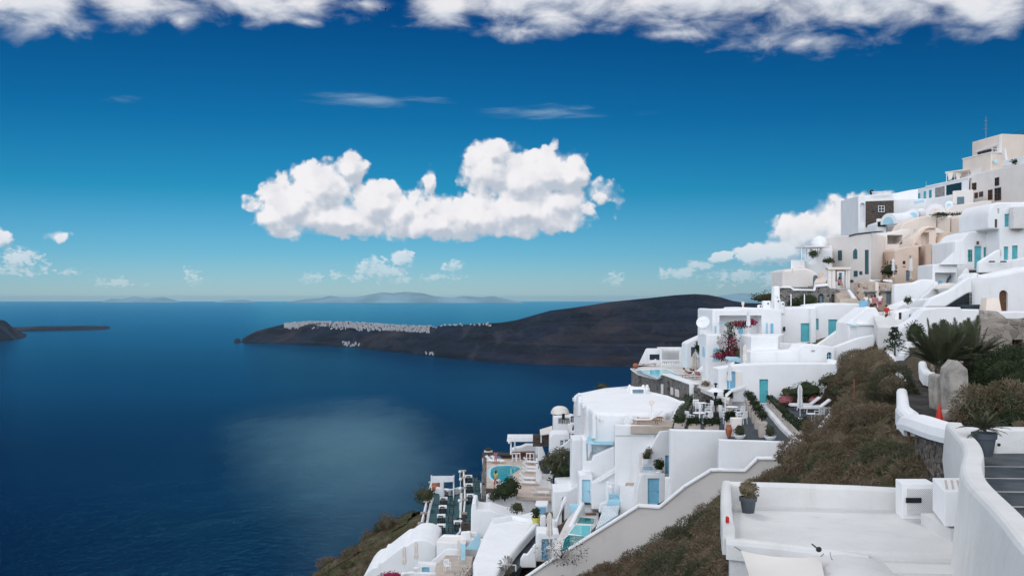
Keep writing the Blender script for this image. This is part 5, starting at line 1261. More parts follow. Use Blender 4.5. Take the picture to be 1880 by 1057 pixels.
r = block('house', 'white corner house with an arched blue window and side arch', 'house', 'white', [(1284,107),(1296.5,99),(1345,99),(1348,108)], W(0,614,99).z, -9)
on_face(r, plane(99), 'J', [('arch_shut',(440,740,532,930),'pale_blue')])
on_face(r, ((1284,107),(1296.5,99)), 'J', [('arch_shut',(302,720,334,870),'pale_blue')])
wallx('parapet', 'low white roof parapet beside the satellite dish', 'white', 'J', (258,560,262,480,300,490,330,500,440,486,445,560), 103.5, .5, 'parapet', .05)
# satellite dish
o = thing('satellite_dish', 'large white satellite dish on a post against the headland', 'satellite dish', W(1292,603,101))
rot = Matrix.Rotation(R(-38),3,'Y') @ Matrix.Rotation(R(52),3,'X'); ctr = W(1291,592,101)
MB().lathe(ctr, [(.02,-.02),(.45,.03),(.66,.09),(.68,.12),(.64,.11),(.42,.06),(.02,.02)], 24, rot).build('reflector', 'white_clean', o, smooth='all')
MB().tube(W(1294,606,101.2), ctr+Vector((.05,.15,-.05)), .06, .05, 8).build('mast', 'white_clean', o)
c = MB(); tip = ctr+rot@Vector((0,0,.55))
for a in (0,2.1,4.2): c.tube(ctr+rot@Vector((.6*math.cos(a),.6*math.sin(a),.1)), tip, .015, None, 4)
c.tube(tip, tip+rot@Vector((0,0,.12)), .05, None, 8); c.build('feed_arm', 'white_clean', o)
# terrace block in front
r = block('terrace_block', 'white terrace block with a flat rim in front of the bougainvillea', 'house', 'white', [(1358,99),(1379,92.5),(1428,93.5),(1440,101)], W(0,618,92.5).z, -9)
wallx('house', 'low white annex with a pale door left of the shaded wall', 'white', 'J', (1030,1080,1035,785,1180,782,1260,788,1260,1080), 91.5, 3, 'house', .1, ops=[('door',(1148,800,1200,980),'cream_grey'),('shut',(1040,840,1056,960),'pale_blue')])
wallx('house', 'upper white wall with a small arched turquoise window', 'white', 'K', (-330,770,-325,590,0,585,210,578,235,545,270,515,340,508,500,520,640,540,640,770), 91, 3, 'house', .1, ops=[('arch_win',(548,598,606,695),('dark_glass','pale_blue')),('hole',(370,576,412,596),None)])
wallx('terrace_wall', 'white curved terrace parapet below the teal doors', 'white', 'K', (-250,600,-245,478,50,492,180,500,265,498,310,530,310,620), 96, .6, 'parapet', .06)
r = wallx('house', 'long shaded white wall with a blue door on the planter terrace', 'white', 'K', (-690,1300,-690,790,-500,760,-300,742,0,735,300,734,640,733,660,690,680,1300), 88, 2.5, 'house', .1,
      ops=[('door',(108,45,232,372),'teal','N'),('shut',(1395,466,1510,722),'blue','L')])[0]
piece(r, 'alcove', 'cream_grey', 'L', (1515,470,1600,462,1600,690,1515,715), 88, .1, .02, -.04)
wallx('stair_parapet', 'slim white parapet sloping down from the blue shutter to the planter terrace', 'white', 'M', (775,255,860,180,1055,132,1062,150,870,215,790,290,775,330), 86.4, .35, 'parapet', .05)
wallx('terrace_wall', 'low white wall end below the slim parapet', 'white', 'M', (770,330,790,270,1060,150,1062,360,770,360), 87, .4, 'wall', .05)
# stair flight to the right: big slanting parapet, gabled little house
wallx('stair_parapet', 'great white stair parapet slanting up to the visitors', 'white', 'K', (330,560,430,520,560,432,780,272,1005,78,1035,78,1035,250,800,312,640,545,640,600,330,600), 98, .6, 'parapet', .08)
r = wallx('house', 'little white house with hipped white roof and blue door', 'white', 'K', (790,620,786,268,1005,92,1110,88,1160,180,1205,262,1290,290,1290,620), 94.5, 3.5, 'house', .1, ops=[('door',(1093,345,1196,482),'blue')])[0]
piece(r, 'eave', 'pale_blue', 'K', (780,272,895,296,895,308,780,284), 94.3, .4, .01, -.3)
piece(r, 'porch_post', 'white_clean', 'K', (797,300,810,300,810,492,797,492), 94, .15, .01)
piece(r, 'roof_edge', 'white_clean', 'K', (895,292,1295,292,1295,276,895,268), 94.4, .3, .02, -.12)
wallx('wall', 'white wall stepping up behind the scrub to the blue door', 'white', 'K', (635,900,638,534,690,520,770,490,905,440,1000,420,1090,402,1100,900), 92, .8, 'wall', .08, ops=[('shut',(712,644,776,672),'blue')])
wallx('gate', 'blue boarded gate at the head of the slanting parapet', 'blue', 'G', (124,540,126,412,228,408,228,470), 99, .12, 'gate', .02)
stairs('stairs', 'broad white steps with the visitors on them', 'old_white', W(1640,604,90.5), W(1626,572,96), 2.6, 9, h=4)
wallx('kerb_wall', 'dark coping behind the visitors on the steps', 'slate', 'G', (340,565,345,532,540,530,540,560), 97.5, .4, 'wall', .03)
r, pl = house('bridge_wall', 'white arched bridge wall over the path', 'wall', 'white', 'G', (612,1160,612,775,640,730,700,690,800,632,860,560,900,520,1000,505,1057,500,1057,1160,905,1160,902,800,884,738,852,714,800,748,732,832,697,925,688,1160), 86, 1.6, 0, [], .06, full=True)
c = MB(); c.rbox(W(1676,632,83.6), (1.3,.5,.45), .05)
tag(c.build('bench', 'white', loc=tuple(W(1676,632,83.6))), 'white masonry bench under the bridge arch', 'bench')
bush('shrub', 'dark shrub growing inside the bridge arch', 'shrub', tuple(W(1680,630,84.6)), (1.0,.4,1.25), 'leaf_dark', 700, .16)
# ================================================================ pool terrace
floor('pool_terrace', 'pale paved terrace around the upper pool', 'paving_white', [(1160,676),(1250,662),(1345,662),(1350,700),(1338,735),(1268,704)], -8.7)
o = thing('swimming_pool', 'turquoise rectangular pool on the upper terrace edge', 'pool', onz(1205,684,-8.7))
pp = zz('L', 150,445,550,430,725,508,560,522,440,546)
MB().prism([tuple(onz(x,y,-8.62)[:2]) for x,y in pp], -8.7, -8.64).build('water', 'pool_aqua', o)
cx_, cy_ = sum(p[0] for p in pp)/5, sum(p[1] for p in pp)/5
MB().prism([tuple(onz(cx_+(x-cx_)*1.08, cy_+(y-cy_)*1.18,-8.66)[:2]) for x,y in pp], -8.78, -8.665).build('coping', 'white_clean', o)
PW = ((1159.3,122),(1268,97))
r, pl = house('stone_wall', 'grey stone retaining wall under the upper pool terrace', 'wall', 'stone_grey', 'L', (68,720,70,442,165,512,325,556,430,578,500,512,700,582,890,650,890,960,500,830,300,790), PW, .8, 0, [('hole',(165,525,215,690),None),('door',(565,600,600,790),'shutter')], .04, full=True, rec=.4)
piece(r, 'coping', 'white', 'L', (66,440,68,420,165,492,325,536,430,560,500,492,700,562,892,630,892,652,700,584,500,514,430,580,325,558,165,514), PW, 1.0, .05, -.12)
piece(r, 'downpipe', 'white_clean', 'L', (502,640,524,640,524,780,502,780), PW, .15, .03, -.2)
piece(r, 'panel', 'cream_grey', 'L', (620,682,650,690,650,792,620,785), PW, .1, .02, -.08); piece(r, 'panel', 'cream_grey', 'L', (682,706,732,722,732,824,682,806), PW, .1, .02, -.08)
wallx('pillar', 'white square pillar at the near end of the stone retaining wall', 'white', 'L', (888,930,890,648,946,660,946,930), 96, .8, 'pillar', .05)
wallx('stone_wall', 'short grey stone wall right of the white pillar', 'stone_grey', 'L', (948,930,948,680,1050,712,1050,930), 95.2, .6, 'wall', .03)
wallx('stone_wall', 'thin wedge of stone wall behind the patio heater', 'stone_grey', 'L', (1062,930,1062,742,1180,805,1190,842,1190,930), 94.5, .4, 'wall', .03)
r = thing('pool_bar', 'white open sided pool bar with a slanted window wall', 'bar', W(1210,668,126))
pl = plane(127); mb = MB()
for P_ in ((172,380,180,352,275,152,300,146,322,146,322,380),(466,146,482,146,482,380,466,380),(322,146,466,146,466,228,322,228),(322,308,466,308,466,380,322,380)):
    slab(mb, pl, [pl.uv(*q) for q in zz('L', *P_)], .35, .006)
mb.build('wall', 'white', r)
piece(r, 'roof', 'white', 'L', (478,180,480,146,870,146,870,182), 126, 3.5, .06)
piece(r, 'rear_wall', 'white', 'L', (484,330,484,180,870,180,870,340), 130.5, .3, .03)
for x in (480,752):
    piece(r, 'post', 'white', 'L', (x-14,400,x-14,132,x+14,132,x+14,400), 125.6, .35, .03)
r = thing('balustrade', 'white balustrade of slim balusters beside the upper pool', 'balustrade', W(1235,672,122))
for i in range(14):
    px, py = zz('L', 496+24*i, 402+1.0*i)[0]; b_ = W(px, py, 121.5)
    MB().lathe(b_, [(.05,0),(.075,.12),(.11,.3),(.06,.5),(.075,.68)], 8).build('baluster', 'white', r, smooth=True)
piece(r, 'rail', 'white', 'L', (484,325,484,308,850,308,850,325), 121.4, .3, .04, -.05)
wallx('house', 'white stepped wall with dark doorway right of the pool bar', 'white', 'L', (826,420,830,85,870,60,1000,0,1130,-60,1130,420), 112, 3, 'house', .1, ops=[('door',(896,126,956,290),'shutter')])
wallx('awning', 'pale blue awning slab over the doorway', 'pale_blue', 'L', (916,300,930,266,1100,262,1104,300), 109, 1.2, 'awning', .03)
wallx('awning', 'pale blue slatted roof piece right of the arched window', 'pale_blue', 'L', (1385,290,1400,262,1560,268,1600,320,1560,345,1420,310), 94, .6, 'awning', .03)
wallx('stair_parapet', 'white parapet sloping up behind the sunbathers', 'white', 'L', (985,470,1000,440,1150,330,1230,320,1320,280,1360,265,1380,280,1380,470), 103, .6, 'parapet', .06)
wallx('parapet', 'slim white parapet slanting to the pillar right of the sunbathers', 'white', 'L', (1180,720,1200,690,1320,600,1330,430,1500,330,1510,350,1390,440,1390,740,1180,760), 93, .5, 'parapet', .06)
# ================================================================ planter terrace
floor('planter_terrace', 'dark slate floor of the planter terrace', 'slate', [(1231,790),(1336,792),(1336,808),(1456,812),(1408,742),(1392,736),(1340,733),(1262,736)], -9.95)
wallx('terrace_wall', 'tall white front wall of the planter terrace left half', 'white', 'p', (1231,960,1231,789,1337,791.5,1337,960), 73.1, .8, 'wall', .06)
wallx('terrace_wall', 'white front wall of the planter terrace right half', 'white', 'p', (1320,900,1320,807,1452,811,1460,803,1466,806,1478,812,1478,900), 67.9, .5, 'wall', .06)
lowwall('kerb', 'white kerb along the right of the planter terrace', 'white', [onz(1405,742,-9.55), onz(1437,778,-9.55), onz(1470,808,-9.55)], .7, .45, 'kerb')
floor('lounge_terrace', 'dark slate lounge terrace beside the scrub', 'slate', [(1418,740),(1450,735),(1548,752),(1548,757),(1473,806),(1466,803)], -9.45)
# ================================================================ domed roof house
rz_ = -9.77
r = block('house', 'big white house with a broad rounded roof left of the hedge', 'house', 'white', [(1053,99.5),(1091,84),(1222,84),(1243,86),(1255,93.5),(1165,107),(1110,107)], rz_, -21, bev=.25)
PD = ((1053,99.5),(1091,84))
on_face(r, PD, 'O', [('arch_shut',(632,330,672,480),'cream_grey'),('arch_shut',(745,395,792,742),'cream_grey'),('arch_shut',(862,530,902,745),'cream_grey')])
for x, y0, y1 in ((708,205,480),(820,350,790),(910,440,790)): piece(r, 'pilaster', 'white', 'O', (x-12,y0,x+12,y0,x+12,y1,x-12,y1), PD, .3, .04, -.2)
for x in (640,700,760,815,960,1010): piece(r, 'roof_rib', 'white', 'O', (x-10,205+(x-620)*.78,x+14,212+(x-620)*.78,x+14,268+(x-620)*.78,x-10,258+(x-620)*.78), PD, .25, .05, -.14)
piece(r, 'lamp', 'pale_stone', 'L', (320,905,360,900,370,930,330,942), 95, .15, .02, -.05)
piece(r, 'corner_cap', 'white', 'O', (680,190,700,160,740,172,745,195), 98.5, .5, .05)
pts = [onz(1060,723,rz_+.12), onz(1110,712.5,rz_+.12), onz(1160,708,rz_+.12), onz(1190,718,rz_+.12), onz(1225,726,rz_+.12), onz(1252,737,rz_+.12)]
lowwall('parapet', 'low white curb around the back of the rounded roof', 'white', pts, .35, .35, 'parapet')
o = thing('skylight', 'white box skylight with a grey pane on the rounded roof', 'skylight', onz(1170,722,rz_))
MB().rbox(onz(1170,722,rz_)+Vector((0,0,.3)), (1.6,1.2,.7), .12).build('frame', 'white', o); MB().rbox(onz(1170,722,rz_)+Vector((0,-.62,.28)), (1.1,.06,.35), .02).build('pane', 'grey_blue', o)
for i, x in enumerate((1156,1181,1188)):
    b_ = onz(x,719,rz_); o = MB().lathe(b_, [(.32,-.1),(.3,.3),(.16,.5),(.2,.55),(.06,.75)], 12)
    tag(o.build('chimney', 'white', loc=tuple(b_), smooth=True), ['rounded white roof knob left of the skylight','white roof knob just right of the skylight','outermost white roof knob right of the skylight'][i], 'chimney')
o = thing('roof_lamp', 'round white floodlight on a post on the rounded roof', 'lamp', onz(1196,758,rz_))
b_ = onz(1196,758,rz_); MB().tube(b_, b_+Vector((0,0,.75)), .05, None, 8).build('post', 'white_clean', o)
MB().lathe(b_+Vector((0,0,.85)), [(.05,-.12),(.2,-.02),(.22,.06)], 14, Matrix.Rotation(R(80),3,'X')).build('head', 'cream', o)
bush('shrub', 'dark round bush showing behind the rounded roof', 'shrub', tuple(W(1107,716,124)), (1.1,.8,.6), 'leaf_olive', 300, .16)
wallx('terrace_wall', 'curved white wall between the rounded roof and the hedge', 'white', 'p', (1222,800,1226,783,1240,756,1252,736,1258,737,1247,770,1240,800), 84.5, .6, 'wall', .08)
# terrace box with lounger
r = block('terrace_box', 'large white terrace cube with a sunken lounger deck', 'house', 'white', [(1128.5,80),(1236,80),(1238,83.8),(1131,83.8)], -10.9, -22, bev=.12)
piece(r, 'front_parapet', 'white', 'p', (1128.5,800,1128.5,779.5,1236,782,1236,800), 79.9, .4, .08)
piece(r, 'side_parapet', 'white', 'p', (1150,781,1156,766,1163,766,1163,781), 81.5, 2.2, .06)
c = MB().prism([tuple(onz(x,y,-10.2)[:2]) for x,y in ((1158,779),(1234,780),(1238,768),(1160,768))], -10.9, -10.32); c.build('deck', 'sand_floor', r)
# ================================================================ central stair court
wallx('house', 'white wall behind the pale blue awning', 'white', 'R', (185,700,190,168,345,160,480,150,660,140,670,700), 87.5, 3, 'house', .08, ops=[('door',(555,222,656,300),'blue')])
o = thing('awning', 'sloping pale blue awning on thin posts', 'awning', W(1100,812,84))
z1_, z2_ = W(0,798,86).z, W(0,815,83).z
vs = [W(1080,798.5,86.5), W(1126,797,86.5), W(1126,814.5,83), W(1076.5,813,83)]
MB().add([tuple(v) for v in vs]+[tuple(v-Vector((0,0,.1))) for v in vs], [(0,1,2,3),(7,6,5,4),(0,4,5,1),(1,5,6,2),(2,6,7,3),(3,7,4,0)]).build('roof', 'pale_blue', o)
for x, y1 in ((1078,845),(1090,830)): MB().tube(W(x,813.5,83.1), W(x,y1,83.1), .05, None, 6).build('post', 'blue', o)
wallx('house', 'white terrace wall with a slanting top under the awning', 'white', 'R', (305,960,308,168,350,162,358,408,412,412,425,352,660,250,676,252,676,960), 82.8, 2.4, 'house', .08)
r = wallx('stair_parapet', 'long white stair parapet slanting up from the light blue door', 'white', 'R', (412,960,416,660,490,612,700,475,930,340,1060,195,1180,82,1196,76,1200,420,960,470,860,620,770,760,760,960), 80.6, .7, 'parapet', .06)[0]
piece(r, 'handrail_ledge', 'white_clean', 'R', (490,640,500,628,940,352,946,366,505,646), 80.5, .2, .02, -.22)
wallx('house', 'tall white wall with a narrow blue door and hanging pots', 'white', 'R', (985,960,990,420,1190,72,1310,56,1312,960), 79.2, 2.5, 'house', .08, ops=[('door',(1252,345,1306,590),'blue')])
r = wallx('house', 'white pier with a light blue door', 'white', 'R', (268,1010,270,570,340,560,420,562,424,640,424,1010), 81.3, 2, 'house', .06, ops=[('door',(302,622,400,888),'pale_blue')])[0]
piece(r, 'threshold', 'slate', 'R', (300,896,306,882,398,888,398,900), 81.2, .4, .01, -.25)
wallx('house', 'white garden wall left of the blue steps', 'white', 'R', (420,1010,424,640,500,640,590,648,590,1010), 81.8, .6, 'wall', .05)
stairs('stairs', 'pale blue painted steps in the stair court', 'pale_blue', W(1127,921,78.5), W(1131.5,896,81.5), 1.0, 8)
wallx('pillar', 'small white gate pillar beside the blue steps', 'white', 'R', (578,900,582,655,610,650,612,900), 78.8, .4, 'pillar', .05)
o = thing('urn', 'white urn beside the blue steps', 'urn', W(1122,905,78.8)); MB().lathe(W(1122,905,78.8), [(.12,0),(.2,.25),(.26,.5),(.18,.68),(.22,.75)], 14).build('body', 'white_clean', o, smooth=True)
wallx('house', 'white stair block with a flat top in the stair court', 'white', 'R', (738,1090,740,722,910,722,925,730,960,620,985,560,985,1090), 78.4, 1.6, 'house', .06)
stairs('stairs', 'stone edged white steps above the stair block', 'stone_beige', W(1160,897,79.1), W(1167,873,81.2), 1.2, 6)
wallx('house', 'white front wall with a blue panelled door', 'white', 'R', (905,1060,925,740,975,562,1000,556,1255,556,1262,600,1370,604,1370,1060), 77, 2, 'house', .08, ops=[('door',(1052,606,1187,905),'blue')])
o = thing('lattice_screen', 'blue wooden lattice screen on the ledge', 'lattice', W(1188,866,78.6))
c = MB(); pl = plane(78.7)
for i in range(9): x = 1180+2.1*i; c.tube(W(x,856.5,78.7), W(x,867.5,78.7), .03, None, 4)
for i in range(4): c.tube(W(1179.5,857.5+3.2*i,78.68), W(1198,857.5+3.2*i,78.68), .03, None, 4)
c.build('slats', 'blue', o)
o = thing('pillar', 'slim rough cream pillar at the turn of the steps', 'pillar', W(1177,870,78)); c = MB()
for i in range(8): c.rbox(W(1177-i*.6, 832+i*6, 78), (.26,.26,.27), .06)
c.build('shaft', 'cream_grey', o)
wallx('wall', 'inner white ramp wall zigzagging below the planter terrace', 'white', 'p', (1221,960,1222,876,1258,878,1302,847,1323,848,1323,960), 73.4, .4, 'wall', .06)
# ================================================================ the long boundary wall
JP = ((1549,65.5),(1000,70))
r, pl = house('boundary_wall', 'long pinkish boundary wall stepping down the slope with white coping', 'wall', 'render_pink', 'p', (960,1066,1000,1036,1173,928,1211,930,1257,892,1305,863,1320,862,1367,863,1390,841,1421,841,1453,811,1472,809,1500,790,1523,760,1549,759,1565,759,1565,800,1510,850,1440,905,1380,950,1300,1010,1180,1075,1050,1140,960,1150), JP, .45, 0, [('win',(1294,905,1304,917),('dark_glass','white_clean'))], .04, full=True, rec=.3)
top = [(955,1064),(1000,1033),(1173,925),(1211,927.5),(1257,889.5),(1305,860),(1320,859.5),(1367,860.5),(1390,838.5),(1421,838.5),(1453,808.5),(1472,806.5),(1500,787.5),(1523,757),(1549,756),(1566,756)]
mb = MB()
for (ax, ay), (bx, by) in zip(top, top[1:]):
    a = pl.pt(ax, ay, .25); b = pl.pt(bx, by, .25)
    d = (b-a).normalized(); up = Vector((-d.z*0, 0, 0)); n2 = Vector((pl.n.x, pl.n.y, 0)); u2 = d.cross(n2).normalized()*-1
    if u2.z < 0: u2 = -u2
    a2, b2 = a-d*.03, b+d*.03; vs = []
    for q in (a2, b2):
        for s_, t_ in ((-.34,-.10),(-.34,.0),(-.27,.045),(.27,.045),(.34,0),(.34,-.10)): vs.append(q+n2*s_+u2*t_)
    mb.add(vs, [(i,(i+1)%6,6+(i+1)%6,6+i) for i in range(6)]+[(5,4,3,2,1,0),(6,7,8,9,10,11)])
mb.build('coping', 'white', r)
wp = PL(*JP); piece(r, 'window_frame', 'white_clean', 'p', (1291,902,1307,901.5,1307,919,1291,919.5), JP, .06, .01, -.05)
mb = MB(); P_ = [wp.uv(*q) for q in ((1295,905.5),(1303.5,905.5),(1303.5,916),(1295,916))]; slab(mb, wp, P_, .02, .003, w0=-.06); mb.build('pane', 'black', r)
c = MB().path([wp.pt(1334,868,-.04), wp.pt(1333.5,900,-.04)], .02, 4); tag(c.build('downpipe', 'steel', loc=tuple(wp.pt(1334,868,-.04))), 'thin pipe running down the boundary wall', 'pipe')
# ================================================================ plunge pools and lane
floor('pool_court', 'white paved court with two plunge pools behind the boundary wall', 'paving_white', [(1068,921),(1100,925),(1098,960),(1075,985),(1030,1016),(1012,1012),(1040,955)], -17.55)
for lb, mt_, pts in (('small deep green plunge pool', 'pool_green', (880,440,920,372,1085,388,1078,450)), ('larger deep green plunge pool at the boundary wall', 'pool_green', (700,780,738,620,785,578,975,592,880,680)),
                     ('pale shallow pool basin between the two plunge pools', 'pool_aqua', (790,560,860,462,1040,470,1034,560,985,585))):
    pp = zz('S', *pts); o = thing('plunge_pool', lb, 'pool', onz(*pp[0], -17.5)); zw = -17.47
    MB().prism([tuple(onz(x,y,zw)[:2]) for x,y in pp], zw-.05, zw).build('water', mt_, o)
    cx_, cy_ = sum(p[0] for p in pp)/len(pp), sum(p[1] for p in pp)/len(pp)
    MB().prism([tuple(onz(cx_+(x-cx_)*1.07, cy_+(y-cy_)*1.10, zw-.02)[:2]) for x,y in pp], zw-.07, zw-.015).build('coping', 'white_clean', o)
b_ = onz(1085,944,-17.5); tag(MB().rbox(b_+Vector((0,0,.06)), (.85,.25,.1), .02).build('door_mat', 'rust', loc=tuple(b_)), 'rust brown mat in front of the small plunge pool', 'mat')
lowwall('wall', 'white slanting wall along the left of the plunge pools', 'white', [W(1069,921,80.9), W(1058,942,78.5), W(1045,968,76), W(1034,993,74)], 1.6, .4)
r = thing('lattice_canopy', 'pale blue lattice panel sloping beside the plunge pools', 'lattice', W(1115,945,76))
vs = [W(1109,929,78.3), W(1137.5,929,78.3), W(1134,946,76.2), W(1093,972,74)]
MB().add([tuple(v) for v in vs]+[tuple(v-Vector((0,0,.12))) for v in vs], [(0,1,2,3),(7,6,5,4),(0,4,5,1),(1,5,6,2),(2,6,7,3),(3,7,4,0)]).build('panel', 'pale_blue', r)
c = MB()
for i in range(12):
    f = (i+.5)/12; c.tube(vs[0].lerp(vs[1],f)+Vector((0,0,.03)), vs[3].lerp(vs[2],f)+Vector((0,0,.03)), .035, None, 4)
for i in range(7):
    f = (i+.5)/7; c.tube(vs[0].lerp(vs[3],f)+Vector((0,0,.05)), vs[1].lerp(vs[2],f)+Vector((0,0,.05)), .03, None, 4)
c.build('slats', 'white_clean', r)
wallx('wall', 'white upstand behind the lattice panel', 'white', 'Z', (520,420,530,335,600,318,722,322,722,420), 79, .5, 'wall', .06)
floor('lane', 'dark grey lane running down between the white walls', 'slate', [(975,962),(1012,960),(1046,912),(1052,920),(1040,968),(985,1010),(950,1045),(920,1060),(905,1062),(945,1005)], -20.4)
wallx('house', 'white walled terrace with a narrow arched passage', 'white', 'S', (605,470,608,70,800,64,850,20,938,8,940,470), 87, 3.5, 'house', .1, ops=[('arch_hole',(704,136,770,440),None)], rec=2.0)
r = wallx('stair_parapet', 'white curling stair parapet beside the arched passage', 'white', 'S', (560,590,572,470,600,425,640,405,680,330,705,210,722,165,742,140,765,150,772,200,735,235,705,330,672,420,640,560,630,600), 84, .5, 'parapet', .1)
block('terrace_block', 'little walled terrace above the arched passage with beige floor', 'house', 'white', [(1018,96),(1036,87.3),(1068,87.6),(1064,97)], W(0,901,88).z-.25, -22)
piece(bpy.data.objects['terrace_block'], 'floor', 'sand_floor', 'S', (700,62,735,10,832,12,800,62), 89.5, .3, .01) if False else None
wallx('house', 'pale blue side wall with a small door by the plunge pools', 'pale_blue', 'S', (795,470,798,232,897,232,897,300,850,380,845,470), 82.4, .5, 'wall', .03)
r = wallx('house', 'white framed hut with a blue door beside the lane', 'white', 'S', (405,890,410,590,420,560,436,550,676,568,682,620,682,890), 76.5, 2.2, 'house', .1, ops=[('hole',(470,626,595,885),None)], rec=.8)[0]
pl = plane(76.9); u0, z1 = pl.uv(*zz('S',474,630)[0]); u1, z0 = pl.uv(*zz('S',536,884)[0])
opening(r, pl, 'door', u0, u1, z0, z1, 'blue', rec=.2)
wallx('lane_wall', 'low white wall closing the lane beside the framed hut', 'white', 'S', (215,960,225,860,262,800,300,810,390,690,405,690,408,960), 75.5, .4, 'wall', .08)
wallx('lane_wall', 'rounded white wall stub at the head of the lane', 'white', 'S', (515,640,520,520,560,500,570,430,600,405,635,425,640,520,600,640), 80, .8, 'wall', .12)
wallx('lane_wall', 'white cubic pier beside the yellow pot', 'white', 'S', (452,490,455,370,470,362,520,362,522,490), 86, .7, 'pillar', .06)
tag(MB().path([W(924,1036,72), W(947,1037,72.5), W(947,1048,72.5)], .05, 5).build('railing', 'white_clean', loc=tuple(W(924,1036,72))), 'white pipe railing at the foot of the lane', 'railing')
# ================================================================ kidney pool deck
ZD = -21.0
floor('pool_deck', 'pinkish paved deck around the kidney pool', 'paving_pink', zz('P', 112,365,380,372,840,415,960,560,960,800,1112,800,1104,935,600,912,165,862,130,560), ZD)
def smooth_poly(pp, k=3):
    for _ in range(k):
        q = []
        for i in range(len(pp)):
            a, b = pp[i], pp[(i+1)%len(pp)]; q += [(a[0]*.75+b[0]*.25, a[1]*.75+b[1]*.25), (a[0]*.25+b[0]*.75, a[1]*.25+b[1]*.75)]
        pp = q
    return pp
o = thing('swimming_pool', 'kidney shaped turquoise pool on the pink deck', 'pool', onz(925,870,ZD))
kd = [(228,600),(240,520),(330,490),(480,486),(600,498),(650,520),(600,555),(535,590),(520,630),(565,665),(500,708),(400,716),(310,700),(240,655)]
K1 = smooth_poly([tuple(onz(*zz('P',*q)[0], ZD+.06)[:2]) for q in kd]); K0 = smooth_poly([tuple(onz(*zz('P', 400+(q[0]-405)*1.13-6, 600+(q[1]-600)*1.10)[0], ZD+.04)[:2]) for q in kd])
MB().prism(K1, ZD, ZD+.06).build('water', 'pool_teal', o); MB().prism(K0, ZD, ZD+.045).build('coping', 'pale_blue', o)
r = thing('bar_counter', 'dark brown bar counter behind the kidney pool', 'bar', onz(960,842,ZD))
piece(r, 'counter', 'brown', 'P', (505,420,508,318,825,305,828,420), 129.5, .6, .02); piece(r, 'counter_top', 'brown', 'P', (495,318,495,306,840,296,840,308), 129.2, 1.0, .02, -.1)
piece(r, 'side_counter', 'stone_dark', 'P', (380,390,382,318,505,315,505,390), 129.7, .6, .02)
o = thing('pergola', 'white slatted pergola over the pool bar', 'pergola', W(962,830,130)); 
for x,Y in ((938,127),(945,131),(985,127)): MB().tube(W(x,806,Y), W(x,834,Y), .14, None, 4).build('post', 'white_clean', o)
zt = W(0,806,128).z; c = MB()
for i in range(8): c.box(W(961,806,126.5+i*.8)*1.0+Vector((0,0,zt-W(0,806,126.5+i*.8).z)), (4.2,.22,.14))
for x in (934.5,988): c.box((W(x,806,129).x, 129.3, zt-.14), (.2,6.6,.2))
c.build('slats', 'white_clean', o); c = MB()
for i in range(5): c.box(W(936+12.5*i,804,126.2), (.5,.3,.16), .3, .12*(-1)**i)
c.build('canvas_roll', 'white_clean', o)
wallx('house', 'white bar room behind the brown counter', 'white', 'P', (525,420,528,270,560,250,650,238,720,206,900,208,900,420), 131, 2, 'house', .06)
wallx('stair_parapet', 'tall white flank wall tapering down beside the bar', 'white', 'P', (888,420,892,150,905,125,930,170,985,320,1010,420), 124, .8, 'parapet', .08)
wallx('parapet', 'low stone parapet at the sea edge of the pink deck', 'stone_dark', 'P', (112,380,114,306,300,304,500,316,500,345,220,345,190,380), 129, .4, 'parapet', .03)
for i, (x,y) in enumerate(((558,425),(617,425),(752,425),(804,425))):
    px, py = zz('P', x, y)[0]; inst('stool', mk_stool, tuple(onz(px,py,ZD)), .1, ['white bar stool leftmost at the brown counter','second white bar stool from the left at the brown counter','third white bar stool from the left at the brown counter','white bar stool rightmost at the brown counter'][i], 'white bar stools at the brown counter', 1.35)
LW = mk_lounger('white_clean','white_clean')
for i,(x,y,a,lb) in enumerate(((255,445,150,'white sun lounger with a towel by the sea edge left'),(335,445,150,'white sun lounger beside the one with the towel'),(790,465,165,'white sun lounger farthest back right of the kidney pool'),(785,540,165,'white sun lounger second row right of the kidney pool'),(785,588,165,'white sun lounger third row right of the kidney pool'),
        (745,690,165,'white sun lounger near the pool steps upper of the pair'),(745,752,165,'white sun lounger near the pool steps lower of the pair'),(930,892,170,'white sun lounger alone at the front edge of the pink deck'),(430,790,150,'white sun lounger behind the dark bush on the deck'))):
    px, py = zz('P', x, y)[0]; inst('lounger_w', LW, tuple(onz(px,py,ZD)), R(a+180), lb, 'white sun loungers around the kidney pool')
b_ = onz(*zz('P',318,405)[0], ZD); tag(MB().rbox(b_+Vector((0,0,.46)), (.9,.5,.05), .02, .2).build('towel', 'cloth_blue', loc=tuple(b_)), 'blue striped towel lying on a lounger by the sea edge', 'towel')
b_ = onz(*zz('P',200,372)[0], ZD); potted('white tapered pot with a low plant at the deck corner', tuple(b_), 'round', 1.1, .9, 'white_clean', 'leaf_olive', (.45,.45,.25), 120, .14)
wallx('wall', 'white wall descending along the steps of the pink deck', 'white', 'P', (858,800,860,392,885,390,905,470,945,600,948,800), 112, .6, 'wall', .06)
stairs('stairs', 'white steps down to the pink deck with grey risers', 'old_white', W(1001,895,109.5), W(1001,869,114), 1.25, 10)
wallx('wall', 'white jagged wall right of the deck steps', 'white', 'P', (1040,800,1044,590,1070,560,1112,590,1085,700,1112,800,1112,830,1050,830), 109, .5, 'wall', .05)
wallx('stone_wall', 'low dark stone wall at the front of the pink deck', 'stone_dark', 'P', (165,900,165,812,480,815,612,822,612,900), 106.5, .6, 'wall', .03)
wallx('stone_wall', 'grey stone edge wall between the green deck and the pink deck', 'stone_grey', 'p', (884,938,884,872,888,838,893,842,893,938), 108, .5, 'wall', .02)
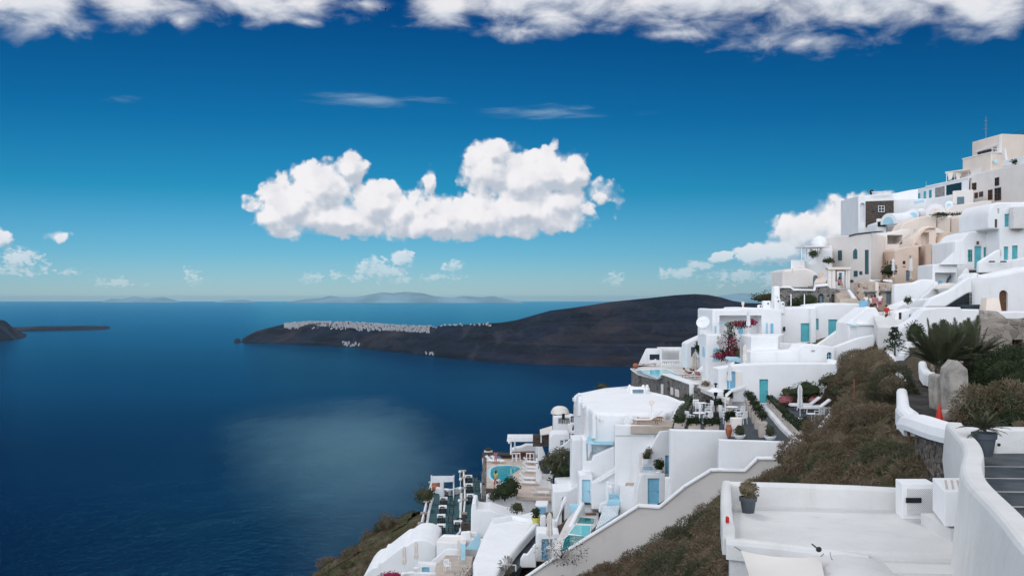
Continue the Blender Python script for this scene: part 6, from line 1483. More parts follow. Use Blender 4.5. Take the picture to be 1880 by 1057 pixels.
wallx('wall', 'white retaining wall below the pink deck', 'white', 'X', (668,900,672,660,690,652,870,665,1215,672,1215,900), 105, 1, 'wall', .06)
bush('shrub', 'large dark double bush over the white retaining wall', 'shrub', tuple(W(927,917,103.5)), (1.5,1.0,1.3), 'leaf_dark', 620, .2)
bush('shrub', 'dark bush rising behind the double bush on the deck', 'shrub', tuple(W(938,903,105)), (1.2,.8,1.1), 'leaf_dark', 480, .2)
bush('shrub', 'small sparse plant left of the double bush', 'shrub', tuple(W(906,918,104.5)), (.6,.5,.6), 'leaf_olive', 150, .18)
# feathery tree and hedge below the awning house
o = thing('tree', 'feathery green tree leaning over the deck steps', 'tree', W(1040,893,98)); rg = np.random.RandomState(77)
P_, N_ = lump_pts(2400, (2.2,1.6,1.4), 61, 9, .3); cc = np.array(W(1030,843,98)); P_[:,2] -= np.abs(P_[:,0])*.18
leaves_mesh('crown', P_+cc, N_*.4+np.array([0,0,-.5]), .42, 'leaf_tree', o, .22, 62, droop=1.2)
c = MB(); b0 = W(1040,893,98); b1 = W(1034,862,98); c.tube(b0, b1, .14, .10, 8)
for i in range(7): c.tube(b1, Vector(cc)+Vector((rg.uniform(-1.6,1.6), rg.uniform(-1,1), rg.uniform(-.4,.7))), .07, .02, 6)
c.build('trunk', 'bark', o)
bush('shrub', 'dark green hedge mound under the feathery tree', 'shrub', tuple(W(1030,893,97)), (1.4,1.0,1.3), 'leaf_dark', 560, .2)
bush('shrub', 'round dark bush top right of the hedge mound', 'shrub', tuple(W(1037,874,96.5)), (.9,.7,.8), 'leaf_dark', 300, .18)
# ================================================================ zigzag terraces at the sea side
wallx('house', 'white upper sea side terrace with a shaded niche', 'white', 'O', (352,780,352,492,420,482,560,478,640,492,700,560,700,780), 112, 3, 'house', .06, ops=[('hole',(415,505,565,585),None)], rec=1.0)
wallx('house', 'white sea side house with two dark square windows', 'white', 'O', (298,1100,300,770,345,725,560,722,640,800,640,1100), 106, 3, 'house', .08, ops=[('win',(440,812,490,892),('dark_glass','white_clean')),('win',(505,802,555,866),('dark_glass','white_clean'))])
wallx('stair_parapet', 'white parapet slanting past the dark square windows', 'white', 'O', (440,930,445,900,590,800,600,740,540,600,600,580,640,800,640,930), 105, .4, 'parapet', .05)
wallx('wall', 'plain white court wall right of the sea side house', 'white', 'O', (600,1200,604,806,810,800,812,1200), 100, .6, 'wall', .06)
floor('cafe_terrace', 'beige floor of the small cafe terrace', 'paving_pink', [(1046,806),(1083,806),(1082,772),(1050,774)], -14.25)
inst('umb_dome', mk_open_umbrella('canvas', 1.05, 1.6, .85), tuple(W(1028,784,114)), 0, 'round white sun umbrella above the sea side terrace')
wallx('stone_wall', 'brown stone wall low at the outer sea side', 'stone_dark', 'O', (62,900,64,736,300,744,330,760,330,900), 118, .6, 'wall', .03)
o = thing('awning', 'beige canvas awning on a white post at the sea side', 'awning', W(1005,800,117))
vs = [W(991,788,118), W(1014,781,120), W(1014.5,795,116), W(992,798,115)]
MB().add([tuple(v) for v in vs]+[tuple(v-Vector((0,0,.08))) for v in vs], [(0,1,2,3),(7,6,5,4),(0,4,5,1),(1,5,6,2),(2,6,7,3),(3,7,4,0)]).build('canvas', 'canvas', o)
MB().tube(W(993.5,798,115.2), W(993.5,812,115.2), .07, None, 6).build('post', 'white_clean', o)
DCH = mk_chair('black', False)
for i,(x,y,a) in enumerate(((640,600,20),(700,610,200),(660,770,10),(700,790,190),(520,560,60))):
    px, py = zz('O', x, y+30)[0]; inst('chair_b', DCH, tuple(onz(px,py,-14.2) if i<4 else W(px,py,111.5)), R(a), 'black chair on the sea side terraces', 'black chairs on the sea side terraces', 1.25)
WT = mk_table('white_clean','black',.8,.8,.74,'cloth_white')
for i,(x,y) in enumerate(((655,655),(640,770))):
    px, py = zz('O', x, y+25)[0]; inst('table_w', WT, tuple(onz(px,py,-14.2)), .3, ['white clothed cafe table farther back on the cafe terrace','white clothed cafe table at the front of the cafe terrace'][i], 'white clothed tables', 1.1)
# ================================================================ green decks with dining tables
ZG = -25.0
floor('dining_deck', 'dark teal dining deck above the sea', 'deck', [(795,901),(850,906),(850,950),(846,990),(775,1000)], ZG)
floor('dining_deck', 'upper dark teal dining deck beside the stone edge wall', 'deck', [(852,874),(866,874),(886,884),(892,938),(858,960),(850,940)], ZG+.8)
rows = [((470,318),'smallest and farthest white clothed table on the lower dining deck'),((455,425),'fourth white clothed table from the front on the lower dining deck'),((443,535),'third white clothed table from the front on the lower dining deck'),((424,655),'second white clothed table from the front on the lower dining deck'),((422,785),'nearest white clothed table in the row on the lower dining deck'),((640,740),'lone white clothed table at the right edge of the lower dining deck')]
rows2 = [((778,132),'farthest white clothed table on the upper dining deck'),((785,245),'middle white clothed table on the upper dining deck'),((800,385),'nearest white clothed table on the upper dining deck')]
BC = mk_chair('black', True)
for z_, L_, nm_ in ((ZG, rows, 'lower'), (ZG+.8, rows2, 'upper')):
    for (x,y), lb in L_:
        px, py = zz('Q', x, y+38)[0]; b_ = onz(px, py, z_); inst('table_w', WT, tuple(b_), .05, lb, 'white clothed tables', 1.12)
        for dx, dy, a in ((0,-.75,180),(.05,.85,0),(1.0,.1,90 if False else -90)):
            inst('chair_d', BC, tuple(b_+Vector((dx,dy,0))), R(a), 'black dining chair at a table of the %s dining deck' % nm_, 'black chairs on the %s dining deck' % nm_, 1.05)
def railing(label, pts, st, pil=True):
    r = thing('railing', label, 'railing', pts[0]); c = MB()
    for p in pts: MB().rbox(Vector(p)+Vector((0,0,.42)), (.55,.5,.85), .08).build('pillar', st, r); MB().rbox(Vector(p)+Vector((0,0,.92)), (.72,.66,.16), .05).build('cap', 'pale_stone', r)
    for a, b in zip(pts, pts[1:]):
        for h in (.8,.45): c.tube(Vector(a)+Vector((0,0,h)), Vector(b)+Vector((0,0,h)), .11, None, 6)
    c.build('rail', 'white', r); return r
railing('white rail on stone pillars along the cliff edge of the dining deck', [tuple(onz(px,py,ZG)) for px,py in [(q[0],q[1]+7) for q in zz('Q',295,215,262,335,233,470,197,628,163,765,140,880)]], 'stone_dark')
railing('white rail on stone pillars between the two dining decks', [tuple(onz(px,py,ZG+.3)) for px,py in [(q[0],q[1]+6) for q in zz('Q',712,70,720,160,728,300,730,460,716,640)]], 'stone_dark')
wallx('stone_wall', 'short dark stone wall end below the railing pillars', 'stone_dark', 'Q', (678,860,680,705,800,705,802,860), 103, .8, 'wall', .03)
lowwall('kerb', 'ragged white kerb along the left of the dining deck', 'white', [onz(*zz('Q',x,y)[0],ZG+.3) for x,y in ((310,370),(285,450),(262,550),(238,700),(205,850),(180,910))], .4, .3, 'kerb')
lowwall('kerb', 'white kerb along the right of the upper dining deck', 'white', [onz(*zz('Q',x,y)[0],ZG+1.0) for x,y in ((938,180),(948,300),(962,420),(972,515))], .3, .25, 'kerb')
lowwall('kerb', 'white kerb below the rail between the dining decks', 'white', [onz(*zz('Q',x,y)[0],ZG+.35) for x,y in ((690,310),(682,420),(676,560),(672,800),(615,860))], .35, .3, 'kerb')
o = thing('sun_screen', 'white canvas screen hung between two posts on the dining deck', 'screen', onz(803,917,ZG))
for x,y0,y1 in ((296,85,410),(584,85,405)):
    q0, q1 = zz('Q', x, y0, x, y1); b_ = onz(*q1, ZG); MB().tube(b_, Vector((b_.x, b_.y, W(*q0, b_.y).z)), .09, None, 6).build('post', 'white_clean', o)
b_ = onz(*zz('Q',296,410)[0], ZG)
piece(o, 'canvas', 'cloth_white', 'Q', (296,95,584,92,584,168,440,176,296,185), b_.y+.0, .1, .02)
lowwall('wall', 'white wall at the sea end of the dining deck', 'white', [onz(*zz('Q',x,y)[0],ZG+.8) for x,y in ((330,228),(440,245),(545,262),(680,232))], .9, .35)
b_ = onz(*zz('Q',350,305)[0], ZG); o = MB().lathe(b_, [(.35,0),(.62,.4),(.60,.8),(.36,1.05),(.42,1.12)], 16); tag(o.build('jar', 'terracotta', loc=tuple(b_), smooth=True), 'big terracotta jar at the sea end of the dining deck', 'jar')
CU = mk_closed_umbrella('cloth_white', 2.6)
inst('umb_c', CU, tuple(onz(*zz('Q',432,478)[0], ZG)), 0, 'closed white umbrella among the dining deck tables', None, 1.25)
bush('shrub', 'dark leafy shrub at the cliff edge left of the dining deck', 'shrub', tuple(W(778,925,118)), (1.5,1.0,1.6), 'leaf_olive', 420, .2)
for i, (x,y) in enumerate(((665,128),(672,232),(668,358),(660,520))):
    b_ = onz(*zz('Q',x,y+14)[0], ZG+.3); o = thing('globe_lamp', ['farthest white globe lamp on the deck rail','second farthest white globe lamp on the deck rail','third white globe lamp along the deck rail','nearest white globe lamp on the deck rail'][i], 'lamp', b_, 0, 'globe lamps on the deck rail')
    MB().tube(b_, b_+Vector((0,0,.9)), .05).build('post', 'white_clean', o); MB().lathe(b_+Vector((0,0,1.1)), [(.02,-.2),(.15,-.15),(.21,0),(.15,.15),(.02,.2)], 12).build('globe', 'white_clean', o, smooth='all')
# ================================================================ lower left white houses
wallx('house', 'white house with a vaulted roof at the bottom of the slope', 'white', 'T', (120,900,170,735,215,680,262,640,330,622,350,572,378,575,480,495,620,388,668,384,710,350,760,322,840,312,910,322,970,350,1010,385,1012,900), 92, 7, 'house', .12)
r = wallx('house', 'white parapet walled roof above the sand floored court', 'white', 'T', (1008,640,1010,332,1090,264,1150,266,1300,272,1400,236,1480,225,1480,640), 94, .5, 'house', .06)[0]
piece(r, 'front_parapet', 'white', 'T', (1010,640,1010,336,1340,362,1345,640), 90.5, .5, .06)
piece(r, 'roof_floor', 'cream_grey', 'T', (1012,380,1345,385,1345,420,1012,420), 91, 3, .02)
wallx('wall', 'white left wall of the sand floored court', 'white', 'T', (905,740,950,570,1110,432,1140,420,1330,432,1330,520,1140,500,960,740), 89, .4, 'wall', .05)
o = thing('awning', 'pale blue slanting side of the court awning', 'awning', W(868,1000,89)); piece(o, 'panel', 'pale_blue', 'T', (1338,420,1500,240,1520,250,1500,435,1345,428), 89.8, .12, .02)
piece(o, 'post', 'pale_blue', 'T', (1290,670,1292,368,1345,368,1345,670), 87.4, .35, .02)
floor('sand_court', 'beige floored small court in the lower houses', 'sand_floor', zz('T', 1010,610,1135,480,1290,500,1430,505,1400,640,1330,733,1000,733), W(0,1030,87).z, 5)
wallx('house', 'white cube with a small blue shutter at the court', 'white', 'T', (790,860,795,582,1010,600,1012,860), 86, .8, 'house', .06, ops=[('shut',(845,630,930,695),'blue')])
wallx('parapet', 'low white parapet below the court', 'white', 'T', (600,860,604,720,720,690,790,700,1010,705,1110,712,1112,860), 84.8, .5, 'parapet', .05)
r = block('house', 'long white flat roofed house running down to the lane', 'house', 'white', [(868,75),(884,82),(901,88.5),(978,92.5),(987,90),(934,76),(908,68),(870,68)], -19.9, -27, bev=.18)
pp = [onz(975,951,-19.55), onz(986,957,-19.55), onz(942,1005,-19.55), onz(905,1056,-19.55)]
lowwall('parapet', 'white parapet along the lane side of the long flat roof', 'white', pp, .7, .5, 'parapet')
lowwall('parapet', 'white parapet at the back of the long flat roof', 'white', [onz(905,951,-19.5), onz(940,945,-19.5), onz(975,951,-19.55)], .6, .4, 'parapet')
wallx('house', 'white house wall rising behind the long flat roof', 'white', 'X', (546,1000,550,772,556,722,570,714,590,716,598,772,664,778,700,775,780,800,960,850,960,1000), 96, 4, 'house', .1)
wallx('wall', 'white step wall between the court and the long flat roof', 'white', 'T', (1290,520,1292,235,1400,225,1408,300,1500,310,1660,320,1640,450,1500,440,1500,520), 93.2, .6, 'wall', .06)
r = block('ac_box', 'white housing with blue louvres beside the flat roof', 'air conditioner', 'white', [(982.5,93),(1005.5,93),(1007,95),(984,95)], W(0,926,93).z, -22)
o = MB(); pl = plane(93)
for i in range(7): 
    y = 930+1.9*i; slab(o, pl, [pl.uv(*q) for q in ((985,y),(1002.5,y),(1002.5,y+1.3),(985,y+1.3))], .08, .01, w0=-.07)
o.build('louvre', 'blue', r)
potted('yellow pot with a dark shrub at the top of the lane', tuple(W(984,964,86.5)), 'round', .75, .7, 'yellow_pot', 'leaf_dark', (.42,.42,.55), 220, .14)
bush('shrub', 'brownish shrub between the white walls left of the louvres', 'shrub', tuple(W(949,941,94)), (.8,.5,.7), 'leaf_olive', 260, .16)
bush('shrub', 'dry yellowish shrub at the head of the lane', 'shrub', tuple(W(1010,952,88)), (.7,.5,.45), 'leaf_dry', 220, .14)
for i,(x,y,Y) in enumerate(((1009,1005,74),(742,1052,84.5),(764,1042,85.5),(842,1030,87.5))):
    h = [2.6,2.3,2.3,1.9][i]; inst('umb_c2', mk_closed_umbrella('canvas', 2.5), tuple(W(x,y,Y)), 0, ['closed beige umbrella beside the framed hut','closed thin umbrella left of the pair at the bottom edge','closed thin umbrella right of the pair at the bottom edge','closed umbrella inside the sand floored court'][i], None, h/2.5)
WC = mk_chair('white_clean')
b_ = onz(821,1047,W(0,1030,87).z); inst('chair_w', WC, tuple(b_), R(20), 'white chair standing in the sand floored court')
# ================================================================ planter terrace furniture
ZP = -9.95
trough('long clipped hedge in a box along the left of the planter terrace', onz(1247,786,ZP), onz(1264,741,ZP), .8, .35, .55, 'hedge planters on the planter terrace', n=900)
trough('beige trough with low hedge at the front left of the planter terrace', onz(1264,787,ZP), onz(1285,787,ZP), .55, .42, .38, 'hedge planters on the planter terrace')
trough('beige trough with low hedge at the front centre of the planter terrace', onz(1294,788,ZP), onz(1319,788,ZP), .55, .42, .38, 'hedge planters on the planter terrace')
trough('beige trough with low hedge behind the patio heater', onz(1304,755,ZP), onz(1324,755,ZP), .5, .55, .5, 'hedge planters on the planter terrace')
trough('tall beige planter with dark hedge at the back of the terrace', onz(1331,754,ZP), onz(1343,754,ZP), .6, 1.25, .55, 'hedge planters on the planter terrace')
trough('beige planter box with dark hedge in the middle of the terrace', onz(1334,793,ZP), onz(1347,793,ZP), .7, .95, .5, 'hedge planters on the planter terrace')
tag(MB().rbox(onz(1351,800,ZP)+Vector((0,0,.65)), (.7,.7,1.3), .03).build('cabinet', 'cream_grey', loc=tuple(onz(1351,800,ZP))), 'grey tall cabinet box on the planter terrace', 'cabinet')
trough('long beige trough with hedge along the white kerb', onz(1411,740,-9.5), onz(1441,772,-9.5), .5, .5, .35, 'hedge planters on the planter terrace', n=600)
trough('beige trough with hedge at the lower end of the white kerb', onz(1443,775,-9.5), onz(1469,803,-9.5), .5, .5, .35, 'hedge planters on the planter terrace', n=600)
for i,(x,y,s) in enumerate(((1399,802,1.0),(1391,787,1.0),(1385,776,1.0),(1380,765,1.0),(1375,756,.95))):
    potted(['tapered planter with a topiary nearest on the slate terrace','second tapered topiary planter from the front','middle tapered topiary planter of the row','fourth tapered topiary planter from the front','tapered topiary planter farthest back in the row'][i], tuple(onz(x,y,ZP)), 'taper', .62*s, 1.12*s, 'planter', 'leaf_dark', (.46,.42,.30), 300, .12, 'tapered topiary planters in a row', topiary=.25)
for i,(x,y) in enumerate(((1358,806),(1414,808))):
    potted(['white bowl with a small bush left at the terrace edge','white bowl with a small bush right at the terrace edge'][i], tuple(onz(x,y,ZP)), 'bowl', .78, .32, 'white_clean', 'leaf_olive', (.36,.34,.45), 240, .12)
potted('potted topiary ball left of the shaded blue door', tuple(onz(1383,742,ZP)), 'taper', .5, .7, 'white_clean', 'leaf_dark', (.34,.3,.34), 200, .12)
potted('bushy potted shrub right of the shaded blue door', tuple(onz(1414,741,ZP)), 'taper', .55, .6, 'white_clean', 'leaf_dark', (.5,.45,.5), 280, .13)
o = thing('patio_heater', 'black patio heater with a white hood', 'heater', onz(1314,778,ZP)); b_ = onz(1314,778,ZP)
MB().lathe(b_, [(.34,0),(.34,.05),(.28,.1),(.26,.85),(.2,.95),(.06,1.0)], 14).build('base', 'black', o, smooth=True); MB().tube(b_+Vector((0,0,.95)), b_+Vector((0,0,2.45)), .06, None, 8).build('pole', 'black', o)
MB().lathe(b_+Vector((0,0,2.2)), [(.12,0),(.16,.25),(.24,.4)], 12).build('burner', 'black', o); MB().lathe(b_+Vector((0,0,2.55)), [(.66,0),(.6,.08),(.3,.22),(.05,.30)], 20).build('hood', 'white_clean', o, smooth=True); MB().lathe(b_+Vector((0,0,2.85)), [(.06,0),(.06,.2),(.18,.3),(.05,.38)], 10).build('cap', 'black', o)
for i,(x,y0,y1,Y) in enumerate(((1284.5,742,788,75),(1331.5,736,792,74.6))):
    c = MB().tube(W(x,y1,Y), W(x,y0,Y), .045, None, 8); c.lathe(W(x,y0,Y), [(.05,0),(.07,.04),(.02,.1)], 8)
    tag(c.build('pole', 'white_clean', loc=tuple(W(x,y1,Y))), ['slim white pole at the front left of the planter terrace','slim white pole at the front right of the planter terrace'][i], 'pole')
RT = lambda: mk_round_table('white_clean')()
for i,(x,y) in enumerate(((1284,777),(1286,757),(1347,776),(1344,765))):
    b_ = onz(x,y,ZP); inst('table_r', RT, tuple(b_), 0, ['round white table front left on the planter terrace','round white table back left on the planter terrace','round white table front right on the planter terrace','round white table back right on the planter terrace'][i], 'round white tables on the planter terrace', 1.15)
    for a in ((200,310) if i != 1 else (20,100,250)):
        inst('chair_w', WC, tuple(b_+Vector((.85*math.cos(R(a)), .85*math.sin(R(a)), 0))), R(a-90), 'white armchair at a round table on the planter terrace', 'white armchairs on the planter terrace', 1.1)
inst('chair_w', WC, tuple(onz(1357,778,ZP)), R(100), 'white armchair at a round table on the planter terrace', 'white armchairs on the planter terrace', 1.1)
inst('chair_w', WC, tuple(onz(1300,766,ZP)), R(250), 'white armchair at a round table on the planter terrace', 'white armchairs on the planter terrace', 1.1)
b_ = onz(1338,803,ZP); o = MB().lathe(b_, [(.1,0),(.2,.3),(.26,.6),(.16,.85),(.2,.9)], 12); tag(o.build('amphora', 'terracotta', loc=tuple(b_), smooth=True), 'reddish clay jar at the front of the planter terrace', 'jar')
ZL = -9.45
inst('umb_c', CU, tuple(onz(1469,768,ZL)), 0, 'closed white umbrella beside the two white loungers', None, 1.0)
LP = mk_lounger('white_clean','cloth_white')
inst('lounger_p', LP, tuple(onz(1478,752,ZL)), R(178), 'white padded lounger farther back on the slate lounge terrace', None, 1.3)
inst('lounger_p', LP, tuple(onz(1496,757,ZL)), R(178), 'white padded lounger in front on the slate lounge terrace', None, 1.3)
inst('chair_w', WC, tuple(onz(1505,772,ZL)), R(200), 'white armchair at the boundary wall of the lounge terrace', None, 1.15)
inst('table_r', RT, tuple(onz(1490,775,ZL)), 0, 'small white round table on the lounge terrace', None, .9)
bush('shrub', 'round dark bush with white flowers at the corner of the kerb and boundary wall', 'shrub', tuple(onz(1475,795,ZL)), (.7,.6,.85), 'leaf_dark', 420, .13)
bush('flowering_shrub', 'pink flowering shrub behind the white umbrella', 'shrub', tuple(W(1443,746,86)), (1.1,.7,.7), 'flower_pink', 420, .13)
bush('flowering_shrub', 'green bush with pink flowers right of the pink flowering shrub', 'shrub', tuple(W(1466,744,86)), (1.0,.7,.6), 'leaf_olive', 380, .14)
bush('shrub', 'green bush at the foot of the long shaded wall', 'shrub', tuple(W(1452,733,87)), (1.2,.7,.8), 'leaf_olive', 420, .14)
bush('shrub', 'large green bush above the loungers', 'shrub', tuple(W(1482,735,85)), (1.8,.9,1.2), 'leaf_dark', 620, .15)
bush('flowering_shrub', 'small bush with red blossoms beside the loungers', 'shrub', tuple(W(1496,742,84)), (.6,.5,.5), 'flower_pink', 200, .12)
# terrace box loungers, ledge pots
WL = mk_lounger('wood','cloth_white')
inst('lounger_o', WL, tuple(onz(1186,778,-10.3)), R(186), 'wooden lounger with white pad in front on the terrace cube', 'wooden loungers on the terrace cube', 1.05)
inst('lounger_o', WL, tuple(onz(1194,773.5,-10.3)), R(186), 'wooden lounger with white pad behind on the terrace cube', 'wooden loungers on the terrace cube', 1.05)
inst('lounger_o', WL, tuple(onz(1190,672,-8.68)), R(185), 'wooden lounger at the sea end of the upper pool')
potted('round bush in a white pot beside the blue lattice', tuple(W(1210,869,77.8)), 'round', .55, .35, 'white_clean', 'leaf_dark', (.48,.45,.48), 360, .12)
potted('small bush in a white wall pot above the blue lattice', tuple(W(1187,851,78.5)), 'round', .6, .42, 'white_clean', 'leaf_olive', (.36,.3,.3), 240, .11)
bush('shrub', 'small dry plant hanging on the white wall above the wall pot', 'plant', tuple(W(1191,834,78.9)), (.35,.15,.4), 'leaf_dry', 120, .12)
# bougainvillea, topiary, small terrace plants
o = thing('bougainvillea', 'bougainvillea with dark leaves and red flowers climbing the white house', 'climber', W(1335,655,97)); rg = np.random.RandomState(5)
def blob(c, rad, n, sd): P, N = lump_pts(n, rad, sd, 9, .2); return P+np.array(c), N
G_ = [blob(W(1337,632,97), (1.15,.6,1.6), 900, 1), blob(W(1330,650,96.5), (1.0,.5,.9), 420, 2), blob(W(1341,612,98), (.5,.4,.9), 260, 3), blob(W(1355,595,99.5), (1.7,.5,.38), 420, 4)]
leaves_mesh('leaves', np.vstack([g[0] for g in G_]), np.vstack([g[1] for g in G_]), .18, 'leaf_dark', o, .55, 9)
G_ = [blob(W(1344,636,96.5), (.7,.4,1.2), 240, 5), blob(W(1319,652,96), (.75,.4,.3), 240, 6), blob(W(1340,651,96), (.6,.4,.4), 160, 10), blob(W(1378,591,99.2), (.8,.4,.3), 300, 7), blob(W(1362,594,99.2), (1.4,.4,.35), 260, 8)]
leaves_mesh('flowers', np.vstack([g[0] for g in G_]), np.vstack([g[1] for g in G_]), .14, 'flower_red', o, .8, 10)
g = blob(W(1325,628,96), (.55,.3,.8), 260, 12); leaves_mesh('white_flowers', g[0], g[1], .15, 'flower_white', o, .8, 13)
c = MB(); c.path([W(1336,662,97), W(1337,640,97), W(1339,615,98), W(1345,598,99.5), W(1380,592,99.5)], .06, 5); c.build('stem', 'bark', o)
inst('umb_c', CU, tuple(W(1374,613,98)), 0, 'closed white umbrella under the red flowers', None, .9)
potted('tall topiary in a white pot by the pool bar doorway', tuple(W(1282,661,111)), 'round', .5, .6, 'white_clean', 'leaf_dark', (.42,.35,.75), 240, .14, topiary=.4)
bush('shrub', 'brownish dome shaped bush near the sunbathers', 'shrub', tuple(onz(1296,709,-8.7)), (.55,.45,.4), 'leaf_dry', 200, .12)
b_ = onz(1167,676,-8.65); o = MB().lathe(b_, [(.2,0),(.36,.25),(.34,.5),(.22,.6)], 12); tag(o.build('jar', 'terracotta', loc=tuple(b_), smooth=True), 'round clay jar at the corner of the upper pool', 'jar')
inst('umb_t', mk_closed_umbrella('sand_floor', 2.2), tuple(onz(1275,695,-8.7)), 0, 'closed straw coloured umbrella among the sunbathers', None, 1.25)
for i,(x,y) in enumerate(((1264,693),(1282,696),(1317,692))):
    inst('lounger_o', WL, tuple(onz(x,y,-8.68)), R([200,185,188][i]), ['wooden lounger left of the straw umbrella','wooden lounger right of the straw umbrella','wooden lounger of the lone sunbather'][i], None, 1.0)
inst('umb_c', CU, tuple(W(1339.5,715,87.6)), 0, 'closed white umbrella in front of the tall blue shutter', None, .88)
inst('umb_c2', mk_closed_umbrella('canvas', 2.5), tuple(W(1367.5,676,90.5)), 0, 'closed beige umbrella at the edge of the shaded wall', None, .85)
inst('umb_c', CU, tuple(W(1640,508,113)), 0, 'closed white umbrella beside the dark arch of the cream houses', None, .78)
inst('umb_c', CU, tuple(W(1672.5,510,113)), 0, 'closed white umbrella in front of the grey green door', None, .86)
inst('umb_c2', mk_closed_umbrella('canvas', 2.5), tuple(W(1837.5,477,104.2)), 0, 'closed beige umbrella in front of the teal shutters', None, .46)
o = bush('flowering_shrub', 'white flowering twiggy shrub at the lower end of the boundary wall', 'shrub', tuple(W(1030,1020,66)), (2.0,.8,1.0), 'flower_white', 260, .12, core=False); P_, N_ = lump_pts(520, (2.1,.9,1.1), 88); leaves_mesh('leaves', P_+np.array(W(1030,1016,66)), N_, .13, 'leaf_olive', o, .4, 89)
o = bush('flowering_shrub', 'white flowering twigs at the bottom edge below the court', 'shrub', tuple(W(862,1058,80)), (1.6,.7,.6), 'flower_white', 160, .12, core=False); P_, N_ = lump_pts(300, (1.6,.7,.7), 90); leaves_mesh('leaves', P_+np.array(W(862,1055,80)), N_, .13, 'leaf_olive', o, .4, 91)
bush('flowering_shrub', 'dark magenta bush cut by the bottom edge', 'shrub', tuple(W(717,1060,83)), (1.1,.6,.35), 'flower_red', 240, .14)
bush('grass_tuft', 'pale grassy tuft by the pipe railing', 'plant', tuple(W(930,1052,71)), (.5,.4,.8), 'leaf_dry', 260, .25, aspect=.15, core=False)

bush('shrub', 'tall olive shrub on the slope above the right end of the loungers', 'shrub', tuple(W(1546,738,83.5)), (1.5,1.0,1.3), 'leaf_olive', 620, .16)
bush('shrub', 'olive shrub against the long shaded wall near its right end', 'shrub', tuple(W(1530,712,86.6)), (1.7,.8,1.0), 'leaf_olive', 560, .16)
bush('shrub', 'olive shrub higher on the slope behind the loungers', 'shrub', tuple(W(1568,712,82)), (1.6,1.1,1.3), 'leaf_olive', 560, .16)
# ================================================================ path, palm and ruin on the right
def onpath(px, py): 
    Y = 6.434/((py-HY)/F+.019); return W(px, py, Y)
Lp = [onpath(*q) for q in zz('I', 300,362,190,425,225,520,265,612,285,700,288,800,345,862,440,895,560,935)]
Rp = [onpath(*q) for q in zz('I', 385,362,400,400,412,470,470,560,500,640,520,720,530,800,545,880,660,925)]
vs = []
for a, b in zip(Lp, Rp):
    for i in range(7): vs.append(a.lerp(b, i/6)+Vector((0,0,.02*math.sin(i*2.1+a.y))))
o = MB().add(vs, [(j*7+i, j*7+i+1, (j+1)*7+i+1, (j+1)*7+i) for j in range(len(Lp)-1) for i in range(6)]).build('path', 'path', smooth='all')
tag(o, 'worn dark grey concrete path climbing to the arched bridge', kind='structure')
def wl(k, pts, dz): return [onpath(*q)+Vector((0,0,dz)) for q in zz(k, *pts)]
lowwall('parapet', 'white winding parapet along the left of the path upper part', 'white', [W(*q, Y) for q, Y in zip(zz('I',148,366,172,440,200,510,235,570,255,610), (84,77,70,63,58))], .7, .55, 'parapet')
lowwall('parapet', 'white parapet along the left of the path lower part', 'white', [W(*q, Y) for q, Y in zip(zz('I',246,672,252,740,258,800,300,835,335,858), (49,44.5,41.5,40,38.5))], .75, .5, 'parapet')
lowwall('planter_wall', 'curved white planter wall left of the bridge arch', 'white', [W(*q, Y) for q, Y in zip(zz('I',150,400,190,412,235,400,262,360,280,330), (79,77.5,78,81,83.5))], .9, .5, 'planter')
o = thing('conifer', 'slim dark conifer beside the arched bridge', 'tree', W(1643,647,82)); rg = np.random.RandomState(3)
n = 900; h_ = rg.rand(n); a_ = rg.rand(n)*6.28; rr_ = (.15+.85*(1-h_)**.8)*(.8+.35*np.sin(h_*20))*np.sqrt(rg.rand(n))*.95
leaves_mesh('crown', np.stack([np.cos(a_)*rr_, np.sin(a_)*rr_, .2+h_*1.85], 1)+np.array(W(1643,647,82)), np.stack([np.cos(a_),np.sin(a_),a_*0+.4],1), .2, 'leaf_dark', o, .4, 4)
MB().tube(W(1643,647,82)-Vector((0,0,.3)), W(1643,615,82), .08, .03).build('trunk', 'bark', o)
lowwall('kerb', 'white rounded kerb right of the path in front of the palm', 'white', [W(*q, Y) for q, Y in zip(zz('I',412,452,422,495,455,535,505,545), (66,62,58,57))], .8, .5, 'kerb')
frond_plant('palm', 'large bushy palm with upright dark fronds', 'palm tree', tuple(W(1727,692,50)), 64, 2.45, 'leaf_palm', (.5,1.5), .6, 11, .06, 62, spread=.3)
frond_plant('palm', 'second palm clump leaning right behind the pale stone slab', 'palm tree', tuple(W(1778,683,52)), 54, 2.4, 'leaf_palm', (.35,1.45), .6, 12, .06, 62, spread=.35)
r, pl = house('stone_stump', 'tall pointed pale stone slab beside the path', 'stone', 'pale_stone', 'I', (648,930,640,800,630,640,628,570,638,512,697,446,779,520,784,570,786,640,772,720,768,790,795,860,780,900,768,930), 44.5, 1.0, 0, [], .03, full=True)
wallx('stone_stump', 'broken pale wall fragment between the path and the pointed slab', 'pale_stone', 'I', (528,850,520,640,522,572,560,558,612,570,620,660,605,780,600,850), 46, .9, 'stone', .07)
wallx('stone_stump', 'low pale plinth stone between the cone and the pointed slab', 'pale_stone', 'I', (588,930,592,872,612,848,660,850,668,930), 44.3, .5, 'stone', .03)
wallx('wall', 'thin white edging wall right of the path', 'white', 'I', (532,850,500,640,484,560,505,548,524,640,545,780,545,850), 47.5, .25, 'wall', .03)
r = wallx('ruin', 'weathered ruin with a small barred window and dark door', 'ruin', 'I', (700,560,740,330,850,230,960,160,1060,140,1130,128,1300,112,1300,760,820,760,700,640), 57, 4, 'ruin', .2,
      ops=[('win',(1138,278,1226,372),('dark_glass','brown')),('door',(1112,410,1250,560),'shutter')], rec=.4)[0]
piece(r, 'lintel', 'pale_stone', 'I', (1095,402,1100,380,1260,376,1260,398), 57, .4, .03, -.12)
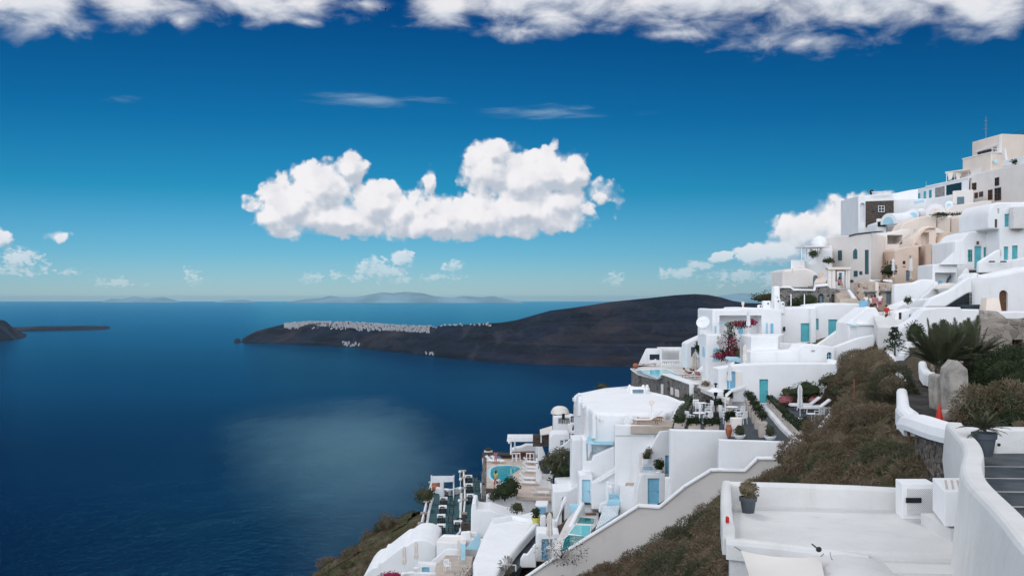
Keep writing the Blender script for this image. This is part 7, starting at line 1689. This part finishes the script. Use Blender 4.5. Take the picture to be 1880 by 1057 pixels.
for i,(x,y,s) in enumerate(((905,430,.22),(1165,655,.17),(880,690,.25),(1010,200,.4),(1180,190,.45),(760,905,.26),(1100,965,.3),(700,900,.2))):
    px, py = zz('I', x, y)[0]; b_ = W(px, py, [56,47,45,61,61,43,40,43][i]); bm = bmesh.new(); bmesh.ops.create_icosphere(bm, subdivisions=2, radius=s)
    for v in bm.verts: v.co *= .7+.5*rnd.random(); v.co.z *= .55
    me = bpy.data.meshes.new('rock'); bm.to_mesh(me); bm.free(); me.materials.append(M('ruin')); o = bpy.data.objects.new('rock', me); C.objects.link(o); o.location = b_
    tag(o, ['pale rock lying against the ruin wall','white stone at the top of the dark overgrown slope','stone half hidden in the slope beside the pointed slab','pale boulder on the ruin left of the window','pale boulder on the ruin above the window','rubble stone at the foot of the pointed slab','stone at the bottom of the overgrown slope','small rubble stone behind the traffic cone'][i], 'rock')
b_ = W(1724.5,771,43.6); o = thing('traffic_cone', 'red traffic cone beside the path', 'traffic cone', b_)
MB().lathe(b_, [(.17,.03),(.04,.66),(.025,.70)], 18).build('cone', 'cone', o, smooth=True); MB().rbox(b_+Vector((0,0,.015)), (.42,.42,.04), .02).build('base', 'cone', o)
# rubble wall with white coping below the path
PR = ((1677,31.5),(1756,27))
wallx('stone_wall', 'rough rubble wall under the white coping beside the scrub', 'stone_rubble', 'U', (170,640,172,160,260,180,400,240,510,250,512,640), PR, .6, 'wall', .05)
lowwall('coping', 'broad white coping curving above the rubble wall', 'white', [W(*q, Y) for q, Y in zip(zz('U',150,95,190,90,260,108,340,135,420,158,520,180,620,195), (33,32,31,30,29,28,26.5))], .48, .95, 'wall')
lowwall('coping', 'white knob end of the path parapet above the scrub', 'white', [W(*q, Y) for q, Y in zip(zz('U',75,15,95,45,130,75,150,95), (37,35.5,34,33))], .7, .5, 'wall')
tag(MB().tube(W(1668,768,33), W(1668.5,800,33), .05, None, 8).build('drain_pipe', 'rust', loc=tuple(W(1668,768,33))), 'rusty pipe beside the rubble wall', 'pipe')
tag(MB().tube(W(1568,697,58), W(1569,730,57), .045, None, 6).build('post', 'rust', loc=tuple(W(1568,730,57))), 'rusty post standing in the scrub', 'post')
# ================================================================ foreground roof
ZR = -4.95
r = thing('house', 'nearest white flat roofed house at the bottom right', 'house', (7,21.5,-10))
mb = MB().prism([(5.24,23.85),(9.3,23.2),(10.3,22.2),(10.3,18.9),(4.30,19.75)], -11, ZR); o = mb.build('roof', 'old_white', r)
bm = bmesh.new(); bm.from_mesh(o.data); bmesh.ops.bevel(bm, geom=[e for e in bm.edges], offset=.09, segments=3, profile=.5, affect='EDGES'); bm.to_mesh(o.data); bm.free()
lowwall('', '', 'old_white', [(5.10,23.75,-4.4),(6.5,23.62,-4.41),(8.0,23.42,-4.43),(9.3,23.2,-4.46)], .62, .24, root=r, pname='rear_parapet')
lowwall('', '', 'old_white', [(5.16,23.9,-4.4),(4.86,22.6,-4.4),(4.56,21.2,-4.42),(4.32,19.95,-4.44),(4.31,19.8,-4.5)], .62, .24, root=r, pname='side_parapet')
lowwall('', '', 'old_white', [(4.26,19.82,-4.78),(5.3,19.62,-4.84),(6.3,19.42,-4.92),(6.9,19.3,-5.0)], .4, .30, root=r, pname='front_lip')
MB().prism([(6.6,19.45),(10.4,19.2),(10.4,18.2),(6.7,18.55)], -11, -5.12).build('lower_wall', 'old_white', r)
vault('vaulted_house', 'rounded white vault roof cut by the bottom edge', 'old_white', (6.1,16.6,-6.9), (6.4,19.3,-6.9), 4.3, 1.92, rise=1.9)
# curved ramp wall
Rw = [(11.95,26.4),(11.7,25.8),(10.75,22.9),(10.05,21.2),(9.36,19.8),(8.62,18.0),(7.85,15.3),(7.2,13.2),(6.6,11)]
r = thing('ramp_wall', 'thick curved white ramp wall sweeping down beside the grey steps', 'wall', (9.4,19,-6)); vs = []; prof = [(-1.7,-7),(-.62,-2.2),(-.48,-1.0),(-.42,-.25),(-.40,-.09),(-.365,-.025),(-.31,0),(-.06,0),(-.02,-.02),(0,-.07),(.01,-.2),(.02,-4)]
n = len(prof); N_ = 40
def cr(f):
    k = f*(len(Rw)-1); i = min(int(k), len(Rw)-2); u = k-i; P4 = [Vector(Rw[max(0,min(len(Rw)-1,i+d))]) for d in (-1,0,1,2)]
    return .5*((2*P4[1])+(P4[2]-P4[0])*u+(2*P4[0]-5*P4[1]+4*P4[2]-P4[3])*u*u+(3*P4[1]-P4[0]-3*P4[2]+P4[3])*u**3)
for j in range(N_+1):
    f = j/N_; p = cr(f); d = (cr(min(1,f+.01))-cr(max(0,f-.01))).normalized(); s = Vector((-d.y, d.x)) 
    if s.x < 0: s = -s
    fl = max(0, min(1, (f-.35)/.3)); z0 = -3.33
    for u, v in prof:
        uu = u*(.55 if u < -.6 and f < .3 else 1); vs.append((p.x+s.x*uu, p.y+s.y*uu, z0+v))
fs = [(j*n+i, j*n+i+1, (j+1)*n+i+1, (j+1)*n+i) for j in range(N_) for i in range(n-1)] + [list(range(n)), list(range(N_*n, (N_+1)*n))[::-1]]
MB().add(vs, fs).build('wall', 'old_white', r, smooth=True)
tag(MB().tube(W(1770,853,21.4), W(1770,897,21.2), .022, None, 8).build('drain_pipe', 'white_clean', loc=tuple(W(1770,897,21.2))), 'white pipe on the ramp wall behind the plain cabinet', 'pipe')
# cabinets
r = thing('ac_cabinet', 'white cabinet with diagonal lattice front and black slot', 'air conditioner', (9.1,22.3,-4.95)); x0, x1 = W(1656.5,0,22.2).x, W(1717.5,0,22.2).x
mb = MB().prism([(x0,22.2),(x1,22.2),(x1+.06,22.85),(x0+.10,22.85)], -4.95, W(0,888,22.2).z); o = mb.build('body', 'white_clean', r)
bm = bmesh.new(); bm.from_mesh(o.data); bmesh.ops.bevel(bm, geom=list(bm.edges), offset=.012, segments=2, profile=.5, affect='EDGES'); bm.to_mesh(o.data); bm.free()
zt, zb = W(0,897,22.18).z, W(0,944,22.18).z; xa, xb = W(1666,0,22.18).x, W(1713,0,22.18).x; c = MB(); H_ = zt-zb; Wd = xb-xa; sp_ = .045
def lat(sg):
    k = -H_
    while k < Wd:
        p, q = (k, 0.0), (k+H_, H_)
        a0, a1 = max(0, -k), min(H_, Wd-k)
        if a1-a0 > .01:
            P0, P1 = (k+a0, a0), (k+a1, a1)
            if sg < 0: P0, P1 = (Wd-P0[0], P0[1]), (Wd-P1[0], P1[1])
            c.tube((xa+P0[0], 22.175-.004*sg, zb+P0[1]), (xa+P1[0], 22.175-.004*sg, zb+P1[1]), .0075, None, 4)
        k += sp_
lat(1); lat(-1); c.build('lattice', 'white_clean', r)
MB().box(((xa+xb)/2, 22.197, (zt+zb)/2), (Wd, .012, H_)).build('grille_back', 'planter', r)
MB().box((W(1678,0,22.15).x, 22.16, W(0,918,22.15).z), (.34,.03,.11)).build('slot', 'black', r)
r = thing('ac_cabinet', 'plain white cabinet standing askew beside the lattice cabinet', 'air conditioner', (9.2,20.5,-4.7))
ft = [(W(1734.6,0,20.2).x,20.2),(W(1786,0,20.2).x,20.2),(W(1761,0,21.75).x,21.75),(W(1712,0,21.75).x,21.75)]
mb = MB().prism(ft, W(0,966,20.2).z, W(0,902,20.2).z); o = mb.build('body', 'white_clean', r)
bm = bmesh.new(); bm.from_mesh(o.data); bmesh.ops.bevel(bm, geom=list(bm.edges), offset=.012, segments=2, profile=.5, affect='EDGES'); bm.to_mesh(o.data); bm.free()
zl = W(0,902,20.2).z; c = MB()
for i in range(3): c.add([(ft[0][0]*(1-f)+ft[3][0]*f+.13+.13*i+e, 20.45+1.0*f, zl+.006) for f, e in ((0,0),(0,.05),(1,.05),(1,0))], [(0,1,2,3)])
c.build('vent', 'planter', r, recalc=False)
MB().path([(ft[1][0]+.02,20.3,zl-.05),(ft[1][0]+.02,20.18,zl-.06),(ft[1][0]+.015,20.16,W(0,960,20.2).z),(ft[1][0]-.06,20.12,W(0,966,20.2).z)], .012, 5).build('cable', 'black', r)
MB().box((W(1760,0,20.6).x, 20.95, -4.85), (.66,1.5,.3)).build('plinth', 'old_white', r)
# pot with shrub, awning sail, small fittings
potted('grey pot with a pale leafed shrub on the nearest roof', (W(1373.5,0,22.9).x, 22.9, ZR), 'round', .40, .36, 'pot_grey', 'leaf_dry', (.24,.24,.24), 620, .055)
o = thing('shade_sail', 'cream shade sail tied to the nearest house wall', 'sail', W(1430,1030,18.8))
A_, B_, C_, D_ = W(1360,1010,19.1), W(1507,1021,18.75), W(1530,1100,16.5), W(1385,1110,16.8); vs, n = [], 10
for j in range(n+1):
    for i in range(n+1):
        u, v = i/n, j/n; q = (A_*(1-u)+B_*u)*(1-v)+(D_*(1-u)+C_*u)*v; sag = 4*u*(1-u)*4*v*(1-v)
        q = q+Vector((0,0,-.16*sag+.05*4*u*(1-u)*-1)); cxy = (A_+B_+C_+D_)/4; q = q.lerp(cxy, .05*(4*u*(1-u) if v in (0,1) else 4*v*(1-v) if u in (0,1) else 0)); vs.append(tuple(q))
k = (n+1)**2; vs += [(x,y,z-.012) for x,y,z in vs]; fs = [(j*(n+1)+i, j*(n+1)+i+1, (j+1)*(n+1)+i+1, (j+1)*(n+1)+i) for j in range(n) for i in range(n)]; fs += [[k+q for q in f][::-1] for f in fs]
MB().add(vs, fs).build('canvas', 'sail', o, smooth='all', recalc=False)
c = MB(); c.tube(A_, W(1349,1003,19.6), .01, None, 4); c.tube(B_, W(1512,1016,18.9), .01, None, 4); c.build('rope', 'steel', o)
b_ = W(1503,1008,18.5); o = thing('spotlight', 'small black spotlight on the nearest house wall', 'lamp', b_); MB().lathe(b_, [(.02,-.05),(.045,-.03),(.05,.03),(.03,.05)], 12, Matrix.Rotation(R(70),3,'X')).build('head', 'black', o); MB().tube(b_, b_+Vector((0,.4,0)), .014).build('bracket', 'black', o)
tag(MB().path([W(1524,1013,18.5), W(1526,1024,18.4), W(1528.5,1027,18.35)], .008, 4).build('cable', 'steel', loc=tuple(W(1524,1013,18.5))), 'thin dark cable stub on the wall beside the spotlight', 'cable')
b_ = W(1335.5,953,19.8); tag(MB().rbox(b_, (.06,.1,.12), .02).build('lamp', 'red', loc=tuple(b_)), 'tiny red fitting at the left corner of the nearest roof', 'lamp')
# grey steps
mb = MB(); m2 = MB(); lx = lambda y: float(np.interp(y, [q[1] for q in Rw[::-1]], [q[0] for q in Rw[::-1]]))-.12
ed = [(25.3,-3.95),(23.3,-3.97),(22.1,-4.03),(20.9,-4.09),(19.7,-4.15),(11,-4.2)]
for (ya, za), (yb, zb2) in zip(ed, ed[1:]):
    xa, xb = lx(ya), lx(yb)
    mb.add([(xb,yb,zb2),(20,yb-.5,zb2),(20,ya-.5 if ya < 25 else ya,zb2),(xa,ya,zb2),(xb,yb,zb2-.5),(20,yb-.5,zb2-.5),(20,ya-.5 if ya<25 else ya,zb2-.5),(xa,ya,zb2-.5)], [(0,1,2,3),(4,7,6,5),(0,4,5,1),(1,5,6,2),(2,6,7,3),(3,7,4,0)])
    if yb > 12: m2.add([(xb,yb-.0,zb2+.006),(20,yb-.5,zb2+.006),(20,yb-.44,zb2+.006),(xb,yb+.06,zb2+.006)], [(0,1,2,3)])
o = mb.build('steps', 'paving_grey'); tag(o, 'broad grey paved steps with white painted edges at the right', kind='structure'); q = m2.build('painted_edge', 'old_white', o, recalc=False)
wallx('wall', 'white wall behind the grey pot and the broad steps', 'old_white', 'U', (820,440,822,214,860,206,1057,208,1300,212,1300,440), 25.4, .5, 'wall', .06)
tag(MB().lathe(W(1834,816,25.35), [(.01,-.03),(.04,-.02),(.04,.02),(.01,.03)], 10, Matrix.Rotation(R(90),3,'X')).build('wall_lamp', 'black', loc=tuple(W(1834,816,25.35))), 'small dark round light on the white wall behind the steps', 'lamp')
b_ = W(1807,836,23.8); o = frond_plant('potted_palm', 'dark sago palm in a big grey pot at the head of the steps', 'potted plant', tuple(b_), 38, .62, 'leaf_palm', (-.05,1.2), .18, 21, .02, 34, spread=.03)
for ch in list(o.children):
    for v in ch.data.vertices: v.co.z += .46
    if ch.name.startswith('frond'): ch.data.update()
MB().lathe(b_, [(.19,0),(.255,.40),(.285,.41),(.295,.55),(.27,.55),(.25,.47)], 22).build('pot', 'pot_grey', o, smooth=True); MB().lathe(b_+Vector((0,0,.48)), [(.25,0),(.25,.02)], 14).build('soil', 'soil', o)
# ================================================================ people
person('woman in a pale dress photographing the sea by the deck wall', tuple(onz(910,852,ZD)), R(20), 'phone', 'cloth_pink', 'cloth_pink', None, False, True)
person('person in a yellow top and long orange wrap walking beside the kidney pool', tuple(onz(910,893,ZD)), R(-20), 'walk', 'cloth_yellow', 'cloth_orange', None, True, True)
person('visitor in a red shirt climbing the broad white steps', tuple(W(1628,594,94.2)), R(10), 'walk', 'red', 'cloth_dark')
person('visitor in a white shirt and pink shorts at the top of the steps', tuple(W(1615.5,571,98.3)), R(-15), 'stand', 'cloth_white', 'magenta')
person('woman in a dark red top between the white shirted visitors', tuple(W(1606.5,574,98.6)), R(160), 'stand', 'cloth_pink', 'cloth_dark', None, False, True)
person('person in a white shirt behind the slanting parapet', tuple(W(1600.5,575,99)), R(150), 'stand', 'cloth_white', 'cloth_dark')
person('grey haired visitor far left at the beige rubble wall', tuple(W(1590,572,103)), R(190), 'stand', 'cloth_white', 'cloth_dark')
person('person sitting in the doorway of the portico', tuple(W(1541,530,113.3)), R(200), 'sit', 'cloth_pink', 'cloth_dark', None, False, True)
person('sunbather in dark shorts left of the straw umbrella', tuple(onz(1264,693,-8.7)), R(285), 'recline', None, 'cloth_dark')
person('sunbather in red trunks right of the straw umbrella', tuple(onz(1282,696,-8.7)), R(275), 'recline', None, 'red')
person('lone bather sitting up on a lounger with a dark towel', tuple(onz(1317,692,-8.6)), R(95), 'sit', None, 'cloth_dark')
person('guest in a pink top seated at the cafe terrace', tuple(onz(1067,789,-14.25)), R(150), 'sit', 'magenta', 'cloth_dark', None, False, True)
o = thing('bird', 'tiny dark bird high up under the clouds', 'bird', W(708,17,120)); b_ = W(708,17,120)
c = MB(); c.lathe(b_, [(.01,-.25),(.07,-.1),(.08,.05),(.03,.2),(.01,.26)], 8, Matrix.Rotation(R(60),3,'X')); c.build('body', 'black', o)
for s in (-1,1): MB().add([b_+Vector((s*.05,.05,.03)), b_+Vector((s*.35,.12,.16)), b_+Vector((s*.62,-.05,.05)), b_+Vector((s*.33,-.10,.12)), b_+Vector((s*.05,-.10,.02)), b_+Vector((s*.3,0,.10))], [(0,1,3,4),(1,2,3),(0,5,4)]).build('wing', 'black', o)
